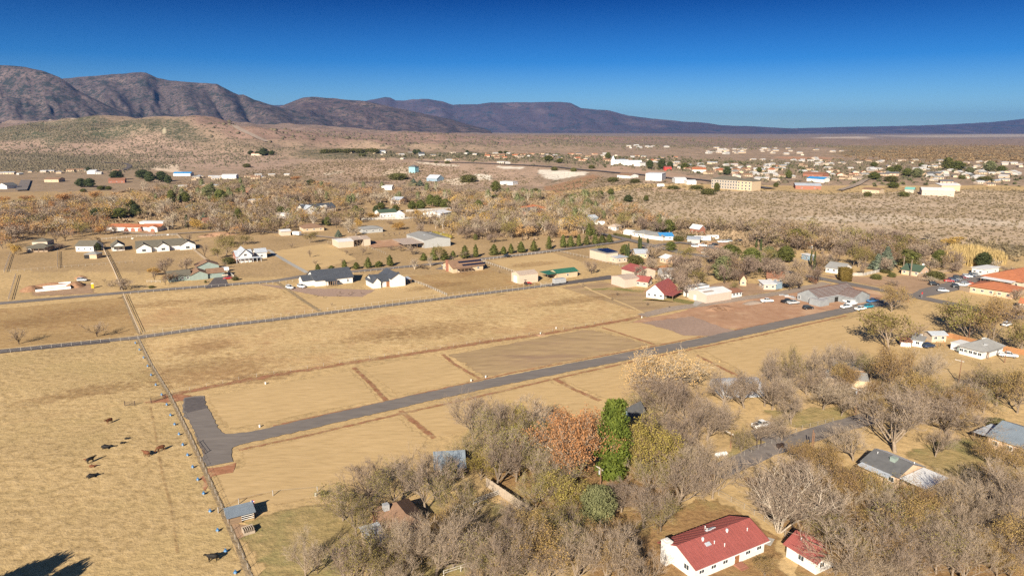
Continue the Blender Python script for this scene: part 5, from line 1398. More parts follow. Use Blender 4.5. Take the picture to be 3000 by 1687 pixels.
# shop and red roofed houses at the end of the lane
r, L, a = house('metal_shed', 'cream metal shop with a low tan roof in front of red roofs', (1785, 833), (1835, 843), 9, 4.0, 'gy', 1.0, PINKISH, R_TAN, 0, cat='shed', wside=0, words='the cream metal shop', ov=.1)
house('house', 'tall cream house with a red metal roof behind the metal shop', (1818, 812), (1868, 824), 12, 4.6, 'gx', 2.0, CREAM, R_RED, 2, words='the tall red roofed house')
house('house', 'low cream wing with a red roof right of the metal shop', (1860, 838), (1897, 842), 7, 2.8, 'gx', 1.8, CREAM, R_RED, 2)
r, L, a = house('house', 'white house with a broad red metal roof and a shady porch', (1893, 871), (1944, 878), 15, 3.0, 'gy', 3.6, WHITE, R_RED, 3, words='the broad red roofed house', ov=.8, wside=0)
porch(r, L / 2, L / 2 + 4.5, -.3, 12, 2.3, R_RED, .1, 2); door(r, L / 2, 5, 2.2, 2.1, 1, DARKIN)
M, ang, L = site((2069, 889), (2142, 877))
r = thing('metal_building', 'long pinkish metal building with a white barrel vaulted roof', 'workshop', M, ang)
walls_roof(r, -L / 2, L / 2, 0, 11, 3.7, 'gx', 1.1, PINKISH, R_WHITE, .1)
b = MB(); b.box((-L / 2 + 3.4, 5.2, 4.55), (6, 6.5, .1)); b.build('roof_patch', R_TAN, r)
walls_roof(r, -6, 5, 11.05, 16, 4.8, 'shed', -.6, WHITE, R_DKBLUE, .1); door(r, -L / 2, 7, 1.6, 2.4, 3, WHITE)
lm('the pinkish metal building', M)
house('house', 'low white annex with a brown roof behind the pinkish metal building', (2142, 872), (2176, 869), 7, 2.4, 'gx', .8, WHITE, R_RUST, 3, wside=0)
# --- houses on the upper left
r, L, a = house('house', 'brown two storey house with olive roofs behind a low fence', (78, 739), (140, 738), 12, 3.0, 'hip', 2.2, BROWNW, R_OLIVE, 3, words='the brown two storey house')
walls_roof(r, -5, 4, 5, 13, 5.8, 'hip', 1.6, CREAM, R_OLIVE, .5); porch(r, -4, 6, -3, 0, 2.6, R_OLIVE, .6, 4)
house('house', 'white sided barn like house with a plain grey roof', (223, 737), (275, 737), 11, 3.6, 'gx', 2.4, WHITE, R_OLIVE, 3, words='the white barn like house')
r, L, a = house('shed', 'small open tan shed with a grey roof in the paddock', (250, 758), (284, 758), 6, 2.6, 'hip', 1.4, TANWALL, R_GREY, 0, cat='shed', wside=0); door(r, -2.4, 0, 3, 2.2, 0, DARKIN)
r, L, a = house('house', 'small white gabled guest house with a grey olive roof', (328, 736), (366, 734), 11, 3.0, 'gy', 2.4, WHITE, R_OLIVE, 2, words='the small gabled guest house'); porch(r, -3.5, 3.5, -2.5, 0, 2.5, R_OLIVE, .4, 3)
r, L, a = house('house', 'large white house with three gables and an olive grey roof', (402, 740), (540, 730), 15, 3.0, 'gx', 3.0, WHITE, R_OLIVE, 0, words='the large three gabled house', snap=False)
for x0, x1 in ((-L / 2 - .4, -L / 2 + 8), (-L / 2 + 11, -L / 2 + 18), (-L / 2 + 24, -L / 2 + 33)):
    walls_roof(r, x0, x1, -3, 8, 3.0, 'gy', 2.4, WHITE, R_OLIVE, .5); window(r, (x0 + x1) / 2, -3, 1.5, 2.2, 1.6, 0)
r, L, a = house('farmhouse', 'red and white farmhouse with pale metal gables behind shrubs', (694, 768), (742, 765), 13, 3.2, 'gx', 2.6, BRICKW, R_PALE, 0, words='the red and white farmhouse', cat='house')
walls_roof(r, -3.5, 3.5, -2.5, 10, 4.2, 'gy', 3.2, WHITE, R_PALE, .6); porch(r, -L / 2 - 1, L / 2 + 4, -4.5, -2.6, 2.4, R_PALE, .4, 7, TRIM); window(r, 0, -2.5, 4.3, 1.6, 1.4, 0)
house('barn', 'white sided red barn beside the red and white farmhouse', (752, 758), (782, 755), 9, 3.6, 'gx', 1.6, WHITE, R_PALE, 1, cat='barn')
r, L, a = house('house', 'dull teal house with brown roofs beside the upper road', (494, 826), (560, 822), 11, 2.7, 'gx', 1.9, TEALW, R_OLIVE, 4, words='the teal house')
walls_roof(r, L / 2 + .05, L / 2 + 8, -1, 9, 2.7, 'gy', 1.8, TEALW, R_BROWN, .4); walls_roof(r, L / 2 + 8.1, L / 2 + 16, 0, 8, 2.7, 'gx', 1.6, TEALW, R_BROWN, .4); walls_roof(r, L / 2 + 5, L / 2 + 16, 18, 26, 3.4, 'gy', 2.2, TEALW, R_BROWN, .5)
r, L, a = house('house', 'white mission style house with a long red tile roof and arches', (368, 678), (412, 678), 14, 3.0, 'gx', 1.5, WHITE, R_ORANGE, 0, words='the mission style house', snap=False)
walls_roof(r, -L / 2 - 16, -L / 2 - .1, 3, 14, 3.0, 'gx', 1.5, WHITE, R_ORANGE, .5); walls_roof(r, L / 2 + .1, L / 2 + 14, 2, 13, 3.2, 'gx', 1.5, WHITE, R_ORANGE, .5); walls_roof(r, L / 2 - 8, L / 2 + 10, 15, 22, 5.0, 'flat', 0, WHITE, R_WHITE, .3); walls_roof(r, L / 2 + 7, L / 2 + 14, -3, 2, 3.2, 'gy', 1.2, WHITE, R_ORANGE, .3)
for x in (-5, 0, 5, L / 2 + 10.5):
    b = MB(); b.prism([(x - 1.6, 0), (x + 1.6, 0)] + [(x + 1.6 * math.cos(t), 1.3 + 1.2 * math.sin(t)) for t in np.linspace(0, math.pi, 9)], -.06 if x < 6 else -3.06, .1 if x < 6 else -2.9); b.build('arch', BRICKW, r)
r, L, a = house('house', 'grey hip roofed house with pale walls among tall trees', (545, 619), (586, 618), 14, 2.9, 'hip', 3.2, TANWALL, R_DKGREY, 3, words='the grey hip roofed house')
house('house', 'dusty red roofed low house behind the golden willow', (598, 658), (640, 656), 12, 2.7, 'gx', 2.0, BRICKW, R_RUST, 2, words='the dusty red roofed house')
# --- middle distance
M, ang, L = site((990, 726), (1088, 720))
r = thing('barn', 'open fronted barn with pale and tan metal roofs', 'barn', M, ang)
walls_roof(r, -L / 2, -L / 2 + 10, 0, 14, 3.8, 'gx', .8, CREAM, R_WHITE, .2); walls_roof(r, 6, L / 2, 0, 16, 4.4, 'gx', 1.0, CREAM, R_TAN, .2); walls_roof(r, -L / 2 + 10.05, 5.95, 7, 16, 4.2, 'gx', .9, BROWNW, R_TAN, .2); porch(r, -L / 2 + 10, 6, -.2, 7, 4.4, R_TAN, .5, 4)
lm('the open fronted barn', M)
M, ang, L = site((1245, 728), (1318, 720))
r = thing('riding_arena', 'large grey metal covered arena with a lean-to', 'arena', M, ang)
walls_roof(r, -L / 2, L / 2, 0, 30, 5.0, 'gy', 1.6, GREYW, R_GREY, .2); porch(r, -L / 2 - 14, -L / 2, 0, 20, 3.4, R_TAN, .8, 4)
for k in range(5): vent(r, -L / 2 + 6 + k * 4, 14 + (k % 3) * 4, 6.3, 'skylight')
lm('the large metal arena', M)
house('house', 'low house with a flat two tone grey roof in an orchard', (1064, 684), (1122, 680), 12, 3.0, 'hip', 1.6, GREYW, R_GREY, 3, words='the low two tone roofed house')
r, L, a = house('house', 'big pale blue house with dark roofs and dormers', (892, 628), (985, 620), 16, 3.6, 'gx', 4.0, WHITE, R_DKBLUE, 5, words='the big pale blue house', snap=False); walls_roof(r, -L / 2 - 1, -L / 2 + 12, -3, 16, 4.0, 'gy', 3.4, WHITE, R_PALE, .5); walls_roof(r, 2, 7, .5, 7, 6.4, 'gy', 1.0, WHITE, R_DKBLUE, .3)
house('house', 'white house with a green roof and a long verandah', (1110, 638), (1165, 636), 12, 4.4, 'gx', 2.0, WHITE, R_DKGREEN, 5, words='the green roofed verandah house')
house('shed', 'small white hip roofed well house by the white wall', (1169, 642), (1186, 641), 9, 3.4, 'hip', 3.0, WHITE, R_WHITE, 1, cat='shed', wside=0)
house('house', 'tan pavilion roofed house with dark solar panels behind an oak', (890, 680), (950, 676), 14, 2.8, 'hip', 2.6, TANWALL, R_BROWN, 3, words='the pavilion roofed house')
house('shed', 'cream box shed beside the parked trailer and hedge', (824, 691), (853, 690), 9, 3.2, 'gx', .8, CREAM, R_WHITE, 0, cat='shed', wside=0)
house('house', 'white roofed long stable with open sides', (1290, 638), (1322, 632), 18, 3.4, 'gx', 1.6, WHITE, R_WHITE, 3, words='the white roofed stable')
house('house', 'terracotta tile roofed house with solar panels in the woods', (1545, 622), (1605, 620), 18, 3.4, 'hip', 2.6, PEACH, R_ORANGE, 3, words='the terracotta roofed house')
house('house', 'dark grey shingle roofed brick house beside the red bush', (1543, 633), (1592, 626), 14, 3.0, 'gx', 3.0, BRICKW, R_DKGREY, 3, snap=False)
r, L, a = house('house', 'white sprawling house with pale grey hip roofs at the street bend', (1852, 692), (1890, 697), 12, 2.8, 'hip', 1.8, WHITE, R_GREY, 3, words='the sprawling white house', snap=False); walls_roof(r, L / 2 + 1, L / 2 + 16, -2, 9, 2.8, 'hip', 1.8, WHITE, R_GREY, .5); walls_roof(r, -L / 2 - 10, -L / 2 - 2, 3, 9, 2.4, 'gx', .8, WHITE, R_WHITE, .3)
house('house', 'white cottage with a bright blue roof', (1934, 704), (1972, 703), 10, 2.8, 'gx', 1.6, WHITE, R_BLUE, 2, words='the blue roofed cottage')
r, L, a = house('house', 'cream flat roofed house covered with solar panels', (1806, 771), (1838, 768), 13, 3.0, 'flat', 0, CREAM, R_PALE, 2, words='the solar covered cream house'); walls_roof(r, -L / 2 - 3, L / 2 - 2, 6, 22, 4.8, 'flat', 0, CREAM, R_GREY, .3); solar(r, -L / 2 - 1, 8, 5.2, 8, 6, .06)
house('house', 'tan house with a pale roof behind the round olive bush', (1862, 757), (1900, 757), 12, 2.9, 'gx', 1.6, TANWALL, R_PALE, 2, words='the tan house behind the bush')
house('house', 'white cottage with a sandy roof near two white trailers', (1782, 674), (1805, 676), 10, 2.7, 'hip', 1.8, WHITE, R_TAN, 2)
house('house', 'blue grey roofed house half hidden in the brown woods', (1728, 650), (1752, 648), 10, 3.0, 'gx', 1.8, BLUEW, R_PALE, 1)
house('house', 'cream house with a sagging brown roof below the desert slope', (2372, 731), (2416, 732), 11, 2.7, 'hip', 2.4, CREAM, R_BROWN, 3, words='the sagging brown roofed house')
r, L, a = house('house', 'low house with a grey shingle roof beside the block hedge', (2418, 797), (2467, 804), 12, 2.7, 'gx', 2.2, WHITE, R_GREY, 3, words='the block hedge house', snap=False)
r, L, a = house('house', 'pink brick house with a dark green roof behind two palms', (2640, 803), (2692, 811), 11, 2.7, 'gx', 2.4, PEACH, R_DKGREEN, 3, words='the palm shaded green roof', snap=False); chimney(r, L / 2 - 1, 6, 4.5, 1.4, WHITE)
house('house', 'old house with a rusty brown roof among bare trees', (2247, 829), (2295, 832), 12, 2.7, 'gx', 2.4, BROWNW, R_RUST, 3, words='the old rusty roofed house', snap=False)
house('cottage', 'small brown roofed garage cottage with a white door', (2168, 837), (2186, 838), 9, 3.0, 'gy', 2.2, TANWALL, R_BROWN, 1, cat='house', words='the little brown cottage', snap=False)
house('shed', 'cream and white shed with clutter beside the gravel lane', (2237, 849), (2272, 849), 7, 2.6, 'shed', .6, CREAM, R_WHITE, 2, cat='shed', snap=False)
house('shed', 'blue grey box trailer shed beside the cluttered cream shed', (2273, 848), (2291, 845), 5, 2.8, 'flat', 0, BLUEW, R_PALE, 0, cat='shed', wside=0, ov=.1, snap=False)
house('shed', 'pale grey metal canopy over a yard of parked vehicles', (2013, 713), (2050, 714), 9, 2.8, 'shed', .6, GREYW, R_PALE, 0, cat='canopy', wside=0)
house('barn', 'faded red barn at the foot of the desert slope', (2045, 688), (2068, 686), 9, 4.0, 'gy', 2.4, BRICKW, R_WHITE, 1, cat='barn', words='the faded red barn')
house('house', 'peach house behind cypresses and a grey oak', (1930, 768), (1955, 772), 9, 2.8, 'gx', 1.4, PEACH, R_WHITE, 2)
house('house', 'grey roofed house hidden behind a big bare tree', (1938, 818), (1975, 818), 10, 2.9, 'gx', 1.8, WHITE, R_GREY, 2)
house('shed', 'white flat roofed storage buildings behind the parked cars', (2880, 807), (2925, 800), 6, 3.2, 'flat', 0, WHITE, R_WHITE, 2, cat='shed', words='the white storage building', snap=False)
house('house', 'pale blue white cottage between two cypresses', (2368, 764), (2384, 763), 6, 3.0, 'flat', 0, BLUEW, R_WHITE, 1, snap=False)
# orange roofed school buildings
r, L, a = house('school', 'larger cream hall with a wide orange tile hip roof', (2878, 826), (2990, 845), 30, 3.2, 'hip', 3.6, CREAM, R_ORANGE, 4, cat='hall', words='the larger orange hall', snap=False, ov=1.0); porch(r, L / 2 - 16, L / 2 - 2, -5, -1, 2.8, R_WHITE, .3, 4)
r, L, a = house('school', 'smaller cream building with an orange tile roof near the parking lot', (2840, 856), (2965, 876), 14, 3.2, 'hip', 2.2, PEACH, R_ORANGE, 5, cat='hall', words='the smaller orange hall', snap=False, ov=1.0)
house('shed', 'tiny cream shed with an orange roof below the school', (2985, 903), (3020, 908), 6, 2.6, 'gx', 1.4, CREAM, R_ORANGE, 0, cat='shed', wside=0, snap=False)
# --- the house under construction: wrapped walls, open roof
WRAP = mat('grey_house_wrap', (0.24, 0.25, 0.255), 0.8, 0.16, 0.4)
LUMBER = mat('brown_roof_lumber', (0.135, 0.080, 0.065), 0.8, 0.15, 1.0)
FELT = mat('grey_roof_deck', (0.29, 0.285, 0.29), 0.85, 0.12, 0.3)
M, ang, L = site((2337, 878), (2396, 894))
ch = thing('unfinished_house', 'house under construction with grey wrapped walls and open roof battens', 'house', M, ang)
lm('the house under construction', M + Vector((10, 10, 0)))
def open_gable(root, x0, x1, y0, y1, h, rise, axis):
    walls_roof(root, x0, x1, y0, y1, h, axis, rise, WRAP, FELT, .3, th=.06)
    for sgn in (-1, 1):
        for k in range(8):
            f = (k + .4) / 8
            b = MB()
            if axis == 'gy':
                hx = (x1 - x0) / 2; cx = (x0 + x1) / 2; x = cx + sgn * hx * (1 - f); z = h + rise * f + .2
                b.box((x, (y0 + y1) / 2, z), (.42, y1 - y0 + .6, .24))
            else:
                hy = (y1 - y0) / 2; cy = (y0 + y1) / 2; y = cy + sgn * hy * (1 - f); z = h + rise * f + .2
                b.box(((x0 + x1) / 2, y, z), (x1 - x0 + .6, .42, .24))
            b.build('batten', LUMBER, root)
open_gable(ch, -L / 2, L / 2, 0, 26, 3.0, 2.8, 'gy')
open_gable(ch, L / 2 + .1, L / 2 + 7, 13, 25, 3.0, 2.4, 'gx')
walls_roof(ch, L / 2 - 3, L / 2 + 2.6, -2.4, 3.5, 2.6, 'flat', 0, WRAP, FELT, .1)
for x, z, w_, h_ in ((-4.5, 1.5, 1.2, 1.6), (1, 1.8, 1.6, .8), (5.5, 1.3, 1, 1.4)): window(ch, x, 0, z, w_, h_, 0)
for y in (12, 16): door(ch, L / 2, y, 2.6, 2.2, 1, DARKIN, 'doorway')
b = MB()
for i in range(5): b.box((-L / 2 - 3 - i * 1.6, 1 + i % 2, .3), (2.2, 1.0, .6), .4 * i)
b.build('scaffold_heap', STEEL, ch)
# stem walls of a house just begun
M, ang, L = site((104, 856), (208, 845))
f = thing('house_foundation', 'freshly dug house foundation with white stem walls', 'foundation', M, ang)
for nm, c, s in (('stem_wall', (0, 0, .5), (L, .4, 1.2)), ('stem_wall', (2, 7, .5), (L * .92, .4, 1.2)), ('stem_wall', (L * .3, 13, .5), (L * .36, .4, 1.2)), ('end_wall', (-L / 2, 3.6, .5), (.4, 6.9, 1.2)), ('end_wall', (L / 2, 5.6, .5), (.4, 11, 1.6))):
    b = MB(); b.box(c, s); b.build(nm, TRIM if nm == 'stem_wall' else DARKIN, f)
lm('the new house foundation', M)
# --- far special buildings
house('warehouse', 'long white windowless metal warehouse on the edge of the mesa', (1891, 529), (1938, 530.5), 26, 8.5, 'flat', 0, WHITE, R_WHITE, 0, cat='warehouse', wside=0, words='the white warehouse', snap=False, ov=.2)
r, L, a = house('hotel', 'three storey cream hotel with a grey roof above the desert slope', (2083, 551), (2160, 557), 18, 10.5, 'hip', 3.5, mat('hotel_wall', (.35, .295, .235), .8, .08), R_OLIVE, 0, cat='hotel', words='the cream hotel', snap=False, wside=0)
for k in range(10):
    for z in (2, 5.2, 8.4): window(r, -L / 2 + L * (k + .5) / 10, 0, z, 1.8, 1.9, 0)
walls_roof(r, L / 2 + .1, L / 2 + 18, -1, 17, 10.5, 'hip', 3.0, TANWALL, R_OLIVE, .5)
for k in range(4):
    for z in (2, 5.2, 8.4): window(r, L / 2 + 2 + k * 4.4, -1, z, 1.8, 1.9, 0)
r, L, a = house('church', 'white church with a pale blue roof and a small spire', (1802, 484), (1840, 485), 18, 5, 'gx', 4, WHITE, R_PALE, 3, cat='church', snap=False, wside=0); walls_roof(r, -L / 2 - 7, -L / 2 - .1, -2, 6, 7, 'hip', 9, WHITE, R_PALE, .2); walls_roof(r, L / 2 + .1, L / 2 + 22, -3, 15, 4.5, 'gx', 3.5, WHITE, R_WHITE, .4)
house('metal_building', 'white roofed low hall beside the white church', (1857, 487), (1875, 488), 14, 6, 'flat', 0, WHITE, R_PALE, 3, cat='hall', wside=0, snap=False)
house('barn', 'bright red long barn below the far trees', (1947, 500), (1967, 500), 10, 4.5, 'gx', 1.5, mat('bright_red_wall', (.5, .05, .04)), R_RED, 0, cat='barn', wside=0, snap=False)
r, L, a = house('house', 'white house with a tile roof and blue porch below the highway', (1808, 522), (1845, 523), 16, 4, 'gx', 2, WHITE, R_BROWN, 4, snap=False)
house('house', 'white split house beside the parking area of the hotel', (1978, 537), (2010, 537), 16, 5, 'gx', 1.5, WHITE, R_WHITE, 3, snap=False, wside=0)
house('house', 'low white buildings next to the split white house', (2012, 541), (2040, 541), 12, 3.5, 'gx', 1.5, WHITE, R_WHITE, 3, snap=False, wside=0)
house('metal_building', 'long grey roofed open market shed on the mesa edge', (2330, 554), (2405, 556), 22, 4.2, 'gx', 2, BRICKW, R_PALE, 2, cat='shed', wside=0, snap=False)
house('warehouse', 'upper of two white roofed tan warehouses', (2757, 560), (2812, 560), 22, 6, 'gx', 1.6, TANWALL, R_WHITE, 1, cat='warehouse', wside=0, snap=False)
house('warehouse', 'lower wide white roofed warehouse with a tan front', (2700, 572), (2795, 577), 24, 5.5, 'gx', 2.2, CREAM, R_WHITE, 4, cat='warehouse', words='the wide white warehouse', wside=0, snap=False)
house('house', 'low tan house row beside the wide white warehouse', (2525, 565), (2575, 568), 14, 4, 'gx', 1.5, TANWALL, R_BROWN, 3, snap=False, wside=0)
house('house', 'tan house with a teal roof next to the wide white warehouse', (2650, 566), (2676, 567), 12, 4, 'gx', 2, CREAM, mat('teal_roof', (.16, .36, .32)), 1, snap=False, wside=0)
house('house', 'white and blue roofed house on the far right slope', (2363, 531), (2412, 536), 14, 4, 'gx', 2, WHITE, R_BLUE, 3, snap=False, wside=0)
house('house', 'red roofed long house in the far town', (2352, 518), (2410, 521), 16, 4.5, 'gx', 2, BRICKW, R_RUST, 3, snap=False, wside=0)
house('house', 'white pair of houses with bright red roofs in the far town', (2028, 505), (2068, 506), 18, 4, 'gx', 2.4, WHITE, R_ORANGE, 3, snap=False, wside=0)
house('house', 'pale blue gabled house below the chalk bluff', (1250, 531), (1280, 532), 16, 4, 'gx', 4.5, BLUEW, R_PALE, 2, words='the gabled house below the bluff', snap=False)
house('house', 'tall turquoise house on the slope below the mesa', (1198, 506), (1216, 507), 10, 9, 'hip', 3, mat('turquoise_wall', (.22, .42, .45)), R_DKGREY, 2, snap=False, words='the turquoise house')
house('house', 'white flat house on a ledge beside the chalk cut', (1465, 541), (1502, 543), 12, 4, 'flat', 0, WHITE, R_WHITE, 3, snap=False)
house('house', 'long white metal barn at the foot of the pink slope', (650, 524), (692, 524), 14, 5, 'gx', 1.4, WHITE, R_WHITE, 4, cat='barn', snap=False, words='the long white barn')
house('house', 'white gabled house with a red garage door at the left', (-6, 553), (21, 554), 14, 4, 'gy', 3, WHITE, R_DKGREY, 1, snap=False)
house('house', 'three white sheds with blue roofs below the slope', (508, 516), (558, 516), 12, 4, 'gx', 2, WHITE, R_BLUE, 3, snap=False)
house('house', 'white house with a carport beside a lone conifer', (255, 510), (278, 510), 12, 4, 'gx', 1.6, WHITE, R_WHITE, 2, snap=False)
house('house', 'long low house with a maroon solar roof among tall pines', (318, 537), (366, 536), 14, 4, 'gx', 2.4, BRICKW, R_RUST, 3, snap=False)
house('house', 'tan house with a dark verandah at the end of the left driveway', (130, 534), (172, 534), 16, 4, 'gx', 2, TANWALL, R_BROWN, 3, snap=False)
house('house', 'white roofed house in the middle of the brown woods', (1118, 557), (1148, 557), 14, 4, 'gx', 1.6, WHITE, R_WHITE, 3, snap=False)
house('house', 'blue white roofed house among bare trees', (1145, 597), (1172, 598), 16, 4, 'gx', 2.4, CREAM, R_PALE, 2, snap=False)
house('house', 'low white and brown house beside the pale domed tree', (727, 597), (760, 597), 12, 3.6, 'flat', 0, CREAM, R_WHITE, 3, snap=False)
house('house', 'cream shed house right of the pale domed tree', (855, 602), (870, 602), 9, 5, 'flat', 0, CREAM, R_WHITE, 1, snap=False)
house('house', 'white flat house behind green pines', (810, 638), (838, 641), 12, 3.6, 'flat', 0, WHITE, R_WHITE, 2, snap=False)
house('house', 'red house with white porch posts in the woods', (706, 569), (728, 570), 12, 4, 'gx', 3, BRICKW, R_BROWN, 2, snap=False)
house('house', 'lone house beside trees on the ridge of the pink slope', (736, 456), (766, 456), 16, 4, 'gx', 2, CREAM, R_RUST, 2, snap=False)
house('house', 'dark roofed hall in front of tall far pines', (1228, 458), (1244, 458), 16, 5, 'gx', 3, GREYW, R_DKBLUE, 1, snap=False)
house('house', 'low white house with a long blue grey roof on the mesa', (1102, 449), (1130, 449), 18, 4, 'gx', 1.6, WHITE, R_PALE, 2, snap=False)

# --- the rest of the far town: many small houses, each an object
FAR_WH = mat('far_pale_wall', (.46, .43, .39), .8, .1)
FAR_RW = mat('far_pale_roof', (.44, .43, .42), .7, .1)
FAR_W = [FAR_WH, CREAM, PEACH, TANWALL, TANWALL]
FAR_R = {'white roofed': [FAR_RW], 'grey roofed': [R_GREY, R_PALE], 'brown roofed': [R_BROWN, R_TAN], 'red roofed': [R_ORANGE, R_RUST], 'dark roofed': [R_DKGREY]}
FAR_P = {}
fr_ = random.Random(31)
for nm, rms in FAR_R.items():
    for q in range(3):
        b = MB(); Lh, Dh = fr_.uniform(12, 18), fr_.uniform(8, 11); h = 3.0
        rise = fr_.uniform(1.0, 2.4)
        b.prism([(0, -.8), (Dh, -.8), (Dh, h), (Dh / 2, h + rise), (0, h)], -Lh / 2, Lh / 2, 0)
        b.prism([(-.5, h - .1), (Dh / 2, h + rise + .03), (Dh + .5, h - .1), (Dh + .5, h + .1), (Dh / 2, h + rise + .25), (-.5, h + .1)], -Lh / 2 - .5, Lh / 2 + .5, 1)
        b.v = [(p[1], p[0], p[2]) for p in b.v]; b.f = [tuple(reversed(f)) for f in b.f]
        for k in range(3): b.box((-Lh / 2 + Lh * (k + .5) / 3, -.03, 1.5), (1.6, .1, 1.3), 0, 2)
        FAR_P.setdefault(nm, []).append(b.mesh('house', [fr_.choice(FAR_W), rms[q % len(rms)], GLASS]))
def far_houses(pts, n, kinds, where, mind=(13, 3.4), sc=(.62, .95)):
    for x, y in [p for p in far_sample(pts, n, mind)]:
        k = fr_.choice(kinds)
        o = link('house', fr_.choice(FAR_P[k]), None, at(x, y), fr_.choice([.5, .5, 2.07, -.3, 1.3, 0.1]))
        s = fr_.uniform(*sc); o.scale = (s, s, s * .95)
        tag(o, 'small ' + k + ' house ' + where, 'house', 'houses ' + where); FARH.append((o, 'small ' + k + ' far house', Vector(o.location)))
far_taken = []
FARH = []
def far_sample(poly, n, mind):
    xs = [p[0] for p in poly]; ys = [p[1] for p in poly]; out = []
    for _ in range(n * 60):
        if len(out) >= n: break
        x = fr_.uniform(min(xs), max(xs)); y = fr_.uniform(min(ys), max(ys))
        if not in_poly(np.array([x]), np.array([y]), poly)[0]: continue
        if any(abs(x - a) < mind[0] and abs(y - b) < mind[1] for a, b in far_taken): continue
        far_taken.append((x, y)); out.append((x, y))
    return out
W2 = ['white roofed', 'white roofed', 'grey roofed', 'brown roofed']
FARH = []
far_houses([(1030, 444), (1240, 446), (1400, 450), (1390, 458), (1200, 458), (1030, 452)], 12, W2, 'on the mesa above the bluff')
far_houses([(1380, 448), (1560, 452), (1570, 468), (1500, 468), (1380, 458)], 16, ['red roofed', 'brown roofed', 'white roofed', 'red roofed'], 'in the tile roofed estate')
far_houses([(1560, 452), (1900, 452), (2000, 458), (1990, 474), (1760, 474), (1580, 468)], 30, ['brown roofed', 'grey roofed', 'red roofed', 'white roofed', 'dark roofed'], 'in the middle of the far town')
far_houses([(1890, 478), (2300, 484), (2330, 500), (2200, 514), (1990, 500)], 42, ['white roofed', 'white roofed', 'grey roofed', 'white roofed', 'red roofed'], 'in the mobile home park', (11, 2.8))
far_houses([(2060, 508), (2330, 512), (2350, 535), (2240, 530), (2120, 520)], 14, W2, 'behind the cream hotel')
far_houses([(2200, 466), (2420, 470), (2500, 480), (2480, 490), (2230, 482)], 14, ['white roofed', 'brown roofed', 'white roofed'], 'on the far plain before the river woods')
far_houses([(2340, 488), (2560, 498), (2620, 508), (2560, 530), (2420, 530), (2340, 510)], 24, W2 + ['red roofed'], 'around the tall cypress of the far town')
far_houses([(2480, 498), (2740, 495), (3000, 500), (3020, 550), (2800, 545), (2690, 520), (2560, 515)], 46, ['white roofed', 'white roofed', 'grey roofed', 'white roofed', 'dark roofed'], 'in the eastern far town', (12, 3.0))
far_houses([(1830, 429), (1950, 428), (1960, 434), (1840, 435)], 8, ['white roofed'], 'in the distant industrial district', (14, 2.2), (.8, 1.4))
far_houses([(2040, 434), (2330, 436), (2480, 444), (2400, 456), (2080, 453)], 36, ['white roofed', 'white roofed', 'grey roofed'], 'in the distant industrial district', (12, 2.4), (.6, 1.3))
far_houses([(2380, 462), (2620, 470), (3000, 478), (3010, 498), (2700, 494), (2400, 486)], 34, W2 + ['brown roofed'], 'north of the eastern town', (12, 3.0))
far_houses([(1100, 462), (1560, 476), (1500, 482), (1120, 470)], 6, W2, 'beside the mesa highway', (20, 3))
far_houses([(0, 503), (330, 500), (420, 508), (300, 512), (100, 512), (0, 516)], 14, W2, 'along the foot of the scrub plain', (14, 3))
far_houses([(540, 520), (640, 520), (760, 516), (860, 512), (860, 520), (700, 528), (560, 530)], 12, W2, 'along the foot of the pink slope', (14, 3))
far_houses([(500, 545), (640, 545), (620, 560), (500, 560)], 5, W2, 'at the back of the woods', (14, 3))
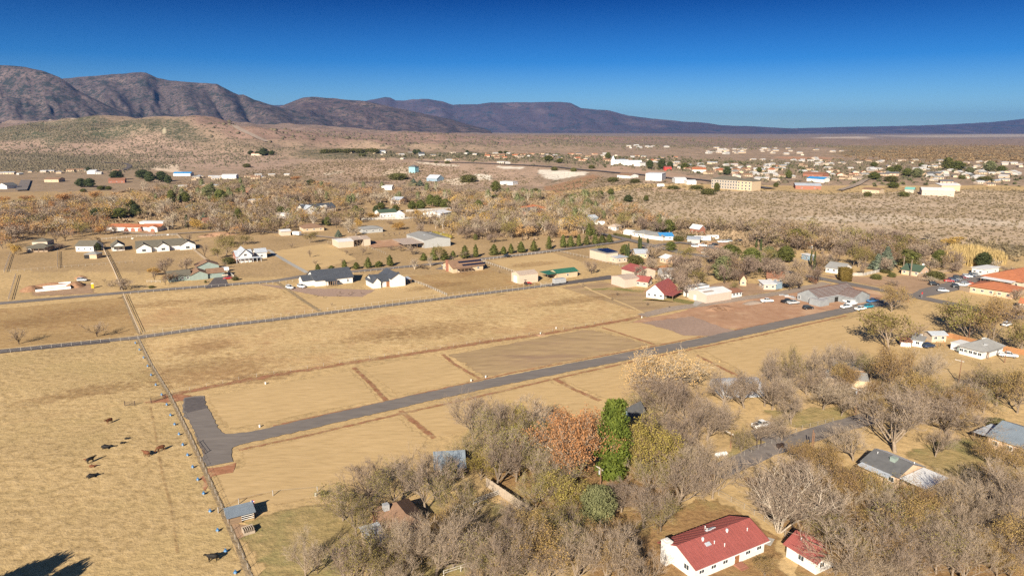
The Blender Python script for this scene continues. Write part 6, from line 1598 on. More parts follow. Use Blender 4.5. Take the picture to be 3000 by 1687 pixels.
# ------------------------------------------------------------------ trees: the near woods (base column, base row, row of the top, crown width)
for k, *a in [
    ('olive', 1005, 1525, 1411, 150), ('bare', 1079, 1470, 1344, 150), ('olive', 1154, 1490, 1361, 140), ('bare', 1247, 1500, 1327, 160), ('olive', 1324, 1530, 1400, 130), ('olive', 1045, 1570, 1454, 150),
    ('bare', 896, 1690, 1563, 110), ('young_bare', 930, 1680, 1579, 60), ('olive', 1060, 1730, 1575, 170), ('olive', 1130, 1715, 1579, 130), ('bare', 1010, 1725, 1590, 130),
    ('bare', 1188, 1695, 1517, 150), ('bare', 1140, 1655, 1530, 120), ('bare', 1235, 1650, 1530, 130), ('olive', 1105, 1640, 1520, 110), ('olive', 1300, 1440, 1340, 90), ('bare', 2215, 1300, 1220, 90), ('bare', 2290, 1290, 1205, 90), ('olive', 2170, 1330, 1250, 80), ('bare', 1278, 1690, 1505, 190), ('bare', 1495, 1720, 1526, 150), ('olive', 1449, 1725, 1572, 150), ('bare', 1390, 1730, 1600, 120),
    ('bare', 1387, 1292, 1162, 150), ('silver', 1572, 1290, 1146, 140), ('bare', 1470, 1330, 1177, 130), ('olive', 1420, 1340, 1200, 110), ('bush_tree', 1500, 1300, 1165, 90),
    ('olive', 1366, 1345, 1265, 90), ('bush_tree', 1408, 1405, 1325, 90), ('olive', 1512, 1410, 1235, 160), ('bare', 1572, 1430, 1275, 130), ('bare', 1455, 1430, 1270, 140), ('olive', 1590, 1370, 1225, 120),
    ('sycamore', 1682, 1402, 1184, 220), ('tall_green', 1793, 1403, 1160, 92), ('yolive', 1890, 1388, 1225, 165),
    ('mulberry', 1945, 1150, 1018, 215), ('bare', 1949, 1230, 1100, 150), ('bare', 2020, 1345, 1190, 150), ('bare', 2005, 1255, 1130, 130), ('bare', 2070, 1290, 1170, 130),
    ('bush_tree', 1640, 1505, 1385, 110), ('bush_tree', 1690, 1480, 1400, 90), ('olive', 1570, 1490, 1370, 110), ('juniper', 1750, 1528, 1420, 92), ('olive', 1895, 1450, 1345, 110),
    ('bare', 1885, 1545, 1420, 170), ('bare', 1985, 1490, 1335, 170), ('bare', 2087, 1460, 1288, 130), ('bare', 2030, 1400, 1290, 120), ('olive', 1935, 1556, 1455, 110), ('bare', 1820, 1500, 1400, 110),
    ('vase', 2281, 1558, 1335, 235), ('bare', 1515, 1715, 1530, 120), ('bare', 1680, 1715, 1535, 150), ('bare', 1770, 1720, 1525, 140), ('tan', 1811, 1720, 1580, 110), ('bare', 1890, 1740, 1594, 150), ('bare', 1600, 1725, 1600, 110),
    ('tan', 2349, 1395, 1284, 90), ('tan', 2417, 1402, 1290, 110), ('tan', 2470, 1488, 1355, 130), ('tan', 2551, 1495, 1377, 120), ('tan', 2670, 1520, 1405, 120), ('olive', 2608, 1510, 1395, 120), ('tan', 2420, 1480, 1375, 100),
    ('bare', 2500, 1350, 1252, 130), ('bare', 2622, 1325, 1140, 245), ('bare', 2771, 1270, 1146, 200), ('bare', 2700, 1240, 1130, 150), ('bare', 2740, 1338, 1250, 90),
    ('bare', 2318, 1243, 1148, 90), ('bare', 2262, 1200, 1085, 120), ('olive', 2318, 1140, 1008, 78), ('bare', 2120, 1185, 1090, 110), ('bare', 2180, 1195, 1085, 130), ('bare', 2240, 1190, 1090, 110), ('bare', 2260, 1130, 1020, 110), ('bare', 2375, 1120, 1010, 100), ('bare', 2433, 1098, 1003, 100), ('bare', 2480, 1090, 1010, 80), ('bare', 2411, 1200, 1105, 120), ('bare', 2460, 1190, 1110, 110),
    ('tan', 2604, 1155, 1016, 130), ('bare', 2680, 1143, 1016, 120), ('olive', 2550, 1120, 1030, 100), ('olive', 2604, 1026, 905, 160), ('young_bare', 2686, 1005, 930, 60),
    ('tan', 2612, 914, 828, 95), ('olive', 2830, 1000, 862, 150), ('tan', 2905, 1012, 868, 130), ('olive', 2790, 960, 870, 110), ('olive', 2992, 1030, 925, 110), ('bare', 2960, 950, 880, 90),
    ('olive', 2920, 1190, 1070, 150), ('tan', 2980, 1210, 1055, 140), ('bare', 2862, 1160, 1085, 120), ('bare', 2810, 1200, 1110, 110), ('tan', 2895, 1365, 1285, 105), ('tan', 2978, 1375, 1300, 110),
    ('bare', 2914, 1530, 1360, 190), ('bare', 2978, 1580, 1410, 160), ('bare', 2806, 1560, 1395, 150), ('bare', 2840, 1580, 1450, 120), ('bare', 2745, 1500, 1390, 110), ('bare', 2600, 1640, 1495, 140), ('bare', 2690, 1600, 1490, 120), ('tan', 2540, 1600, 1490, 110),
    ('bare', 2492, 1700, 1530, 250), ('bare', 2681, 1705, 1570, 140), ('bare', 2743, 1680, 1545, 130), ('bare', 2825, 1715, 1594, 150), ('tan', 2240, 1690, 1628, 70), ('young_bare', 2321, 1545, 1448, 90), ('tan', 2920, 1690, 1600, 110), ('bare', 2640, 1730, 1620, 130),
    ('young_bare', 56, 1008, 955, 60), ('young_bare', 285, 986, 938, 70), ('bare', 355, 850, 812, 68), ('bush', 947, 1453, 1434, 14), ('bush', 2270, 1262, 1235, 14), ('bush', 2920, 1250, 1225, 50),
]: plant(k, a[0], a[1], a[2], a[3] if len(a) > 3 else None)
# trees just outside the frame whose shadows reach in at the bottom
for px_, py_, h_ in ((190, 1624, 14.5), (243, 1650, 13.0), (110, 1652, 13.0)):
    q_ = at(px_, py_); k_ = h_ / math.tan(SUN_EL) * 0.93
    plant_at('dark_pine', Vector((q_.x - 0.317 * k_, q_.y - 0.948 * k_, 0)), h_)
# more of the near woods between the houses
NEAR_KO = [(1925, 1490, 2275, 1700), (2270, 1560, 2420, 1700), (2500, 1290, 2740, 1440), (2880, 1230, 3000, 1330), (2085, 1225, 2560, 1400), (1390, 1395, 1570, 1560), (1140, 1530, 1290, 1640), (1260, 1370, 1370, 1430), (1640, 1240, 1900, 1420), (2430, 1060, 2540, 1130), (2110, 1100, 2250, 1180), (1780, 1150, 1860, 1260)]
nr_ = random.Random(5); nt_ = [to_px(t[2]) for t in TREES]
for poly_, n_, kinds_ in (([(980, 1700), (1250, 1690), (1300, 1560), (1600, 1560), (1750, 1600), (1930, 1700), (1900, 1740), (1000, 1740)], 14, ['bare', 'olive', 'tan']),
                          ([(1420, 1330), (1640, 1300), (1640, 1500), (1420, 1400)], 10, ['bare', 'olive', 'bush_tree']),
                          ([(1860, 1200), (2090, 1180), (2120, 1420), (1900, 1480), (1860, 1400)], 9, ['bare', 'olive', 'olive']),
                          ([(2080, 1170), (2480, 1130), (2640, 1150), (2700, 1230), (2560, 1240), (2300, 1190), (2110, 1215)], 11, ['bare', 'tan', 'olive']),
                          ([(2660, 1180), (2980, 1150), (2990, 1240), (2860, 1260), (2760, 1250)], 6, ['bare', 'olive', 'tan']),
                          ([(2330, 1420), (2480, 1440), (2720, 1500), (2990, 1440), (2990, 1720), (2450, 1740), (2420, 1560)], 26, ['bare', 'tan', 'tan', 'bare', 'olive'])):
    for _ in range(n_):
        for _t in range(60):
            x_, y_ = nr_.uniform(min(p[0] for p in poly_), max(p[0] for p in poly_)), nr_.uniform(min(p[1] for p in poly_), max(p[1] for p in poly_))
            if not in_poly(np.array([x_]), np.array([y_]), poly_)[0] or any(a <= x_ <= c and b <= y_ <= d for a, b, c, d in NEAR_KO): continue
            if any(abs(x_ - a) < 38 and abs(y_ - b) < 24 for a, b in nt_): continue
            nt_.append((x_, y_)); plant_at(nr_.choice(kinds_), at(x_, y_), nr_.uniform(6.5, 10.5), nr_.uniform(.95, 1.25)); break

def tile(x0, y0, sc, lst):
    for k, bx, by, ty, *w in lst:
        plant(k, x0 + bx / sc, y0 + by / sc, y0 + ty / sc, w[0] / sc if w else None)
# the junipers along the upper road
tile(750, 560, 3.22, [('cone', x, b, t, 50 + (x * 7 % 31)) for x, b, t in [(585, 765, 685), (712, 755, 700), (838, 742, 646), (945, 735, 667), (1060, 725, 620), (1160, 712, 658), (1265, 705, 600), (1583, 655, 582), (1680, 655, 528), (1775, 652, 550), (1860, 625, 560), (1970, 635, 508), (2073, 625, 498), (2245, 605, 498), (2335, 597, 518), (2405, 590, 492), (2500, 580, 472)]])
tile(1500, 560, 3.22, [('cone', x, b, t, 50 + (x * 7 % 29)) for x, b, t in [(85, 580, 472), (205, 568, 462), (348, 550, 418), (482, 532, 408), (553, 526, 418), (630, 522, 403), (705, 508, 412), (785, 502, 408), (848, 492, 412), (917, 488, 402), (722, 432, 298), (770, 427, 348)]])
# trees among the houses in the middle distance
tile(1500, 560, 3.22, [
    ('pine', 1390, 395, 268, 110), ('pine', 1475, 395, 262, 110), ('pine', 1495, 565, 472, 90), ('bush', 1165, 698, 598, 140), ('sage', 1990, 840, 608, 190), ('pine', 2050, 630, 498, 180), ('pine', 2250, 745, 528, 190), ('sage', 2420, 660, 518, 130), ('pine', 2556, 665, 528, 120),
    ('cypress', 1197, 565, 418, 26), ('cypress', 1214, 572, 440, 22), ('cypress', 1280, 490, 440, 18), ('cypress', 1078, 622, 500, 22), ('cypress', 1097, 645, 488, 24), ('cypress', 2303, 535, 448, 20), ('cypress', 2345, 565, 448, 24), ('cone', 2350, 760, 690, 60),
    ('bare', 748, 782, 638, 120), ('bare', 1330, 650, 470, 160), ('olive', 1620, 690, 500, 190), ('bare', 1640, 1000, 775, 230), ('bare', 1640, 830, 640, 300), ('bare', 1420, 890, 765, 130), ('olive', 2090, 952, 828, 100), ('bare', 2230, 800, 590, 140), ('bare', 1560, 850, 700, 160), ('bare', 1800, 850, 760, 140), ('bare', 2500, 830, 640, 150), ('pine', 1060, 600, 500, 80), ('olive_f', 860, 600, 510, 150), ('bush', 1570, 470, 420, 90), ('bush', 1690, 465, 405, 90), ('red_bush', 255, 235, 165, 100), ('gold_f', 1075, 175, 130, 80),
    ('peach_f', 105, 440, 305, 200), ('peach_f', 490, 445, 348, 110), ('peach_f', 580, 445, 362, 90), ('dark_pine', 1095, 105, 30, 80), ('pine', 1265, 95, 35, 45), ('pine', 520, 75, 22, 48), ('pine', 570, 75, 22, 50), ('pine', 645, 85, 20, 55), ('pine', 705, 75, 10, 60), ('pine', 780, 65, -2, 60), ('pine', 835, 75, -5, 65), ('pine', 930, 35, -25, 55), ('sage', 715, 170, 70, 90), ('bush', 225, 0, -30, 40),
    ('young_bare', 665, 908, 850, 36), ('young_bare', 940, 1030, 990, 30), ('young_bare', 985, 985, 940, 40), ('young_bare', 1275, 1080, 1035, 40), ('young_bare', 1485, 1105, 1065, 25)])
tile(2200, 560, 3.22, [
    ('pine', 430, 510, 352, 170), ('pine', 325, 672, 512, 140), ('spruce', 1270, 735, 520, 150), ('spruce', 1190, 745, 588, 130), ('spruce', 745, 668, 598, 60), ('cypress', 562, 705, 553, 22), ('cypress', 592, 755, 568, 24), ('cypress', 1219, 550, 428, 24), ('cypress', 1243, 505, 418, 24), ('cypress', 1135, 480, 395, 22),
    ('olive', 1010, 720, 468, 220), ('bare', 890, 605, 428, 220), ('palm', 1430, 775, 548, 60), ('palm', 1503, 800, 575, 60), ('bush', 1480, 705, 545, 190), ('pine', 1765, 722, 548, 120), ('dark_pine', 2185, 725, 570, 130), ('gold_f', 1890, 525, 402, 190), ('pale_f', 1245, 430, 328, 160), ('pale_f', 930, 440, 330, 190), ('gold_f', 1005, 560, 455, 90),
    ('bare', 250, 860, 640, 220), ('bare', 450, 820, 618, 190), ('bare', 350, 900, 760, 160), ('tan', 640, 868, 680, 100), ('red_bush', 575, 872, 795, 90), ('olive_f', 140, 690, 520, 130), ('bare_f', 1060, 800, 650, 80), ('bare', 300, 520, 400, 200), ('brown_f', 1500, 600, 420, 200), ('bare_f', 1640, 640, 470, 160), ('pale_f', 1670, 470, 375, 130), ('brown_f', 1350, 560, 420, 160), ('bush', 1740, 830, 750, 150), ('bush', 1180, 830, 780, 90), ('bush', 1330, 810, 765, 70), ('bush', 1270, 770, 730, 90),
    ('bare_f', 2050, 690, 600, 200), ('pale_f', 2290, 730, 640, 140), ('bare_f', 1900, 770, 660, 170), ('pale_f', 1700, 860, 800, 120), ('bare_f', 1350, 900, 830, 110), ('bare', 2500, 1030, 910, 130), ('bare_f', 1960, 760, 640, 120), ('bare_f', 2430, 780, 700, 120)])
tile(0, 440, 5.152, [
    ('orange_f', 960, 800, 628, 280), ('orange_f', 790, 900, 750, 170), ('orange_f', 1080, 1000, 858, 250), ('peach_f', 590, 1270, 1080, 230), ('gold_f', 810, 1200, 1040, 210), ('olive_f', 1240, 1300, 1058, 240), ('orange_f', 1500, 1280, 1120, 230), ('orange_f', 300, 1280, 1140, 200), ('peach_f', 90, 1350, 1180, 230), ('bare_f', 250, 1080, 858, 320), ('orange_f', 1430, 760, 600, 190), ('orange_f', 410, 780, 672, 190), ('orange_f', 50, 800, 690, 170), ('gold_f', 60, 920, 800, 160), ('bare_f', 800, 1020, 840, 260),
    ('dark_pine', 1490, 1050, 862, 200), ('dark_pine', 1620, 1040, 862, 160), ('pine', 1820, 1030, 868, 220), ('dark_pine', 2050, 1010, 800, 160), ('pine', 1965, 860, 740, 150), ('dark_pine', 1230, 560, 418, 150), ('dark_pine', 1360, 560, 418, 140), ('dark_pine', 1760, 450, 300, 170), ('dark_pine', 2160, 430, 288, 200), ('dark_pine', 2265, 490, 310, 140), ('dark_pine', 2440, 480, 308, 170), ('dark_pine', 2540, 510, 370, 100), ('dark_pine', 1338, 330, 248, 60), ('pine', 1530, 600, 535, 120), ('pine', 1640, 600, 540, 90), ('pine', 1260, 635, 580, 90),
    ('pale_f', 1700, 870, 640, 300), ('bare_f', 1720, 1290, 1120, 190), ('bare_f', 1290, 830, 680, 180), ('dark_pine', 2395, 1145, 1075, 60), ('pale_f', 2470, 900, 720, 200), ('pine', 2480, 720, 640, 90), ('pine', 1190, 1075, 1015, 90), ('bare_f', 960, 1270, 1060, 180), ('brown_f', 1960, 640, 590, 150), ('pale_f', 2200, 1000, 900, 140), ('pale_f', 2540, 1210, 1010, 170), ('brown_f', 1450, 1420, 1290, 170)])
tile(500, 440, 5.152, [
    ('pine', 225, 800, 622, 140), ('pine', 20, 820, 590, 120), ('pine', 760, 830, 590, 190), ('sage', 600, 710, 508, 190), ('pine', 1025, 1070, 870, 120), ('dark_pine', 965, 1120, 1030, 100), ('spruce', 510, 1045, 940, 90), ('pine', 1660, 980, 842, 130), ('pine', 1790, 1010, 870, 120), ('pine', 2375, 1145, 1000, 110), ('dark_pine', 2310, 1115, 1045, 60), ('spruce', 2535, 1310, 1200, 100), ('dark_pine', 1280, 870, 770, 100), ('dark_pine', 2120, 530, 440, 130), ('pine', 1025, 650, 570, 90),
    ('gold_f', 390, 1200, 1008, 230), ('gold_f', 500, 915, 858, 60), ('pale_f', 790, 1090, 848, 270), ('pale_f', 1650, 850, 662, 260), ('pale_f', 1200, 1170, 1000, 200), ('pale_f', 2160, 1150, 940, 190), ('orange_f', 1880, 470, 380, 160), ('bare_f', 1300, 760, 565, 260), ('bare_f', 1900, 830, 590, 300), ('brown_f', 2110, 820, 590, 240), ('tan', 690, 1190, 1030, 260), ('brown_f', 1540, 1250, 1080, 200), ('olive_f', 830, 1440, 1240, 400), ('olive', 2100, 1400, 1215, 230), ('young_bare', 285, 1395, 1240, 80), ('bare_f', 900, 850, 680, 220), ('gold_f', 320, 690, 600, 110), ('orange_f', 1240, 600, 515, 100), ('gold_f', 240, 660, 565, 60), ('olive_f', 1100, 1430, 1280, 250), ('young_bare', 2160, 1320, 1240, 60), ('pale_f', 30, 1180, 900, 180), ('cypress', 250, 1170, 970, 60)])
tile(1000, 440, 5.152, [
    ('pine', 1070, 900, 762, 130), ('pine', 1200, 900, 745, 150), ('pine', 1345, 850, 662, 130), ('pine', 1450, 860, 672, 140), ('pine', 1570, 890, 730, 150), ('pine', 820, 930, 825, 110), ('pine', 600, 890, 785, 120), ('pine', 220, 970, 835, 100), ('pine', 135, 995, 925, 60), ('pine', 2070, 935, 742, 130), ('dark_pine', 525, 960, 830, 90), ('dark_pine', 300, 970, 870, 100),
    ('gold_f', 1955, 810, 672, 150), ('gold_f', 1150, 990, 862, 130), ('gold_f', 430, 1040, 925, 160), ('gold_f', 540, 1040, 920, 100), ('orange_f', 2140, 920, 782, 120), ('gold_f', 2180, 1060, 900, 190), ('bush', 1920, 485, 365, 230), ('pine', 2330, 640, 455, 130), ('spruce', 1090, 540, 425, 120), ('spruce', 1190, 540, 450, 110), ('cypress', 2535, 1080, 970, 26), ('bare_f', 1190, 1280, 1075, 180), ('gold_f', 880, 1200, 1068, 230), ('bare_f', 1880, 1345, 1115, 270), ('pale_f', 110, 1240, 1000, 230), ('gold_f', 260, 1170, 1020, 130), ('pale_f', 220, 1290, 1160, 180), ('bare_f', 1830, 980, 850, 280), ('bare_f', 2300, 1130, 960, 240), ('bare_f', 2100, 1330, 1150, 260), ('bare_f', 2300, 1400, 1240, 260), ('bare_f', 730, 1120, 1060, 110), ('pale_f', 540, 800, 620, 260), ('bare_f', 1030, 780, 650, 220), ('dark_pine', 1110, 60, -15, 70), ('dark_pine', 1170, 65, -10, 70), ('dark_pine', 1900, 60, -5, 55), ('pine', 2400, 50, 10, 60), ('pine', 2480, 50, 10, 60), ('bush', 1600, 205, 160, 80), ('bush', 1435, 195, 165, 70)] +
    [('brown_f', 200 + 62 * i, 500, 385, 90) for i in range(8)] + [('young_bare', 640 + 80 * i, 1310 - 8 * i, 1240 - 8 * i, 50) for i in range(6)])
tile(750, 560, 3.22, [('young_bare', 510, 628, 535, 60), ('young_bare', 848, 610, 540, 50), ('young_bare', 1005, 605, 520, 80), ('young_bare', 560, 700, 640, 60), ('young_bare', 820, 690, 630, 70), ('young_bare', 338, 540, 480, 50), ('pale_f', 1497, 740, 620, 60), ('pale_f', 1645, 715, 590, 50), ('brown_f', 1580, 735, 680, 110), ('olive', 1735, 660, 500, 130), ('bare_f', 1480, 600, 500, 130), ('bare_f', 1370, 570, 500, 70), ('bare_f', 1270, 560, 510, 70), ('young_bare', 2030, 640, 570, 40), ('young_bare', 1865, 665, 600, 60), ('bare_f', 1960, 640, 560, 60), ('young_bare', 2290, 775, 740, 30), ('bush', 2070, 460, 400, 40)] +
     [('young_bare', x, y, y - 38, 26) for x, y in ((558, 1000), (640, 1012), (768, 1000), (790, 975), (880, 985), (905, 970), (995, 975), (715, 1085))])
tile(0, 560, 3.22, [('bare', 1565, 790, 618, 150), ('bare', 1755, 770, 615, 120), ('gold_f', 1450, 800, 705, 140), ('young_bare', 1460, 850, 730, 70), ('young_bare', 1935, 625, 470, 80), ('olive', 2140, 610, 430, 230), ('olive_f', 2060, 640, 520, 120), ('young_bare', 2110, 730, 655, 80), ('bush', 2160, 685, 620, 110), ('dark_pine', 925, 562, 485, 60), ('dark_pine', 880, 545, 485, 40), ('bush', 2220, 840, 805, 60), ('young_bare', 1560, 890, 800, 50), ('young_bare', 1785, 480, 390, 60), ('gold_f', 150, 600, 470, 110), ('bare_f', 560, 560, 480, 110), ('young_bare', 985, 860, 820, 40), ('bush', 1430, 912, 890, 50), ('bush', 1940, 865, 840, 20), ('brown_f', 1600, 870, 760, 150)])
tile(1500, 160, 3.22, [('dark_pine', 1300, 1080, 990, 60), ('dark_pine', 1410, 1080, 980, 70), ('dark_pine', 1490, 1070, 1008, 60), ('pine', 1630, 1080, 1018, 80), ('dark_pine', 2028, 1135, 1050, 70), ('pine', 2330, 1110, 1060, 50), ('pine', 345, 1010, 950, 90), ('pine', 450, 1025, 975, 60), ('bush', 580, 1105, 1065, 50), ('bush', 400, 1095, 1055, 60), ('gold_f', 2190, 1270, 1215, 75), ('pine', 1930, 1290, 1205, 55), ('bush', 1850, 1320, 1260, 130), ('bush', 750, 1075, 1040, 60), ('pine', 905, 985, 920, 50), ('bush', 1520, 1270, 1235, 100), ('bush', 1740, 1270, 1230, 110), ('bush', 1160, 1210, 1170, 90), ('bush', 950, 1200, 1155, 100)])
tile(2200, 160, 3.22, [('pine', 355, 1170, 1090, 55), ('pine', 1160, 1180, 1105, 110), ('pine', 1310, 1120, 1055, 70), ('pine', 1380, 1110, 1038, 70), ('pine', 1470, 1150, 1070, 90), ('sage', 1560, 1160, 1070, 100), ('pine', 1850, 1090, 965, 90), ('pine', 1940, 1090, 1000, 130), ('pine', 1340, 1260, 1200, 100), ('bush', 1320, 1200, 1140, 120), ('sage', 2250, 1100, 1000, 100), ('pine', 2360, 1110, 1045, 80), ('bush', 2210, 1210, 1145, 120), ('pine', 1160, 1060, 1012, 60), ('bush', 1990, 1175, 1135, 60), ('bush', 1100, 1340, 1290, 70), ('bush', 1440, 1340, 1290, 90), ('pine', 235, 1250, 1205, 45), ('sage', 2060, 1120, 1060, 80), ('pine', 1605, 1060, 1020, 40), ('pine', 1755, 1045, 1015, 30)])
tile(0, 160, 3.22, [('dark_pine', 2490, 955, 880, 90), ('dark_pine', 2370, 945, 905, 60), ('dark_pine', 2430, 950, 910, 50), ('bush', 2330, 1065, 1025, 70)])
tile(750, 160, 3.22, [('dark_pine', 150, 950, 905, 50), ('bush', 1000, 960, 935, 60), ('bush', 1340, 1180, 1115, 170)] + [('bush', 650 + 66 * i + (i * 37 % 23), 935 - (i * 13 % 9) - 2, 890 - (i * 29 % 14), 85) for i in range(8)])

for x_, b_, t_, k_ in ((1960, 838, 772, 'bare'), (1992, 852, 792, 'bare'), (2050, 842, 782, 'olive'), (2122, 832, 768, 'bare'), (2150, 826, 776, 'bare'), (2312, 852, 790, 'bare'), (2342, 846, 776, 'brown_f'), (2382, 832, 765, 'bare'), (2270, 818, 758, 'bare'), (2000, 802, 742, 'bare'), (2040, 790, 738, 'bare'), (1905, 800, 748, 'bare'), (1870, 824, 772, 'bare'), 
                       (2420, 786, 735, 'bare'), (2560, 788, 730, 'olive'), (2592, 800, 748, 'bare'), (2622, 782, 718, 'brown_f'), (2722, 802, 748, 'bare'), (2765, 792, 738, 'brown_f'), (2800, 782, 728, 'bare'), (2500, 780, 718, 'olive'), (2535, 770, 712, 'tan'), (2690, 770, 705, 'bare'), (2640, 755, 700, 'olive_f'), (2450, 772, 712, 'bare'), (2390, 790, 740, 'brown_f'), 
                       (1720, 690, 640, 'olive_f'), (1760, 700, 652, 'bare'), (1680, 672, 622, 'olive_f'), (1830, 672, 615, 'olive'), (1880, 678, 628, 'bare'), (1930, 690, 640, 'bare'), (1610, 700, 640, 'bare'), (1560, 690, 640, 'bare'), (1500, 700, 645, 'olive_f'), (1440, 690, 640, 'bare'), (1400, 680, 632, 'bare')):
    plant(k_, x_, b_, t_, nr_.uniform(36, 62))
# ------------------------------------------------------------------ trees: the rest of the valley's woods, scattered
KEEP_OUT = []      # (x, y, radius): houses and yards, filled in before the scatter runs
def keep_out_px(x0, y0, x1, y1):
    KO_PX.append((x0, y0, x1, y1))
KO_PX = [(60, 700, 160, 745), (215, 705, 300, 760), (320, 700, 380, 745), (395, 705, 560, 750), (325, 640, 460, 690), (505, 592, 600, 625), (440, 690, 640, 760), (670, 720, 800, 780),
         (885, 595, 990, 632), (1100, 612, 1195, 650), (880, 655, 960, 690), (1055, 655, 1130, 690), (960, 685, 1330, 735), (1840, 670, 1930, 705), (1925, 685, 1990, 712), (1785, 735, 1900, 780),
         (2360, 705, 2420, 735), (2000, 685, 2200, 745), (1540, 590, 1610, 630), (2590, 760, 3000, 900), (780, 680, 860, 700), (1080, 620, 1200, 655), (1280, 602, 1330, 640), (1720, 645, 1850, 690)]
SCATTER = [
    ([(0, 600), (300, 585), (420, 590), (760, 600), (760, 690), (640, 700), (470, 655), (300, 640), (250, 690), (0, 715)], 34, ['orange_f', 'bare_f', 'brown_f', 'olive_f', 'bare_f', 'gold_f', 'pale_f']),
    ([(360, 560), (560, 545), (760, 535), (1000, 550), (1300, 560), (1480, 580), (1480, 610), (1250, 605), (1000, 605), (760, 600), (420, 588)], 60, ['bare_f', 'brown_f', 'pale_f', 'olive_f', 'bare_f', 'orange_f', 'sage', 'bare_f']),
    ([(1330, 600), (1550, 600), (1700, 640), (1780, 680), (1650, 690), (1460, 695), (1340, 690), (1200, 655), (1330, 650)], 46, ['bare_f', 'pale_f', 'brown_f', 'olive_f', 'gold_f', 'bare_f']),
    ([(1450, 570), (1600, 585), (1720, 580), (1850, 620), (2000, 665), (1900, 665), (1700, 650), (1550, 625)], 46, ['brown_f', 'bare_f', 'olive_f', 'pale_f', 'orange_f', 'sage']),
    ([(1950, 665), (2300, 680), (2500, 710), (2640, 720), (2760, 760), (2560, 770), (2400, 740), (2200, 720), (2000, 690)], 40, ['bare_f', 'olive_f', 'brown_f', 'brown_f', 'bare_f']),
    ([(480, 600), (1050, 592), (1060, 650), (900, 690), (640, 690), (560, 650)], 40, ['bare_f', 'brown_f', 'pale_f', 'bare_f', 'gold_f', 'olive_f']),
    ([(0, 620), (330, 610), (330, 690), (0, 730)], 16, ['orange_f', 'bare_f', 'gold_f', 'bare_f']),
    ([(1960, 780), (2080, 760), (2300, 780), (2300, 815), (2140, 830), (2000, 830)], 14, ['bare_f', 'brown_f', 'bare_f']),
]
def sample_px(poly, n, mind, rnd, taken):
    xs = [p[0] for p in poly]; ys = [p[1] for p in poly]
    out = []; tries = 0
    while len(out) < n and tries < n * 80:
        tries += 1
        x = rnd.uniform(min(xs), max(xs)); y = rnd.uniform(min(ys), max(ys))
        if not in_poly(np.array([x]), np.array([y]), poly)[0]: continue
        if any(a <= x <= c and b <= y <= d for a, b, c, d in KO_PX): continue
        if any(abs(x - a) < mind and abs(y - b) < mind * 0.35 for a, b in taken): continue
        taken.append((x, y)); out.append((x, y))
    return out
sr = random.Random(11)
taken = [to_px(t[2]) for t in TREES]
STUFF_T = []
for poly, n, kinds in SCATTER:
    for x, y in sample_px(poly, n, 17, sr, taken):
        p = at(x, y)
        STUFF_T.append((sr.choice(kinds), p, sr.uniform(8, 13.5), sr.uniform(1.0, 1.3)))
# the nearest of them are trees of their own, as many as the limit of a kind allows
STUFF_T.sort(key=lambda t: t[1].y)
for k, p, h, w in STUFF_T[:30]: plant_at(k, p, h, w)
STUFF_T = STUFF_T[30:]
for poly, n, kinds in SCATTER[:7]:
    for x, y in sample_px(poly, int(n * 3.6), 8, sr, taken):
        STUFF_T.append((sr.choice(kinds), at(x, y), sr.uniform(6.5, 12.5), sr.uniform(1.0, 1.35)))

def merged_trees(name, items, keys):
    """many far trees as one mass"""
    mats = []; V = []; F = []; M = []; n = 0
    for k, p, h, w in items:
        v, f, v2, f2, m2, top = LEAN[k][sr.randrange(len(LEAN[k]))]
        cm = PROTO[k][0][1]
        ids = []
        for mm in (PROTO[k][0][0].materials[0], cm.materials[0], cm.materials[1]):
            if mm not in mats: mats.append(mm)
            ids.append(mats.index(mm))
        s = h / top; a = sr.uniform(0, 6.28); co, si = math.cos(a) * s * w, math.sin(a) * s * w
        for vv, ff, mi in ((v, f, np.zeros(len(f), int)), (v2, f2, m2 + 1)):
            q = np.empty_like(vv); q[:, 0] = vv[:, 0] * co - vv[:, 1] * si + p.x; q[:, 1] = vv[:, 0] * si + vv[:, 1] * co + p.y; q[:, 2] = vv[:, 2] * s + p.z
            V.append(q); F.append(ff + n); M.append(np.array(ids)[mi]); n += len(vv)
    me = np_mesh(name, np.concatenate(V), np.concatenate(F), mats, np.concatenate(M))
    o = link(name, me); o['kind'] = 'stuff'
    return o
for i in range(0, len(STUFF_T), 1000): merged_trees('woodland', STUFF_T[i:i + 1000], None)

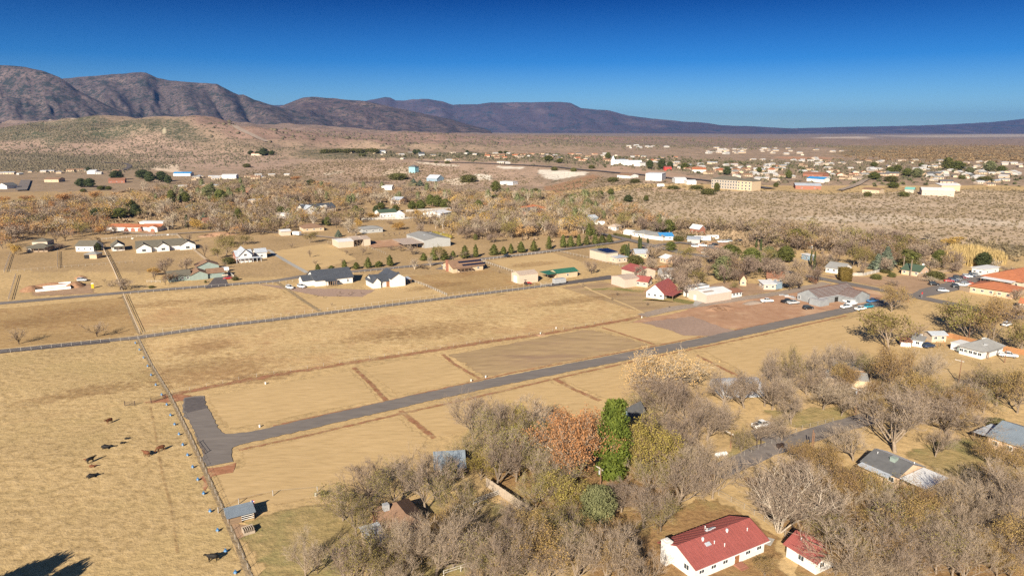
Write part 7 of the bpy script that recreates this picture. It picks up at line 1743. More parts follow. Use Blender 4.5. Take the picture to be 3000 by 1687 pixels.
# ------------------------------------------------------------------ scrub, reeds, hedges
def blobs(name, spots, m, sides=6, kind='stuff'):
    """low rounded bushes: an uneven ring and a cap each"""
    rs = np.random.RandomState(len(spots))
    n = len(spots)
    S = np.array(spots)                      # x, y, z, radius, height
    a = np.arange(sides) * 2 * math.pi / sides
    ring = np.stack([np.cos(a), np.sin(a)], -1)
    V = np.zeros((n, 2 * sides + 1, 3))
    j1 = rs.uniform(0.7, 1.3, (n, sides)); j2 = rs.uniform(0.5, 1.0, (n, sides))
    rot = rs.uniform(0, 6.28, n); c, s = np.cos(rot), np.sin(rot)
    rx = ring[None, :, 0] * c[:, None] - ring[None, :, 1] * s[:, None]; ry = ring[None, :, 0] * s[:, None] + ring[None, :, 1] * c[:, None]
    V[:, :sides, 0] = S[:, 0:1] + rx * S[:, 3:4] * j1; V[:, :sides, 1] = S[:, 1:2] + ry * S[:, 3:4] * j1; V[:, :sides, 2] = S[:, 2:3] - 0.3
    V[:, sides:2 * sides, 0] = S[:, 0:1] + rx * S[:, 3:4] * j2 * 0.85; V[:, sides:2 * sides, 1] = S[:, 1:2] + ry * S[:, 3:4] * j2 * 0.85
    V[:, sides:2 * sides, 2] = S[:, 2:3] + S[:, 4:5] * rs.uniform(0.45, 0.8, (n, sides))
    V[:, -1, 0] = S[:, 0] + rs.uniform(-.3, .3, n) * S[:, 3]; V[:, -1, 1] = S[:, 1] + rs.uniform(-.3, .3, n) * S[:, 3]; V[:, -1, 2] = S[:, 2] + S[:, 4] * rs.uniform(0.85, 1.1, n)
    T = []
    for i in range(sides):
        j = (i + 1) % sides
        T += [(i, j, sides + j), (i, sides + j, sides + i), (sides + i, sides + j, 2 * sides)]
    T = np.array(T)
    F = (T[None] + (np.arange(n) * (2 * sides + 1))[:, None, None]).reshape(-1, 3)
    o = link(name, np_mesh(name, V.reshape(-1, 3), F, m)); o['kind'] = kind
    return o

def tufts(name, spots, m, k=12):
    """twiggy bushes: a burst of small blades each"""
    S = np.array(spots); n = len(S); rs = np.random.RandomState(n)
    d = rs.normal(size=(n, k, 3)); d /= np.linalg.norm(d, axis=2, keepdims=True); d[..., 2] = np.abs(d[..., 2]) * 0.9 + 0.05
    R = np.stack([S[:, 3], S[:, 3], S[:, 4]], -1)[:, None, :]
    tip = S[:, None, :3] + d * R * rs.uniform(0.75, 1.15, (n, k, 1))
    mid = S[:, None, :3] + d * R * rs.uniform(0.1, 0.5, (n, k, 1))
    side = rs.normal(size=(n, k, 3)); side /= np.linalg.norm(side, axis=2, keepdims=True)
    w = S[:, 3][:, None, None] * rs.uniform(0.22, 0.42, (n, k, 1))
    V = np.stack([mid - side * w, mid + side * w, tip], 2).reshape(-1, 3)
    o = link(name, np_mesh(name, V, np.arange(len(V)).reshape(-1, 3), m)); o['kind'] = 'stuff'
    return o

def scrub(pts, n, rr, hh, seed, clump=0.5, jit=None):
    poly = gpoly(pts)
    xs = [p[0] for p in poly]; ys = [p[1] for p in poly]
    rs = np.random.RandomState(seed)
    x = rs.uniform(min(xs), max(xs), n * 6); y = rs.uniform(min(ys), max(ys), n * 6)
    ok = in_poly(x, y, poly) & (fbm(x / 45., y / 22., 3, seed) > clump - 0.14 + rs.uniform(-.12, .12, n * 6))
    x = x[ok][:n]; y = y[ok][:n]
    j = y.mean() * 0.014 if jit is None else jit
    x = x + rs.normal(0, j, len(x)); y = y + rs.normal(0, j * 2.0, len(y))
    z = height(x, y)
    r = rs.uniform(rr[0], rr[1], len(x)) * rs.uniform(0.7, 1.2, len(x))
    return np.stack([x, y, z, r, r * rs.uniform(hh[0], hh[1], len(x))], -1)
desert = np.concatenate([
    scrub([(1750, 620), (1850, 562), (2250, 560), (3300, 555), (3300, 735), (2900, 725), (2500, 690), (2250, 680), (2000, 655)], 9500, (0.6, 1.9), (0.7, 1.1), 1, 0.46),
    scrub([(1850, 650), (2100, 672), (2500, 700), (3200, 735), (3300, 770), (2750, 745), (2250, 722), (1900, 690)], 1600, (1.2, 2.6), (0.8, 1.2), 2, 0.35),
    scrub([(1560, 560), (1740, 520), (1900, 540), (2100, 555), (1850, 600), (1700, 590)], 1300, (1.0, 2.6), (0.7, 1.1), 3, 0.45),
    scrub([(620, 545), (760, 495), (1000, 470), (1300, 490), (1560, 530), (1500, 560), (1200, 535), (900, 520)], 5200, (0.9, 2.3), (0.7, 1.1), 4, 0.42)])
tufts('desert_scrub', desert, SCRUB_L, 11)
far_scrub = np.concatenate([
    scrub([(-250, 452), (260, 456), (440, 472), (470, 492), (330, 500), (-250, 500)], 9000, (1.2, 2.8), (0.6, 0.9), 5, 0.40),
    scrub([(-250, 380), (300, 365), (560, 395), (750, 420), (900, 440), (760, 480), (470, 480), (-250, 440)], 9000, (1.2, 3.0), (0.6, 1.0), 6, 0.50),
    scrub([(860, 470), (1150, 448), (1500, 455), (2000, 470), (2500, 470), (2900, 480), (2900, 520), (2300, 540), (2000, 500), (1500, 475), (1200, 465)], 2600, (1.8, 4.5), (0.6, 1.0), 7, 0.5),
    scrub([(600, 390), (900, 385), (1500, 400), (2300, 410), (2500, 430), (1900, 440), (1100, 430)], 3600, (3.0, 8.0), (0.5, 0.8), 9, 0.5)])
blobs('desert_scrub', far_scrub, SCRUB_F, 4)
tufts('river_woods', scrub([(2480, 470), (2700, 430), (3200, 425), (3200, 478), (2700, 478)], 4200, (4.0, 11.0), (0.5, 0.8), 8, 0.36) * np.array([1, 1, 1, .6, .6]), WOODS_F, 14)
# brown undergrowth that fills the valley woods, and the trees of the far town
UB = [[(0, 600), (300, 588), (760, 600), (760, 640), (470, 650), (250, 660), (0, 690)], [(360, 560), (760, 530), (1000, 545), (1300, 555), (1500, 575), (1480, 610), (1000, 600), (760, 602), (400, 590)], [(1330, 598), (1560, 590), (1720, 585), (1900, 625), (2020, 668), (1900, 665), (1780, 680), (1650, 690), (1460, 690), (1340, 680)],
      [(1950, 668), (2300, 682), (2500, 708), (2640, 722), (2740, 750), (2560, 750), (2400, 728), (2200, 712), (2000, 688)]]
tufts('undergrowth', np.concatenate([scrub(p, n, (1.5, 3.6), (0.9, 1.5), 20 + i, 0.44) for i, (p, n) in enumerate(zip(UB, (900, 1500, 1700, 1100)))]), UNDER_F, 16)
tufts('town_greenery', np.concatenate([scrub([(1030, 446), (1560, 452), (2000, 462), (2300, 486), (2600, 500), (3020, 500), (3020, 552), (2500, 530), (2240, 525), (1990, 505), (1600, 472), (1030, 458)], 650, (2.2, 4.6), (0.9, 1.4), 33, 0.35)]), TOWN_F, 22)
# the tan reed bed beyond the palms
def reeds(pts, n, h, seed):
    poly = gpoly(pts); xs = [p[0] for p in poly]; ys = [p[1] for p in poly]
    rs = np.random.RandomState(seed)
    x = rs.uniform(min(xs), max(xs), n * 5); y = rs.uniform(min(ys), max(ys), n * 5)
    ok = in_poly(x, y, poly); x = x[ok][:n]; y = y[ok][:n]; n = len(x)
    z = height(x, y)
    hh = rs.uniform(0.55, 1.1, n) * h; a = rs.uniform(0, 6.28, n); w = 0.35
    lx = rs.normal(0, 0.5, n); ly = rs.normal(0, 0.5, n)
    V = np.stack([np.stack([x - np.cos(a) * w, y - np.sin(a) * w, z - .2], -1), np.stack([x + np.cos(a) * w, y + np.sin(a) * w, z - .2], -1), np.stack([x + lx, y + ly, z + hh], -1)], 1).reshape(-1, 3)
    o = link('reed_bed', np_mesh('reed_bed', V, np.arange(3 * n).reshape(-1, 3), REED_L)); o['kind'] = 'stuff'
reeds([(2740, 752), (2790, 738), (2860, 740), (2930, 758), (2950, 775), (2880, 785), (2800, 775)], 6000, 6.0, 3)
reeds([(2365, 722), (2420, 718), (2440, 728), (2380, 732)], 1200, 7.0, 4)
def hedge(label, pts, w, h, m, words='hedge'):
    P = [at(*p) for p in pts]
    mb = []
    rs = np.random.RandomState(int(P[0].x * 7) % 1000)
    geo = Geo()
    for a, b in zip(P[:-1], P[1:]):
        L = (b - a).length; n = int(L * w * h * 16) + 60
        t = rs.uniform(0, 1, n); d = (b - a).normalized(); s = Vector((-d.y, d.x, 0))
        o1 = rs.uniform(-.5, .5, n) * w; zz = rs.uniform(0.05, 1, n) ** 0.6 * h
        C = np.stack([a.x + (b.x - a.x) * t + s.x * o1, a.y + (b.y - a.y) * t + s.y * o1, a.z + (b.z - a.z) * t + zz], -1)
        D = rs.normal(size=(n, 3)); D /= np.linalg.norm(D, axis=1, keepdims=True)
        quads_tris(geo, C, D, rs.normal(size=(n, 3)), rs.uniform(.3, .6, n), rs.uniform(.4, .8, n), 0)
        mbx = MB(); c = (a + b) / 2
        mbx.box((c.x, c.y, c.z + h * .45), (L * 0.98, w * 0.8, h * 0.88), math.atan2(d.y, d.x))
        vs = np.array(mbx.v); fs = np.array([[f[0], f[1], f[2]] for f in mbx.f] + [[f[0], f[2], f[3]] for f in mbx.f])
        geo.add(vs, fs, 0)
    v, f, mi = geo.arrays()
    return tag(link('hedge', np_mesh('hedge', v, f, m)), label, 'hedge')
hedge('tall clipped brown green block hedge beside the grey roofed house', [(2460, 822), (2488, 822)], 7.0, 6.5, HEDGE_L)
hedge('long low green hedge at the bend of the street', [(1800, 690), (1845, 700)], 2.5, 1.8, LEAF_BUSH)
hedge('yellow green hedge behind the large grey metal arena', [(1270, 688), (1322, 700)], 3, 2.5, LEAF_YOLIVE)
hedge('small dark hedge at the corner of the cream metal shop', [(1838, 841), (1858, 836)], 1.6, 1.2, LEAF_BUSH)
hedge('row of green shrubs at the edge of the red ploughed field', [(1428, 583), (1500, 572)], 5, 3.0, NEED_GREEN)
# ------------------------------------------------------------------ vehicles
PAINT = {}
def paint(name, col):
    if name not in PAINT:
        m = bpy.data.materials.new(name + '_paint'); nt, N, L, b, o = nodes_of(m)
        b.inputs['Base Color'].default_value = (*col, 1); b.inputs['Roughness'].default_value = 0.28
        b.inputs['Coat Weight'].default_value = 0.4
        PAINT[name] = m
    return PAINT[name]
PC = {'white': (.72, .72, .71), 'silver': (.42, .43, .44), 'black': (.014, .014, .016), 'navy': (.02, .035, .075), 'red': (.33, .02, .02), 'maroon': (.14, .02, .03), 'grey': (.13, .135, .14), 'green': (.02, .09, .07), 'blue': (.05, .14, .30), 'beige': (.45, .38, .28), 'orange': (.42, .09, .03), 'teal': (.02, .22, .30)}
TYRE = mat('tyre_rubber', (.018, .018, .018), .9, .1); RIM = mat('wheel_rim', (.42, .42, .43), .35, .05, metal=.6); LAMP = mat('headlamp', (.7, .7, .68), .2, .02); TAIL = mat('tail_lamp', (.35, .02, .015), .3, .02); BLACKP = mat('black_plastic', (.02, .02, .022), .6, .05)
def loft(sections):
    """body from cross sections along x: (x, half width bottom, half width top, z bottom, z top, inset)"""
    V = []; F = []
    for x, wb, wt, zb, zt in sections:
        e = 0.08
        V += [(x, -wb + e, zb), (x, wb - e, zb), (x, wb, zb + .12), (x, wb, zb + (zt - zb) * .6), (x, wt - e * .3, zt - .06), (x, wt - e * 1.6, zt), (x, -wt + e * 1.6, zt), (x, -wt + e * .3, zt - .06), (x, -wb, zb + (zt - zb) * .6), (x, -wb, zb + .12)]
    n = 10
    for i in range(len(sections) - 1):
        for k in range(n):
            a = i * n + k; b = i * n + (k + 1) % n
            F.append((a, b, b + n, a + n))
    F.append(tuple(range(n - 1, -1, -1))); F.append(tuple(range((len(sections) - 1) * n, len(sections) * n)))
    m = MB(); m.v = V; m.f = F; m.m = [0] * len(F)
    return m
CAR_MESH = {}
def car_parts(kind):
    if kind in CAR_MESH: return CAR_MESH[kind]
    P = []
    if kind == 'sedan':
        body = [(-2.35, .70, .62, .42, .80), (-2.25, .84, .78, .30, .92), (-1.5, .88, .82, .25, .96), (1.1, .88, .82, .25, .92), (2.0, .85, .76, .28, .80), (2.32, .70, .62, .40, .68)]
        cab = [(-1.75, .70, .60, .94, .98), (-1.15, .76, .60, .94, 1.40), (-.2, .77, .62, .94, 1.46), (.45, .76, .60, .92, 1.38), (1.15, .72, .62, .90, .95)]
        roof = ((-.35, 0, 1.47), (1.35, 1.12, .05)); L, wb, wr = 2.3, 1.38, .33
    elif kind == 'suv':
        body = [(-2.38, .76, .72, .45, 1.0), (-2.30, .90, .86, .34, 1.10), (-1.3, .93, .89, .30, 1.12), (1.15, .93, .89, .30, 1.10), (2.1, .90, .82, .32, 1.0), (2.36, .78, .70, .42, .86)]
        cab = [(-2.26, .80, .70, 1.08, 1.30), (-2.05, .82, .68, 1.10, 1.72), (-.4, .84, .70, 1.10, 1.78), (.35, .83, .68, 1.10, 1.70), (1.2, .80, .72, 1.08, 1.14)]
        roof = ((-.9, 0, 1.79), (2.1, 1.30, .06)); L, wb, wr = 2.35, 1.42, .37
    elif kind == 'pickup':
        body = [(-2.9, .90, .90, .55, 1.05), (-2.82, .96, .94, .45, 1.10), (-.95, .96, .94, .42, 1.10), (-.9, .96, .92, .42, 1.16), (1.25, .96, .92, .42, 1.14), (2.5, .94, .86, .45, 1.10), (2.85, .84, .78, .52, .98)]
        cab = [(-.92, .86, .74, 1.14, 1.30), (-.80, .86, .72, 1.14, 1.80), (.35, .87, .73, 1.14, 1.86), (.75, .86, .72, 1.14, 1.78), (1.4, .84, .76, 1.12, 1.18)]
        roof = ((-.1, 0, 1.87), (1.35, 1.36, .06)); L, wb, wr = 2.85, 1.75, .40
    else:   # van
        body = [(-2.7, .92, .88, .45, 1.25), (-2.62, .98, .95, .38, 1.35), (1.4, .98, .95, .35, 1.35), (2.3, .94, .88, .38, 1.15), (2.6, .84, .78, .45, .95)]
        cab = [(-2.6, .92, .86, 1.33, 2.10), (-2.5, .94, .86, 1.33, 2.22), (.9, .94, .86, 1.33, 2.22), (1.3, .92, .82, 1.30, 1.95), (1.9, .88, .80, 1.20, 1.30)]
        roof = ((-.7, 0, 2.24), (3.3, 1.7, .05)); L, wb, wr = 2.6, 1.65, .37
    P.append(('body', loft(body).mesh('body', paint('white', PC['white']), True), (0, 0, 0), True))
    c = loft(cab)
    P.append(('cab_glass', c.mesh('cab_glass', GLASS), (0, 0, 0), False))
    r = MB(); r.box(roof[0], roof[1]); 
    for sx in (-1, 1):
        xs = [s[0] for s in cab]
        r.tube((xs[0] + .12, sx * cab[0][1], cab[0][3]), (cab[1][0], sx * cab[1][2], cab[1][4]), .05, n=4); r.tube((cab[-1][0], sx * cab[-1][1], cab[-1][4]), (cab[-2][0], sx * cab[-2][2], cab[-2][4]), .045, n=4); r.tube((cab[2][0], sx * (cab[2][1] + .01), cab[2][3]), (cab[2][0], sx * cab[2][2], cab[2][4]), .05, n=4)
    if kind == 'van': r.box((-.95, 0, 1.72), (3.2, 1.90, .86))
    P.append(('cab_roof', r.mesh('cab_roof', paint('white', PC['white'])), (0, 0, 0), True))
    if kind == 'pickup':
        b = MB(); b.box((-1.9, 0, 1.112), (1.75, 1.55, .03)); P.append(('cargo_bed', b.mesh('cargo_bed', BLACKP), (0, 0, 0), False))
        b = MB()
        for y in (-.86, .86): b.box((-1.9, y, 1.20), (1.9, .12, .2))
        b.box((-2.84, 0, 1.20), (.08, 1.75, .2)); P.append(('bed_rail', b.mesh('bed_rail', paint('white', PC['white'])), (0, 0, 0), True))
    w = MB(); w.tube((0, -.11, 0), (0, .11, 0), wr, n=14); wm = w.mesh('wheel', TYRE)
    rm_ = MB(); rm_.tube((0, -.125, 0), (0, .125, 0), wr * .6, n=10); rmm = rm_.mesh('rim', RIM)
    CAR_MESH[kind] = (P, wm, rmm, L, wb, wr)
    hl = MB(); hl.box((0, 0, 0), (.08, .32, .16)); CAR_MESH[kind] += (hl.mesh('headlight', LAMP), hl.mesh('tail_light', TAIL))
    return CAR_MESH[kind]
def car(kind, colour, px, py, heading, label, name=None, group=None):
    """heading in degrees from +X"""
    P, wm, rmm, L, wb, wr, hl, tl = car_parts(kind)
    p = at(px, py)
    if p.y < 430: p.z = 0.1
    cat = {'sedan': 'car', 'suv': 'car', 'pickup': 'pickup truck', 'van': 'van'}[kind]
    root = thing(name or {'sedan': 'parked_car', 'suv': 'parked_car', 'pickup': 'pickup_truck', 'van': 'parked_van'}[kind], label, cat, p, math.radians(heading), group)
    for nm, me, loc, painted in P:
        o = link(nm, me, root, loc)
        if painted: o.material_slots[0].link = 'OBJECT'; o.material_slots[0].material = paint(colour, PC[colour])
    hw = .86 if kind != 'sedan' else .80
    for x in (-wb, wb):
        for y in (-hw, hw):
            w = link('wheel', wm, root, (x, y, wr)); link('rim', rmm, w)
    for y in (-.6, .6):
        zf = {'sedan': .62, 'suv': .80, 'pickup': .85, 'van': .85}[kind]
        link('headlight', hl, root, (L - .03, y, zf)); link('tail_light', tl, root, (-L + .02, y, zf + .06))
    return root
E1, N1 = 30, 120
car('suv', 'white', 849, 846, -40, 'white car parked beside the dirt track')
car('suv', 'white', 883, 843, -38, 'white SUV nearer the farmhouse of two on the field')
car('suv', 'silver', 242, 824, 5, 'silver car parked beside the dug foundation')
car('pickup', 'white', 634, 796, 200, 'white pickup parked behind the teal house')
car('van', 'white', 656, 795, 200, 'white van parked at the teal house')
car('pickup', 'beige', 652, 811, 20, 'dark beige pickup on the teal house driveway')
car('sedan', 'red', 668, 818, 200, 'red car on the teal house driveway')
car('pickup', 'white', 2247, 886, 10, 'lone white pickup on the red building site')
car('pickup', 'black', 2306, 887, 20, 'black pickup by the scaffold heap')
car('pickup', 'silver', 2324, 891, 18, 'silver pickup beside the black one at the unfinished house')
car('suv', 'black', 2367, 906, 15, 'dark green black car alone on the red site')
car('pickup', 'white', 2479, 903, 28, 'white work truck with a utility body near the unfinished house')
car('van', 'white', 2496, 894, 28, 'white van behind the work truck at the unfinished house')
car('pickup', 'white', 2486, 886, 25, 'white pickup with a red topped load beside the unfinished house')
car('pickup', 'white', 2521, 909, 28, 'silver white pickup at the end of the new road')
car('suv', 'teal', 2546, 902, 25, 'dull green car behind the tan tree at the new road')
car('pickup', 'blue', 2556, 886, 25, 'bright blue truck half hidden by the tan tree')
car('suv', 'silver', 2763, 855, -25, 'silver grey SUV at the entrance of the parking lot')
car('suv', 'black', 2736, 836, -15, 'black SUV alone near the middle of the parking lot')
for i, (c, x, y, w) in enumerate([('red', 2780, 826, 'bright red car at the near end of the long row'), ('navy', 2792, 824, 'dark blue car next to the bright red one'), ('grey', 2803, 821, 'grey car third from the near end of the long row'), ('black', 2806, 817, 'black car parked between the grey and maroon ones'), ('maroon', 2822, 816, 'maroon car in the long row beside a white one'), ('white', 2833, 813, 'white car in the long row of the parking lot'), ('navy', 2842, 811, 'navy car past the white one in the long row'), ('grey', 2851, 809, 'dark grey car near the far end of the long row'), ('silver', 2859, 807, 'silver car at the far end of the long row')]):
    car('suv' if i % 2 else 'sedan', c, x, y, -22, w, group='cars in the long row of the parking lot')
car('suv', 'black', 2803, 843, -20, 'black SUV at the end of the short row by the orange roof')
car('pickup', 'white', 2818, 839, -20, 'white pickup in the short row by the orange roof')
car('suv', 'silver', 2830, 836, -20, 'silver car in the short row by the orange roof')
car('sedan', 'orange', 2842, 833, -20, 'orange red car at the far end of the short row')
car('pickup', 'white', 2952, 1046, -20, 'white pickup parked beside the white ranch house')
car('suv', 'black', 2070, 736, 20, 'dark car parked on the side street behind cypresses')
car('sedan', 'navy', 2095, 752, -15, 'navy car on the street by the white fence')
car('suv', 'white', 2036, 724, -20, 'white car left of the pickup on the dirt yard'); car('pickup', 'white', 2058, 722, -15, 'white pickup in the middle of the dirt yard'); car('suv', 'black', 2096, 720, 5, 'small black car right of the dirt yard pickup'); car('sedan', 'grey', 2083, 723, 5, 'grey quad bike sized car on the dirt yard')
for i, (c, x, y, w) in enumerate([('white', 2113, 711, 'white truck first of the pale row below the slope'), ('white', 2124, 711, 'white truck second of the pale row below the slope'), ('silver', 2134, 709, 'silver truck at the end of the pale row'), ('black', 2166, 709, 'black truck beyond the pale row'), ('navy', 2180, 707, 'navy truck beside the black one below the slope')]): car('pickup', c, x, y, 20, w)
car('suv', 'silver', 1520, 622, 0, 'silver car left of the terracotta roofed house'); car('suv', 'black', 1487, 754, 25, 'dark car driving on the upper road', name='car')
car('sedan', 'silver', 1302, 781, -60, 'white car beside the solar panel house'); car('pickup', 'black', 2300, 843, 10, 'dark pickup beside the blue grey box shed')
car('suv', 'navy', 2720, 1048 - 30, 20, 'dark car under the bare trees by the wooden fence'); car('pickup', 'white', 2232, 1252, 25, 'white topped car under a thicket by the driveway')
car('suv', 'white', 2950, 955, 30, 'white car glimpsed under the olive trees')

def trailer(name, label, cat, px, py, rz, L, W, H, m, wheels=1, win=0, group=None):
    root = thing(name, label, cat, at(px, py), math.radians(rz), group)
    if root.location.z < .1: root.location.z = .08
    b = MB(); b.prism([(-L / 2, .55), (L / 2, .55), (L / 2 + .15, 1.2), (L / 2, H - .15), (L / 2 - .25, H), (-L / 2 + .1, H), (-L / 2, H - .12)], -W / 2, W / 2); b.build('body', m, root)
    t = MB(); t.box((L / 2 + .7, 0, .6), (1.4, .12, .1)); t.build('tow_bar', STEEL, root)
    wm = car_parts('suv')[1]
    for k in range(wheels):
        for y in (-W / 2 + .1, W / 2 - .1): link('wheel', wm, root, (-.5 + k * .8, y, .37))
    for k in range(win): window(root, -L / 2 + L * (k + .5) / win, -W / 2, H * .62, .9, .6, 0, frame=BLACKP)
    return root
trailer('cargo_trailer', 'grey enclosed cargo trailer parked on the dark lane', 'trailer', 1638, 832, 30, 6.5, 2.4, 2.8, STEEL, 2)
trailer('camper', 'long white motor home parked in front of the faded red barn', 'camper', 2057, 706, -12, 11, 2.6, 3.4, WHITE, 2, 3)
trailer('camper', 'shorter white camper right of the long motor home', 'camper', 2087, 702, 10, 8, 2.5, 3.1, WHITE, 2, 2)
trailer('camper', 'white box camper left of its twin near the cottage', 'camper', 1738, 664, 10, 7, 2.5, 3.2, WHITE, 1, 1)
trailer('camper', 'white camper with dark windows right of its twin near the cottage', 'camper', 1756, 660, 0, 8, 2.5, 3.2, WHITE, 1, 2)
trailer('camper', 'small white camper beside the cream box shed', 'camper', 870, 690, -25, 6, 2.4, 2.8, WHITE, 1, 1)
trailer('cargo_trailer', 'white box on the graded ledge below the warehouse', 'trailer', 1935, 548, 0, 8, 3, 3.6, WHITE, 2)

# tractor
t = thing('tractor', 'small red tractor parked beside the beige metal workshop', 'tractor', at(1544, 834), math.radians(20))
t.location.z = .08
b = MB(); b.box((.6, 0, 1.0), (1.6, .7, .6)); b.box((-.5, 0, .9), (.9, .8, .5)); b.box((1.9, 0, .7), (.5, 1.5, .5)); b.box((1.3, .45, .8), (1.2, .1, .12)); b.box((1.3, -.45, .8), (1.2, .1, .12)); b.build('body', paint('red', PC['red']), t)
b = MB(); b.box((-.6, 0, 1.35), (.5, .5, .12)); b.box((-.85, 0, 1.6), (.1, .5, .5)); b.tube((-.9, -.5, 1.1), (-.9, -.5, 2.3), .04); b.tube((-.9, .5, 1.1), (-.9, .5, 2.3), .04); b.box((-.8, 0, 2.33), (1.2, 1.2, .06)); b.build('canopy_frame', BLACKP, t)
for x, r, y in ((-.7, .65, .75), (-.7, .65, -.75), (1.1, .4, .6), (1.1, .4, -.6)):
    w = MB(); w.tube((0, -.16, 0), (0, .16, 0), r, n=14); link('wheel', w.mesh('wheel', TYRE), t, (x, y, r))

# portable toilet
t = thing('portable_toilet', 'yellow portable toilet standing alone beside the foundation', 'toilet', at(272, 844), .5)
YEL = mat('yellow_plastic', (.70, .42, .02), .5, .05)
b = MB(); b.box((0, 0, 1.1), (1.15, 1.15, 2.2)); b.build('cabin', YEL, t); b = MB(); b.box((0, 0, 2.27), (1.25, 1.25, .14)); b.box((0, 0, 2.4), (.9, .9, .12)); b.build('roof', TRIM, t); b = MB(); b.box((0, -.6, 1.05), (.8, .05, 1.9)); b.build('door', YEL, t)

# ------------------------------------------------------------------ cattle
HIDE_B = mat('black_hide', (.012, .010, .009), .7, .2, 3); HIDE_R = mat('brown_hide', (.13, .05, .022), .75, .25, 3)
def cow_mesh(pose):
    me = bpy.data.meshes.new('cow')
    V = []; E = []; R = []
    def v(p, r): V.append(p); R.append(r); return len(V) - 1
    lying = pose == 'lying'
    dz = -.62 if lying else 0
    spine = [v((-.85, 0, 1.12 + dz), (.26, .30)), v((-.45, 0, 1.12 + dz), (.36, .40)), v((.05, 0, 1.08 + dz), (.38, .44)), v((.5, 0, 1.13 + dz), (.31, .40)), v((.82, 0, 1.18 + dz), (.20, .26))]
    for a, b in zip(spine[:-1], spine[1:]): E.append((a, b))
    hz, hx = (0.42, 1.36) if pose == 'grazing' else (1.36 + dz, 1.30)
    n = v((1.05, 0, (1.0 if pose == 'grazing' else 1.32) + dz * (pose != 'grazing')), (.14, .18)); E.append((spine[-1], n))
    h = v((hx, 0, hz), (.12, .13)); E.append((n, h)); m = v((hx + (.1 if pose == 'grazing' else .28), 0, hz - (.22 if pose == 'grazing' else .1)), (.085, .085)); E.append((h, m))
    for y in (-.22, .22): e = v((hx - .06, y, hz + .07), (.03, .05)); E.append((h, e))
    if lying:
        for x, s in ((.45, spine[3]), (-.5, spine[1])):
            for y in (-.36, .36):
                k = v((x + .2, y, .16), (.11, .12)); f = v((x - .2 if x < 0 else x + .5, y * 1.1, .07), (.06, .06)); E.append((s, k)); E.append((k, f))
    else:
        for x, s, kx in ((.55, spine[3], .04), (-.62, spine[1], -.1)):
            for y in (-.20, .20):
                a = v((x, y, .78), (.13, .13)); k = v((x + kx, y, .42), (.075, .075)); f = v((x + (.02 if kx > 0 else .02), y, .04), (.06, .06)); E += [(s, a), (a, k), (k, f)]
    t = v((-1.0, 0, .95 + dz), (.035, .035)); t2 = v((-1.05, 0, .45 + dz * .6), (.04, .04)); E += [(spine[0], t), (t, t2)]
    me.from_pydata(V, E, [])
    o = bpy.data.objects.new('cow_build', me); COL.objects.link(o)
    o.modifiers.new('s', 'SKIN'); sv = me.skin_vertices[0].data
    for i, r in enumerate(R): sv[i].radius = r if isinstance(r, tuple) else (r, r)
    sv[2].use_root = True
    u = o.modifiers.new('u', 'SUBSURF'); u.levels = 1; u.render_levels = 1
    bpy.context.view_layer.update()
    dg = bpy.context.evaluated_depsgraph_get()
    out = bpy.data.meshes.new_from_object(o.evaluated_get(dg)); out.name = 'cow'
    bpy.data.objects.remove(o); bpy.data.meshes.remove(me)
    out.polygons.foreach_set('use_smooth', [True] * len(out.polygons))
    return out
COWS = {p: cow_mesh(p) for p in ('standing', 'grazing', 'lying')}
def cow(px, py, rz, pose, hide, label, s=1.0):
    me = COWS[pose]
    o = link('cow', me, None, at(px, py), math.radians(rz)); o.scale = (s * .92, s * .92, s * .92)
    if not me.materials: me.materials.append(HIDE_B)
    o.material_slots[0].link = 'OBJECT'; o.material_slots[0].material = hide
    tag(o, label, 'cow', 'cattle on the dry pasture')
cow(321, 1240, 250, 'standing', HIDE_R, 'dark red cow farthest up the pasture', 1.05)
cow(310, 1313, 5, 'lying', HIDE_B, 'black cow lying alone with her head to the fence', 1.15)
cow(359, 1299, 20, 'lying', HIDE_B, 'small black calf nearer the lying black cow', .6); cow(372, 1286, 20, 'lying', HIDE_B, 'small dark calf farther from the lying black cow', .6)
cow(430, 1336, 160, 'standing', HIDE_R, 'dark brown cow facing away from the fence gate', 1.05)
cow(472, 1321, 230, 'grazing', HIDE_R, 'light brown cow nearest the road end', 1.1)
cow(266, 1355, 60, 'standing', HIDE_B, 'black cow standing in the group of three', 1.05); cow(270, 1368, 10, 'lying', HIDE_R, 'small brown calf lying in front of the standing black cow', .75); cow(256, 1348, 200, 'lying', HIDE_R, 'small brown calf behind the standing black cow', .6)
cow(268, 1398, 30, 'lying', HIDE_B, 'black cow lying lowest in the group of three', 1.05)
cow(624, 1643, 185, 'standing', HIDE_B, 'black cow near the old fence at the bottom edge', 1.1)
cow(492, 691, 0, 'standing', TRIM, 'white animal grazing inside the drive of the mission house', .8); cow(388, 702, 0, 'standing', TRIM, 'white spotted animal by the mission house fence', .8)

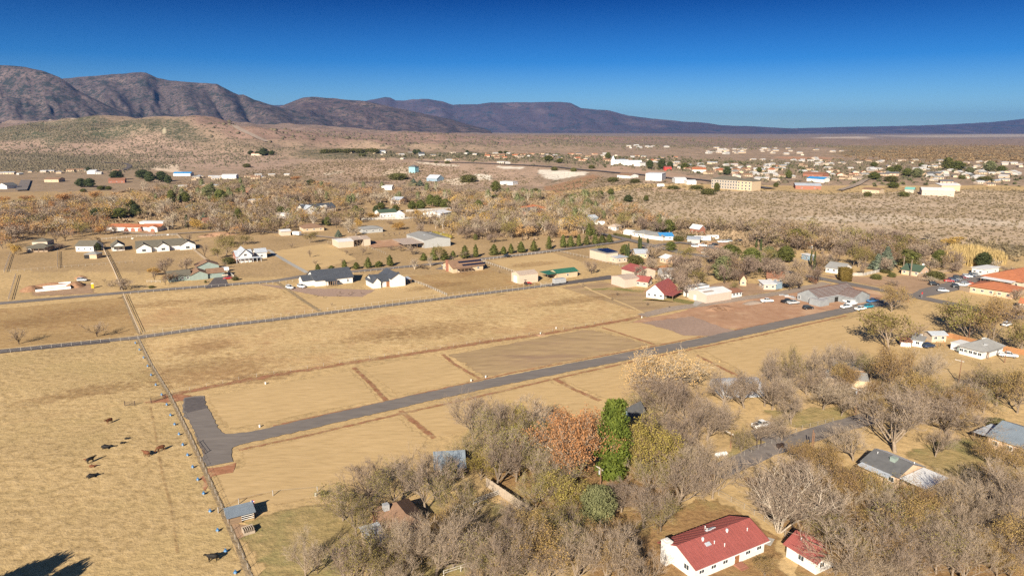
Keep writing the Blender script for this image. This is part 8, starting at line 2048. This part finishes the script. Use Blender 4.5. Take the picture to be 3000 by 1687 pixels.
# ------------------------------------------------------------------ irrigation valves, posts and other small things
FGV = mat('pipe_grey', (.26, .25, .23), .8, .1); VB = mat('pale_blue_cap', (.035, .15, .32), .5, .1); VC = mat('pale_concrete', (.50, .47, .43), .8, .1)
b = MB(); b.tube((0, 0, -.1), (0, 0, .35), .20, .20, n=10); vbase = b.mesh('base', FGV)
b = MB(); b.tube((0, 0, .35), (0, 0, .62), .36, .20, n=10); b.tube((0, 0, .62), (0, 0, .80), .05, n=5); b.box((0, 0, .82), (.34, .05, .05)); vcap = b.mesh('cap', VB)
ends = ['nearest the lane of the upper run', 'second below the lane', 'third below the lane', 'fourth below the lane', 'fifth below the lane', 'last before the gate', 'beside the gate', 'first below the gate', 'second below the gate', 'third below the gate', 'fourth below the gate', 'level with the road end', 'just past the road end', 'below the road end', 'opposite the mown field', 'two above the animal shed', 'one above the animal shed', 'level with the animal shed', 'beside the lone black cow', 'lowest at the bottom edge']
spots = [(397, 1007), (409, 1027), (421, 1050), (433, 1075), (443, 1101), (457, 1130), (474, 1159), (489, 1188), (500, 1219), (512, 1246), (525, 1275), (536, 1306), (550, 1336), (565, 1371), (580, 1408), (597, 1449), (616, 1501), (638, 1557), (661, 1618), (690, 1681)]
for (x, y), w in zip(spots, ends):
    t = thing('irrigation_valve', 'blue capped irrigation valve ' + w, 'valve', at(x, y), 0, 'irrigation valves along the old fence')
    link('base', vbase, t); link('cap', vcap, t)
WP = mat('white_utility_box', (.52, .51, .49), .6, .04)
for x, y, w in ((778, 1125, 'white utility pedestal beside the mown field'), (1583, 979, 'white pedestal on its red dirt mound'), (1629, 963, 'thin white marker beside the red dirt strip'), (1880, 931, 'white pedestal at the end of the gravel lane'), (925, 1452, 'small white pedestal at the field corner'), (1380, 1117, 'white box beside the new road'), (1423, 1106, 'white marker beside the new road near the plot line'), (761, 1251, 'pale green hydrant at the kerb of the new road')):
    t = thing('utility_pedestal', w, 'utility box', at(x, y)); b = MB(); b.box((0, 0, .3), (.36, .3, .7)); b.build('box', WP, t); b = MB(); b.box((0, 0, .68), (.42, .34, .08)); b.build('lid', VC, t)
# ------------------------------------------------------------------ fences
FW = mat('white_fence_paint', (.43, .40, .36), .6, .1); FG = mat('grey_fence_metal', (.30, .27, .24), .6, .1); FWOOD = mat('grey_fence_wood', (.36, .29, .22), .85, .15, 1.5); FBROWN = mat('brown_fence_wood', (.33, .16, .07), .85, .15, 1.5)
POST_MESH = {}
def fence(label, pts, h=1.3, space=2.7, rails=(1.25,), m=None, pw=.09, rw=.07, words=None, name='fence', rail_n=4):
    P = [at(*p) for p in pts]
    root = thing(name, label, 'fence', P[0])
    m = m or FW
    key = (h, pw, m.name)
    if key not in POST_MESH:
        b = MB(); b.box((0, 0, h / 2 - .1), (pw, pw, h + .2)); POST_MESH[key] = b.mesh('post', m)
    pos = []
    for a, b in zip(P[:-1], P[1:]):
        n = max(1, round((b - a).length / space))
        pos += [a.lerp(b, i / n) for i in range(n)]
    pos.append(P[-1])
    for q in pos: q.z = zat(q.x, q.y)
    for q in pos[:300]: link('post', POST_MESH[key], root, q - P[0])
    for z in rails:
        b = MB()
        for p, q in zip(pos[:-1], pos[1:]): b.tube(p - P[0] + Vector((0, 0, z)), q - P[0] + Vector((0, 0, z)), rw / 2, n=rail_n, cap=False)
        b.build('rail', m, root)
    if words: lm(words, (P[0] + P[-1]) / 2)
    return root
fence('white pipe fence along the near side of the lane up to its gap', [(-120, 1050), (0, 1036), (323, 1000)], 1.4, 2.9, (1.35, .75), pw=.065, rw=.04)
fence('white pipe fence along the near side of the lane past its gap', [(353, 1000), (404, 993), (621, 962), (800, 941), (1150, 897), (1550, 848), (1615, 839)], 1.4, 2.9, (1.35, .75), pw=.06, rw=.035)
fence('thin white wire fence along the far side of the lane', [(420, 980), (640, 950), (800, 930), (1150, 887), (1309, 868), (1550, 838), (1600, 832)], 1.3, 3.2, (1.25,), pw=.055, rw=.03)
fence('white rail fence running down from the twin gabled house to the lane', [(1210, 826), (1250, 840), (1309, 867)], 1.3, 2.6, (1.25, .85, .45), pw=.10, rw=.09)
fence('white rail fence right of the solar panel house', [(1399, 763), (1450, 780), (1520, 804)], 1.3, 2.6, (1.25, .8), pw=.12, rw=.10)
fence('white post fence along the upper road beside the big paddock', [(1400, 766), (1500, 752), (1634, 738)], 1.3, 2.8, (1.2, .7), pw=.12, rw=.09)
fence('dark pipe fence across the paddock to the wooden fence', [(1634, 738), (1720, 757), (1835, 786)], 1.4, 3.0, (1.3, .7), FG, .12, .1)
fence('white fence on the far side of the upper road', [(800, 832), (1000, 806), (1200, 783)], 1.1, 3.2, (1.0,), pw=.08, rw=.05)
fence('white fence along the pasture side of the upper road', [(383, 863), (600, 842), (800, 831)], 1.2, 3.2, (1.1,), pw=.08, rw=.05)
fence('weathered fence down the paddocks beside the guest house', [(294, 713), (330, 786), (358, 852)], 1.5, 3.0, (1.4, 1.0, .5), FWOOD, .16, .16)
fence('pale rail fence from the upper road down to the lane', [(362, 866), (385, 920), (410, 978)], 1.4, 3.0, (1.3, .8), FWOOD, .14, .12)
fence('weedy old wire fence down the cattle pasture', [(407, 996), (440, 1064), (497, 1158), (560, 1288), (640, 1468), (700, 1608), (740, 1700)], 1.3, 3.4, (1.2, .8, .4), FG, .07, .02, words='the weedy old fence')
fence('pale fence right of the three gabled house', [(519, 690), (560, 728), (621, 777)], 1.4, 2.8, (1.3, .8, .4), FWOOD, .16, .14)
fence('low fence on the left of the far paddock', [(31, 743), (12, 799)], 1.4, 2.6, (1.3, .8), FWOOD, .16, .16); fence('pale plank fence beside the new foundation', [(47, 808), (25, 881)], 1.4, 2.6, (1.3, .8), FWOOD, .16, .16)
fence('pale short fence between the two paddocks', [(169, 739), (169, 787)], 1.4, 2.6, (1.3, .8), FWOOD, .16, .16); fence('long low fence across the foot of the paddocks', [(12, 799), (169, 786), (330, 774), (388, 770)], 1.2, 3.2, (1.1,), FG, .1, .07)
fence('pale grey rail fence in front of the mission style house', [(297, 703), (400, 694), (519, 690)], 1.3, 3.2, (1.2, .8, .4), FW, .14, .12); fence('white rail fence in front of the teal house', [(431, 828), (470, 828), (495, 822)], 1.2, 2.4, (1.1, .6), FW, .12, .1)
fence('white low fence beside the teal house driveway', [(662, 794), (685, 812)], 1.2, 2.0, (1.1, .6), FW, .14, .2); fence('white boundary wall fence behind the verandah house', [(1060, 645), (1180, 643), (1255, 637)], 1.8, 4, (1.6, 1.2, .8, .4), FW, .3, .36); fence('white upper wall fence behind golden trees', [(1190, 621), (1265, 617), (1320, 613)], 2.0, 4, (1.8, 1.3, .8, .3), FW, .3, .5)
fence('pale pipe fence along the dirt lot by the arena', [(960, 712), (1090, 730), (1130, 745)], 1.2, 3, (1.1,), FG, .1, .08)
fence('wire fence along the red dirt strip', [(505, 1154), (700, 1113), (1040, 1057), (1250, 1027), (1585, 976), (1716, 955), (1790, 940)], 1.1, 5.0, (1.0,), FG, .07, .03)
fence('low post fence below the mown field', [(640, 1502), (700, 1476), (800, 1452), (930, 1440)], 1.3, 6.5, (1.2,), FG, .16, .03)
fence('thin chain link fence along the old street', [(2180, 1335), (2260, 1300), (2350, 1258), (2440, 1236)], 1.2, 3, (1.15, .6, .1), FG, .06, .04); fence('chain link fence below the bare trees of the street corner', [(2105, 1450), (2180, 1490), (2270, 1545), (2330, 1600)], 1.2, 3, (1.15, .6, .1), FG, .06, .05)
fence('white rail fence at the bottom beside the bare trees', [(1300, 1690), (1350, 1674), (1412, 1656)], 1.3, 2.4, (1.25, .8), FW, .14, .13); fence('pale rail fence joined to the tall board fence', [(1387, 1478), (1425, 1464), (1464, 1450)], 1.3, 2.4, (1.2, .8, .4), FW, .14, .16); fence('pale rail fence under the bare trees beyond the brown roof', [(1318, 1508), (1365, 1484)], 1.3, 2.4, (1.2, .8, .4), FW, .14, .16)
fence('white roadside wall fence behind the bare shrubs', [(2490, 808), (2530, 808), (2585, 795)], 1.6, 4, (1.4, 1.0, .6, .2), FW, .3, .4); fence('white low wall fence at the side street', [(2055, 742), (2085, 747), (2105, 750)], 1.2, 3, (1.1, .7, .3), FW, .2, .36)
def board_fence(label, pts, h, m, space=2.4):
    P = [at(*p) for p in pts]
    root = thing('board_fence', label, 'fence', P[0])
    pan = {}
    for a, b in zip(P[:-1], P[1:]):
        n = max(1, round((b - a).length / space)); L = (b - a).length / n; ang = math.atan2(b.y - a.y, b.x - a.x)
        mb = MB(); k = max(4, round(L / .3))
        for i in range(k): mb.box((-L / 2 + (i + .5) * L / k, (i % 2) * .02, h / 2), (L / k - .015, .03, h + (.04 if i % 3 == 0 else 0)))
        me = mb.mesh('panel', m); pb = MB(); pb.box((0, 0.06, h / 2), (.11, .11, h + .15)); pm = pb.mesh('post', m)
        for i in range(n):
            c = a.lerp(b, (i + .5) / n); link('panel', me, root, c - P[0], ang); link('post', pm, root, a.lerp(b, i / n) - P[0], ang)
    return root
board_fence('tall pale grey board fence across the near yard', [(1424, 1424), (1480, 1462), (1552, 1513)], 2.1, FWOOD)
board_fence('brown board fence beside the dark driveway', [(1846, 803), (1900, 795), (1958, 786)], 2.0, FBROWN); board_fence('long brown board fence behind the white garden shed', [(2740, 983), (2790, 992), (2852, 1008), (2930, 1026), (3010, 1042)], 1.9, FBROWN); board_fence('weathered board fence left of the white garden shed', [(2692, 993), (2740, 982)], 1.9, FWOOD)
board_fence('dark board fence beside the short row of cars', [(2810, 850), (2840, 857)], 2.2, BROWNW); board_fence('tan board fence at the edge behind bare trees', [(2905, 1520), (2945, 1545), (2985, 1560)], 1.8, mat('tan_fence_wood', (.48, .34, .19), .8, .12)); board_fence('grey board wall below the reed bed', [(2690, 812), (2760, 800), (2818, 790)], 1.6, BROWNW)
# gates by the cattle fence and at the road end
GATEM = mat('dark_gate_pipe', (.07, .05, .04), .7, .1)
def gate(label, a, b, h=1.3, n=5, m=None):
    m = m or GATEM
    A = at(*a); B = at(*b); root = thing('gate', label, 'gate', A); D = B - A
    for i, nm in ((0, 'post'), (1, 'post')):
        mb = MB(); mb.box((D.x * i, D.y * i, h / 2), (.16, .16, h + .3)); mb.build(nm, m or FG, root)
    for k in range(n):
        mb = MB(); z = .15 + (h - .2) * k / (n - 1); mb.tube((0, 0, z), (D.x, D.y, z), .035, n=5); mb.build('rail', m or FG, root)
gate('dark pipe gate open beside the cattle trail', (366, 1189), (395, 1188)); gate('dark pipe gate closing the strip above the cattle trail', (443, 1180), (485, 1167)); gate('dark barrier gate at the road end', (578, 1300), (600, 1330), 1.1, 3); gate('white pipe gate at the lane beside the grey trailer', (1585, 838), (1615, 836), 1.2, 4, FW); gate('small dark gate frame on the chain link fence', (2217, 1311), (2229, 1309), 2.2, 2); gate('rusty arched gate frame beside the tan tree', (2640, 880), (2660, 884), 3.0, 2, BRICKW)
# ------------------------------------------------------------------ utility poles and lines
POLE = mat('pole_wood', (.20, .11, .065), .9, .15, 2); ARMM = mat('weathered_crossarm', (.55, .50, .45), .8, .1)
def pole(label, bx, by, ty, arm=True, transformer=False, az=None):
    p = at(bx, by); h = max(4.0, top_z(p, ty) - p.z)
    t = thing('utility_pole', label, 'utility pole', p, math.radians(az if az is not None else 120))
    b = MB(); b.tube((0, 0, -.2), (0, 0, h), .17, .11, n=8); b.build('pole', POLE, t)
    if arm:
        b = MB(); b.box((0.6, 0, h - .3), (2.6, .14, .16)); b.build('crossarm', ARMM, t)
        for x in (-.6, .5, 1.7):
            i = MB(); i.tube((x, 0, h - .22), (x, 0, h), .05, n=6); i.build('insulator', VC, t)
    if transformer:
        b = MB(); b.tube((.35, 0, h - 1.6), (.35, 0, h - .7), .28, n=10); b.build('transformer', STEEL, t)
    return p + Vector((0, 0, h))
q1 = pole('wooden utility pole with transformer among bare trees on the street', 2506, 1214, 1138, True, True); q2 = pole('wooden utility pole beside the sandy yard right of the woods', 2808, 1122, 1055); q3 = pole('reddish utility pole standing with a leaning one by the street', 2379, 1342, 1267, False); q4 = pole('dark leaning pole beside the reddish one by the street', 2374, 1350, 1259, False)
q5 = pole('utility pole with white crossarm at the end of the old street', 2140, 1312, 1270); q6 = pole('utility pole with transformer below the orange sycamore', 1759, 1420, 1374, True, True); q7 = pole('grey pole at the wooden fence behind the ranch house', 2836, 1003, 960, False); q8 = pole('pole in front of the block hedge on the street', 2466, 820, 787, False); q9 = pole('pale street pole beside the ranch house carport', 2943, 1062, 1020, False)
for a, b in ((q1, q2), (q1, q5), (q5, q6)):
    m = MB(); N_ = 14
    pts = [a.lerp(b, i / N_) + Vector((0, 0, -1.6 * 4 * (i / N_) * (1 - i / N_) - .1)) for i in range(N_ + 1)]
    for u, v in zip(pts[:-1], pts[1:]): m.tube(u, v, .018, n=3, cap=False)
    tag(m.build('power_line', BLACKP), {0: 'thin power line between the transformer pole and the sandy yard pole', 1: 'thin power line from the transformer pole to the end of the street', 2: 'thin power line toward the orange sycamore'}[[q1, q1, q5].index(a) if a is q5 else (0 if b is q2 else 1)], 'power line')
# ------------------------------------------------------------------ odds and ends
BINM = mat('dark_brown_bin', (.045, .028, .022), .6, .1)
for x, y, w in ((2281, 1313, 'dark wheeled bin left of the pair at the driveway'), (2291, 1311, 'dark wheeled bin right of the pair at the driveway')):
    t = thing('wheeled_bin', w, 'bin', at(x, y), .5); b = MB(); b.box((0, 0, .55), (.62, .7, 1.0), 0, 0, 1.12); b.build('body', BINM, t); b = MB(); b.box((0, 0, 1.1), (.74, .84, .1)); b.build('lid', BINM, t)
    wm_ = MB(); wm_.tube((-.3, .35, .12), (.3, .35, .12), .12, n=8); wm_.build('wheel', TYRE, t)
def flag(label, bx, by, ty):
    p = at(bx, by); h = max(2.5, top_z(p, ty) - p.z); t = thing('flag_pole', label, 'flag', p, .4)
    b = MB(); b.tube((0, 0, 0), (0, 0, h), .04, n=6); b.build('pole', TRIM, t)
    b = MB()
    for k in range(7): b.box((.35, 0, h - .15 - .2 * k), (.5, .02, .2), 0, k % 2)
    b.build('flag_stripes', [mat('flag_red', (.45, .03, .04)), TRIM], t); b = MB(); b.box((.24, -.005, h - .42), (.28, .03, .74)); b.build('flag_canton', mat('flag_blue', (.03, .05, .2)), t)
flag('striped flag on a pole behind the animal shed roof', 738, 1498, 1472); flag('striped flag in front of the yellow olive oak', 1972, 1330, 1306); flag('striped flag by the thicket covered car', 2254, 1268, 1245)
t = thing('hay_feeder', 'weathered slatted feeder crate in front of the animal shed', 'feeder', at(728, 1560), .6)
for k in range(6):
    b = MB(); b.box((-.9 + .36 * k, 0, .55), (.1, 1.4, 1.1)); b.build('slat', FWOOD, t)
b = MB(); b.box((0, .75, .6), (2.1, .1, 1.2)); b.box((0, -.75, .3), (2.1, .1, .5)); b.build('side_board', FWOOD, t)
t = thing('play_set', 'red wooden swing set in front of the white garden shed', 'swing set', at(2752, 1016), .3)
for x in (-1.6, 1.6):
    for y in (-.9, .9): b = MB(); b.tube((x, y, 0), (x, 0, 2.1), .07, n=5); b.build('leg', FBROWN, t)
b = MB(); b.tube((-1.8, 0, 2.1), (1.8, 0, 2.1), .07, n=5); b.build('beam', FBROWN, t)
for x in (-.6, .5):
    b = MB(); b.box((x, 0, .5), (.5, .2, .05)); b.tube((x - .22, 0, .5), (x - .22, 0, 2.1), .015, n=3); b.tube((x + .22, 0, .5), (x + .22, 0, 2.1), .015, n=3); b.build('swing', BLACKP, t)
t = thing('propane_tank', 'white propane tank lying in the shade by the old street', 'tank', at(2112, 1338), .3); b = MB(); b.tube((-1.4, 0, .75), (1.4, 0, .75), .48, n=12); b.tube((-1.65, 0, .75), (-1.4, 0, .75), .25, .48, n=12); b.tube((1.4, 0, .75), (1.65, 0, .75), .48, .25, n=12); b.build('tank', TRIM, t); b = MB(); b.box((-.9, 0, .15), (.2, .8, .35)); b.box((.9, 0, .15), (.2, .8, .35)); b.build('foot', CONC, t)
t = thing('stop_sign', 'red stop sign at the mouth of the parking lot road', 'sign', at(2700, 874), math.radians(-150)); b = MB(); b.tube((0, 0, 0), (0, 0, 2.1), .05, n=6); b.build('post', STEEL, t); b = MB(); b.prism([(.55 * math.cos(math.pi / 8 + k * math.pi / 4), 2.4 + .55 * math.sin(math.pi / 8 + k * math.pi / 4)) for k in range(8)], -.03, .03); b.build('panel', mat('sign_red', (.5, .03, .03)), t)
SOILM = ground_mat('spoil_heap', [(.22, .12, .07), (.31, .175, .10), (.38, .23, .14)], None, None, .8, bump=.6)
def heap(label, px, py, rx, ry, h, m, name='soil_heap'):
    p = at(px, py); n = 16; V = [(0, 0, h)]; F = []; rr = random.Random(int(px))
    for k, (f, z) in enumerate(((.35, .8), (.7, .4), (1.0, -.05))):
        for i in range(n): a = 2 * math.pi * i / n; j = rr.uniform(.82, 1.15); V.append((math.cos(a) * rx * f * j, math.sin(a) * ry * f * j, h * z * rr.uniform(.9, 1.1)))
    for i in range(n): F.append((0, 1 + i, 1 + (i + 1) % n))
    for k in range(2):
        for i in range(n): a = 1 + k * n + i; b_ = 1 + k * n + (i + 1) % n; F += [(a, a + n, b_ + n), (a, b_ + n, b_)]
    me = bpy.data.meshes.new(name); me.from_pydata(V, [], F); me.materials.append(m); me.polygons.foreach_set('use_smooth', [True] * len(F))
    o = link(name, me, None, p, GRID); tag(o, label, 'heap')
heap('brown soil heap at the left end of the foundation', 92, 850, 5, 5, 2.2, SOILM); heap('brown soil heap at the right end of the foundation', 222, 838, 4.5, 6, 2.4, SOILM); heap('small brown soil heap behind the silver car', 236, 815, 3, 2.5, 1.4, SOILM); heap('long brown soil ridge behind the foundation', 150, 835, 9, 3, 1.3, SOILM)
heap('low red soil mound on the building site', 2110, 905, 8, 5, 1.2, RED_SITE); heap('pile of pale rubble beside the gravel lane', 2205, 888, 6, 3, .9, GREY_GRAVEL, 'rubble_heap'); heap('small red mound around the white pedestal', 1585, 981, 2.2, 1.6, .5, RED_SITE); heap('rounded terracotta earth bank beyond the three gabled house', 640, 690, 16, 6, 2.5, RED_SITE)
# ------------------------------------------------------------------ words that single out each tree
for w, p in (('the road junction', at(1845, 703)), ('the end of the new road', at(640, 1300)), ('the brown board fence', at(1900, 795)), ('the two palms', at(2660, 800)), ('the tall green conifer', at(1789, 1372)), ('the orange sycamore', at(1690, 1412)), ('the white stemmed tree', at(2281, 1558)), ('the tall board fence', at(1480, 1462)), ('the parking lot', at(2760, 850)), ('the reed bed', at(2880, 765)), ('the far warehouse', at(1930, 535)), ('the mesa highway', at(1400, 482)), ('the chalk bluff', at(1660, 515)), ('the left driveway', at(70, 545)), ('the pale shed yard', at(1620, 690)), ('the red ploughed field', at(1480, 575)), ('the tile roofed estate', at(1500, 460)), ('the mobile home park', at(2120, 498)), ('the old tile town', at(1750, 462)), ('the industrial district', at(2200, 446)), ('the white church', at(1820, 484)), ('the red roofed town house', at(2380, 520)), ('the eastern town edge', at(2900, 525)), ('the river woods', at(2700, 460)), ('the scrub plain', at(150, 500)), ('the blue roofed sheds', at(530, 516))): lm(w, p)
ORD = ['closest', 'second closest', 'third closest', 'fourth closest', 'fifth closest', 'sixth closest', 'seventh closest', 'eighth closest', 'ninth closest', 'tenth closest', 'eleventh closest', 'twelfth closest', 'thirteenth closest', 'fourteenth closest']
buckets = {}
def ordinal(i):
    ones = ['', 'first', 'second', 'third', 'fourth', 'fifth', 'sixth', 'seventh', 'eighth', 'ninth', 'tenth', 'eleventh', 'twelfth', 'thirteenth', 'fourteenth', 'fifteenth', 'sixteenth', 'seventeenth', 'eighteenth', 'nineteenth', 'twentieth']
    if i == 0: return 'closest'
    n = i + 1
    return (ones[n] if n <= 20 else 'twenty ' + ones[n - 20]) + ' closest'
for o, words, p in TREES + FARH:
    best = min(LM, key=lambda l: (l[1] - p).length + (2.0 if (l[1] - p).length < .5 else 0))
    d = p - best[1]
    if abs(d.y) > abs(d.x) * 1.2: rel = 'behind' if d.y > 0 else 'in front of'
    else: rel = 'right of' if d.x > 0 else 'left of'
    self_lm = d.length < 1.0
    if self_lm:
        others = sorted(LM, key=lambda l: (l[1] - p).length)[1]
        best = others; d = p - best[1]; rel = ('behind' if d.y > 0 else 'in front of') if abs(d.y) > abs(d.x) * 1.2 else ('right of' if d.x > 0 else 'left of')
    buckets.setdefault((words, rel, best[0]), []).append((d.length, o))
for (words, rel, l), lst in buckets.items():
    lst.sort(key=lambda t: t[0])
    for i, (_, o) in enumerate(lst):
        o['label'] = words + ' ' + rel + ' ' + l if len(lst) == 1 else words + ', ' + ordinal(i) + ' ' + rel + ' ' + l
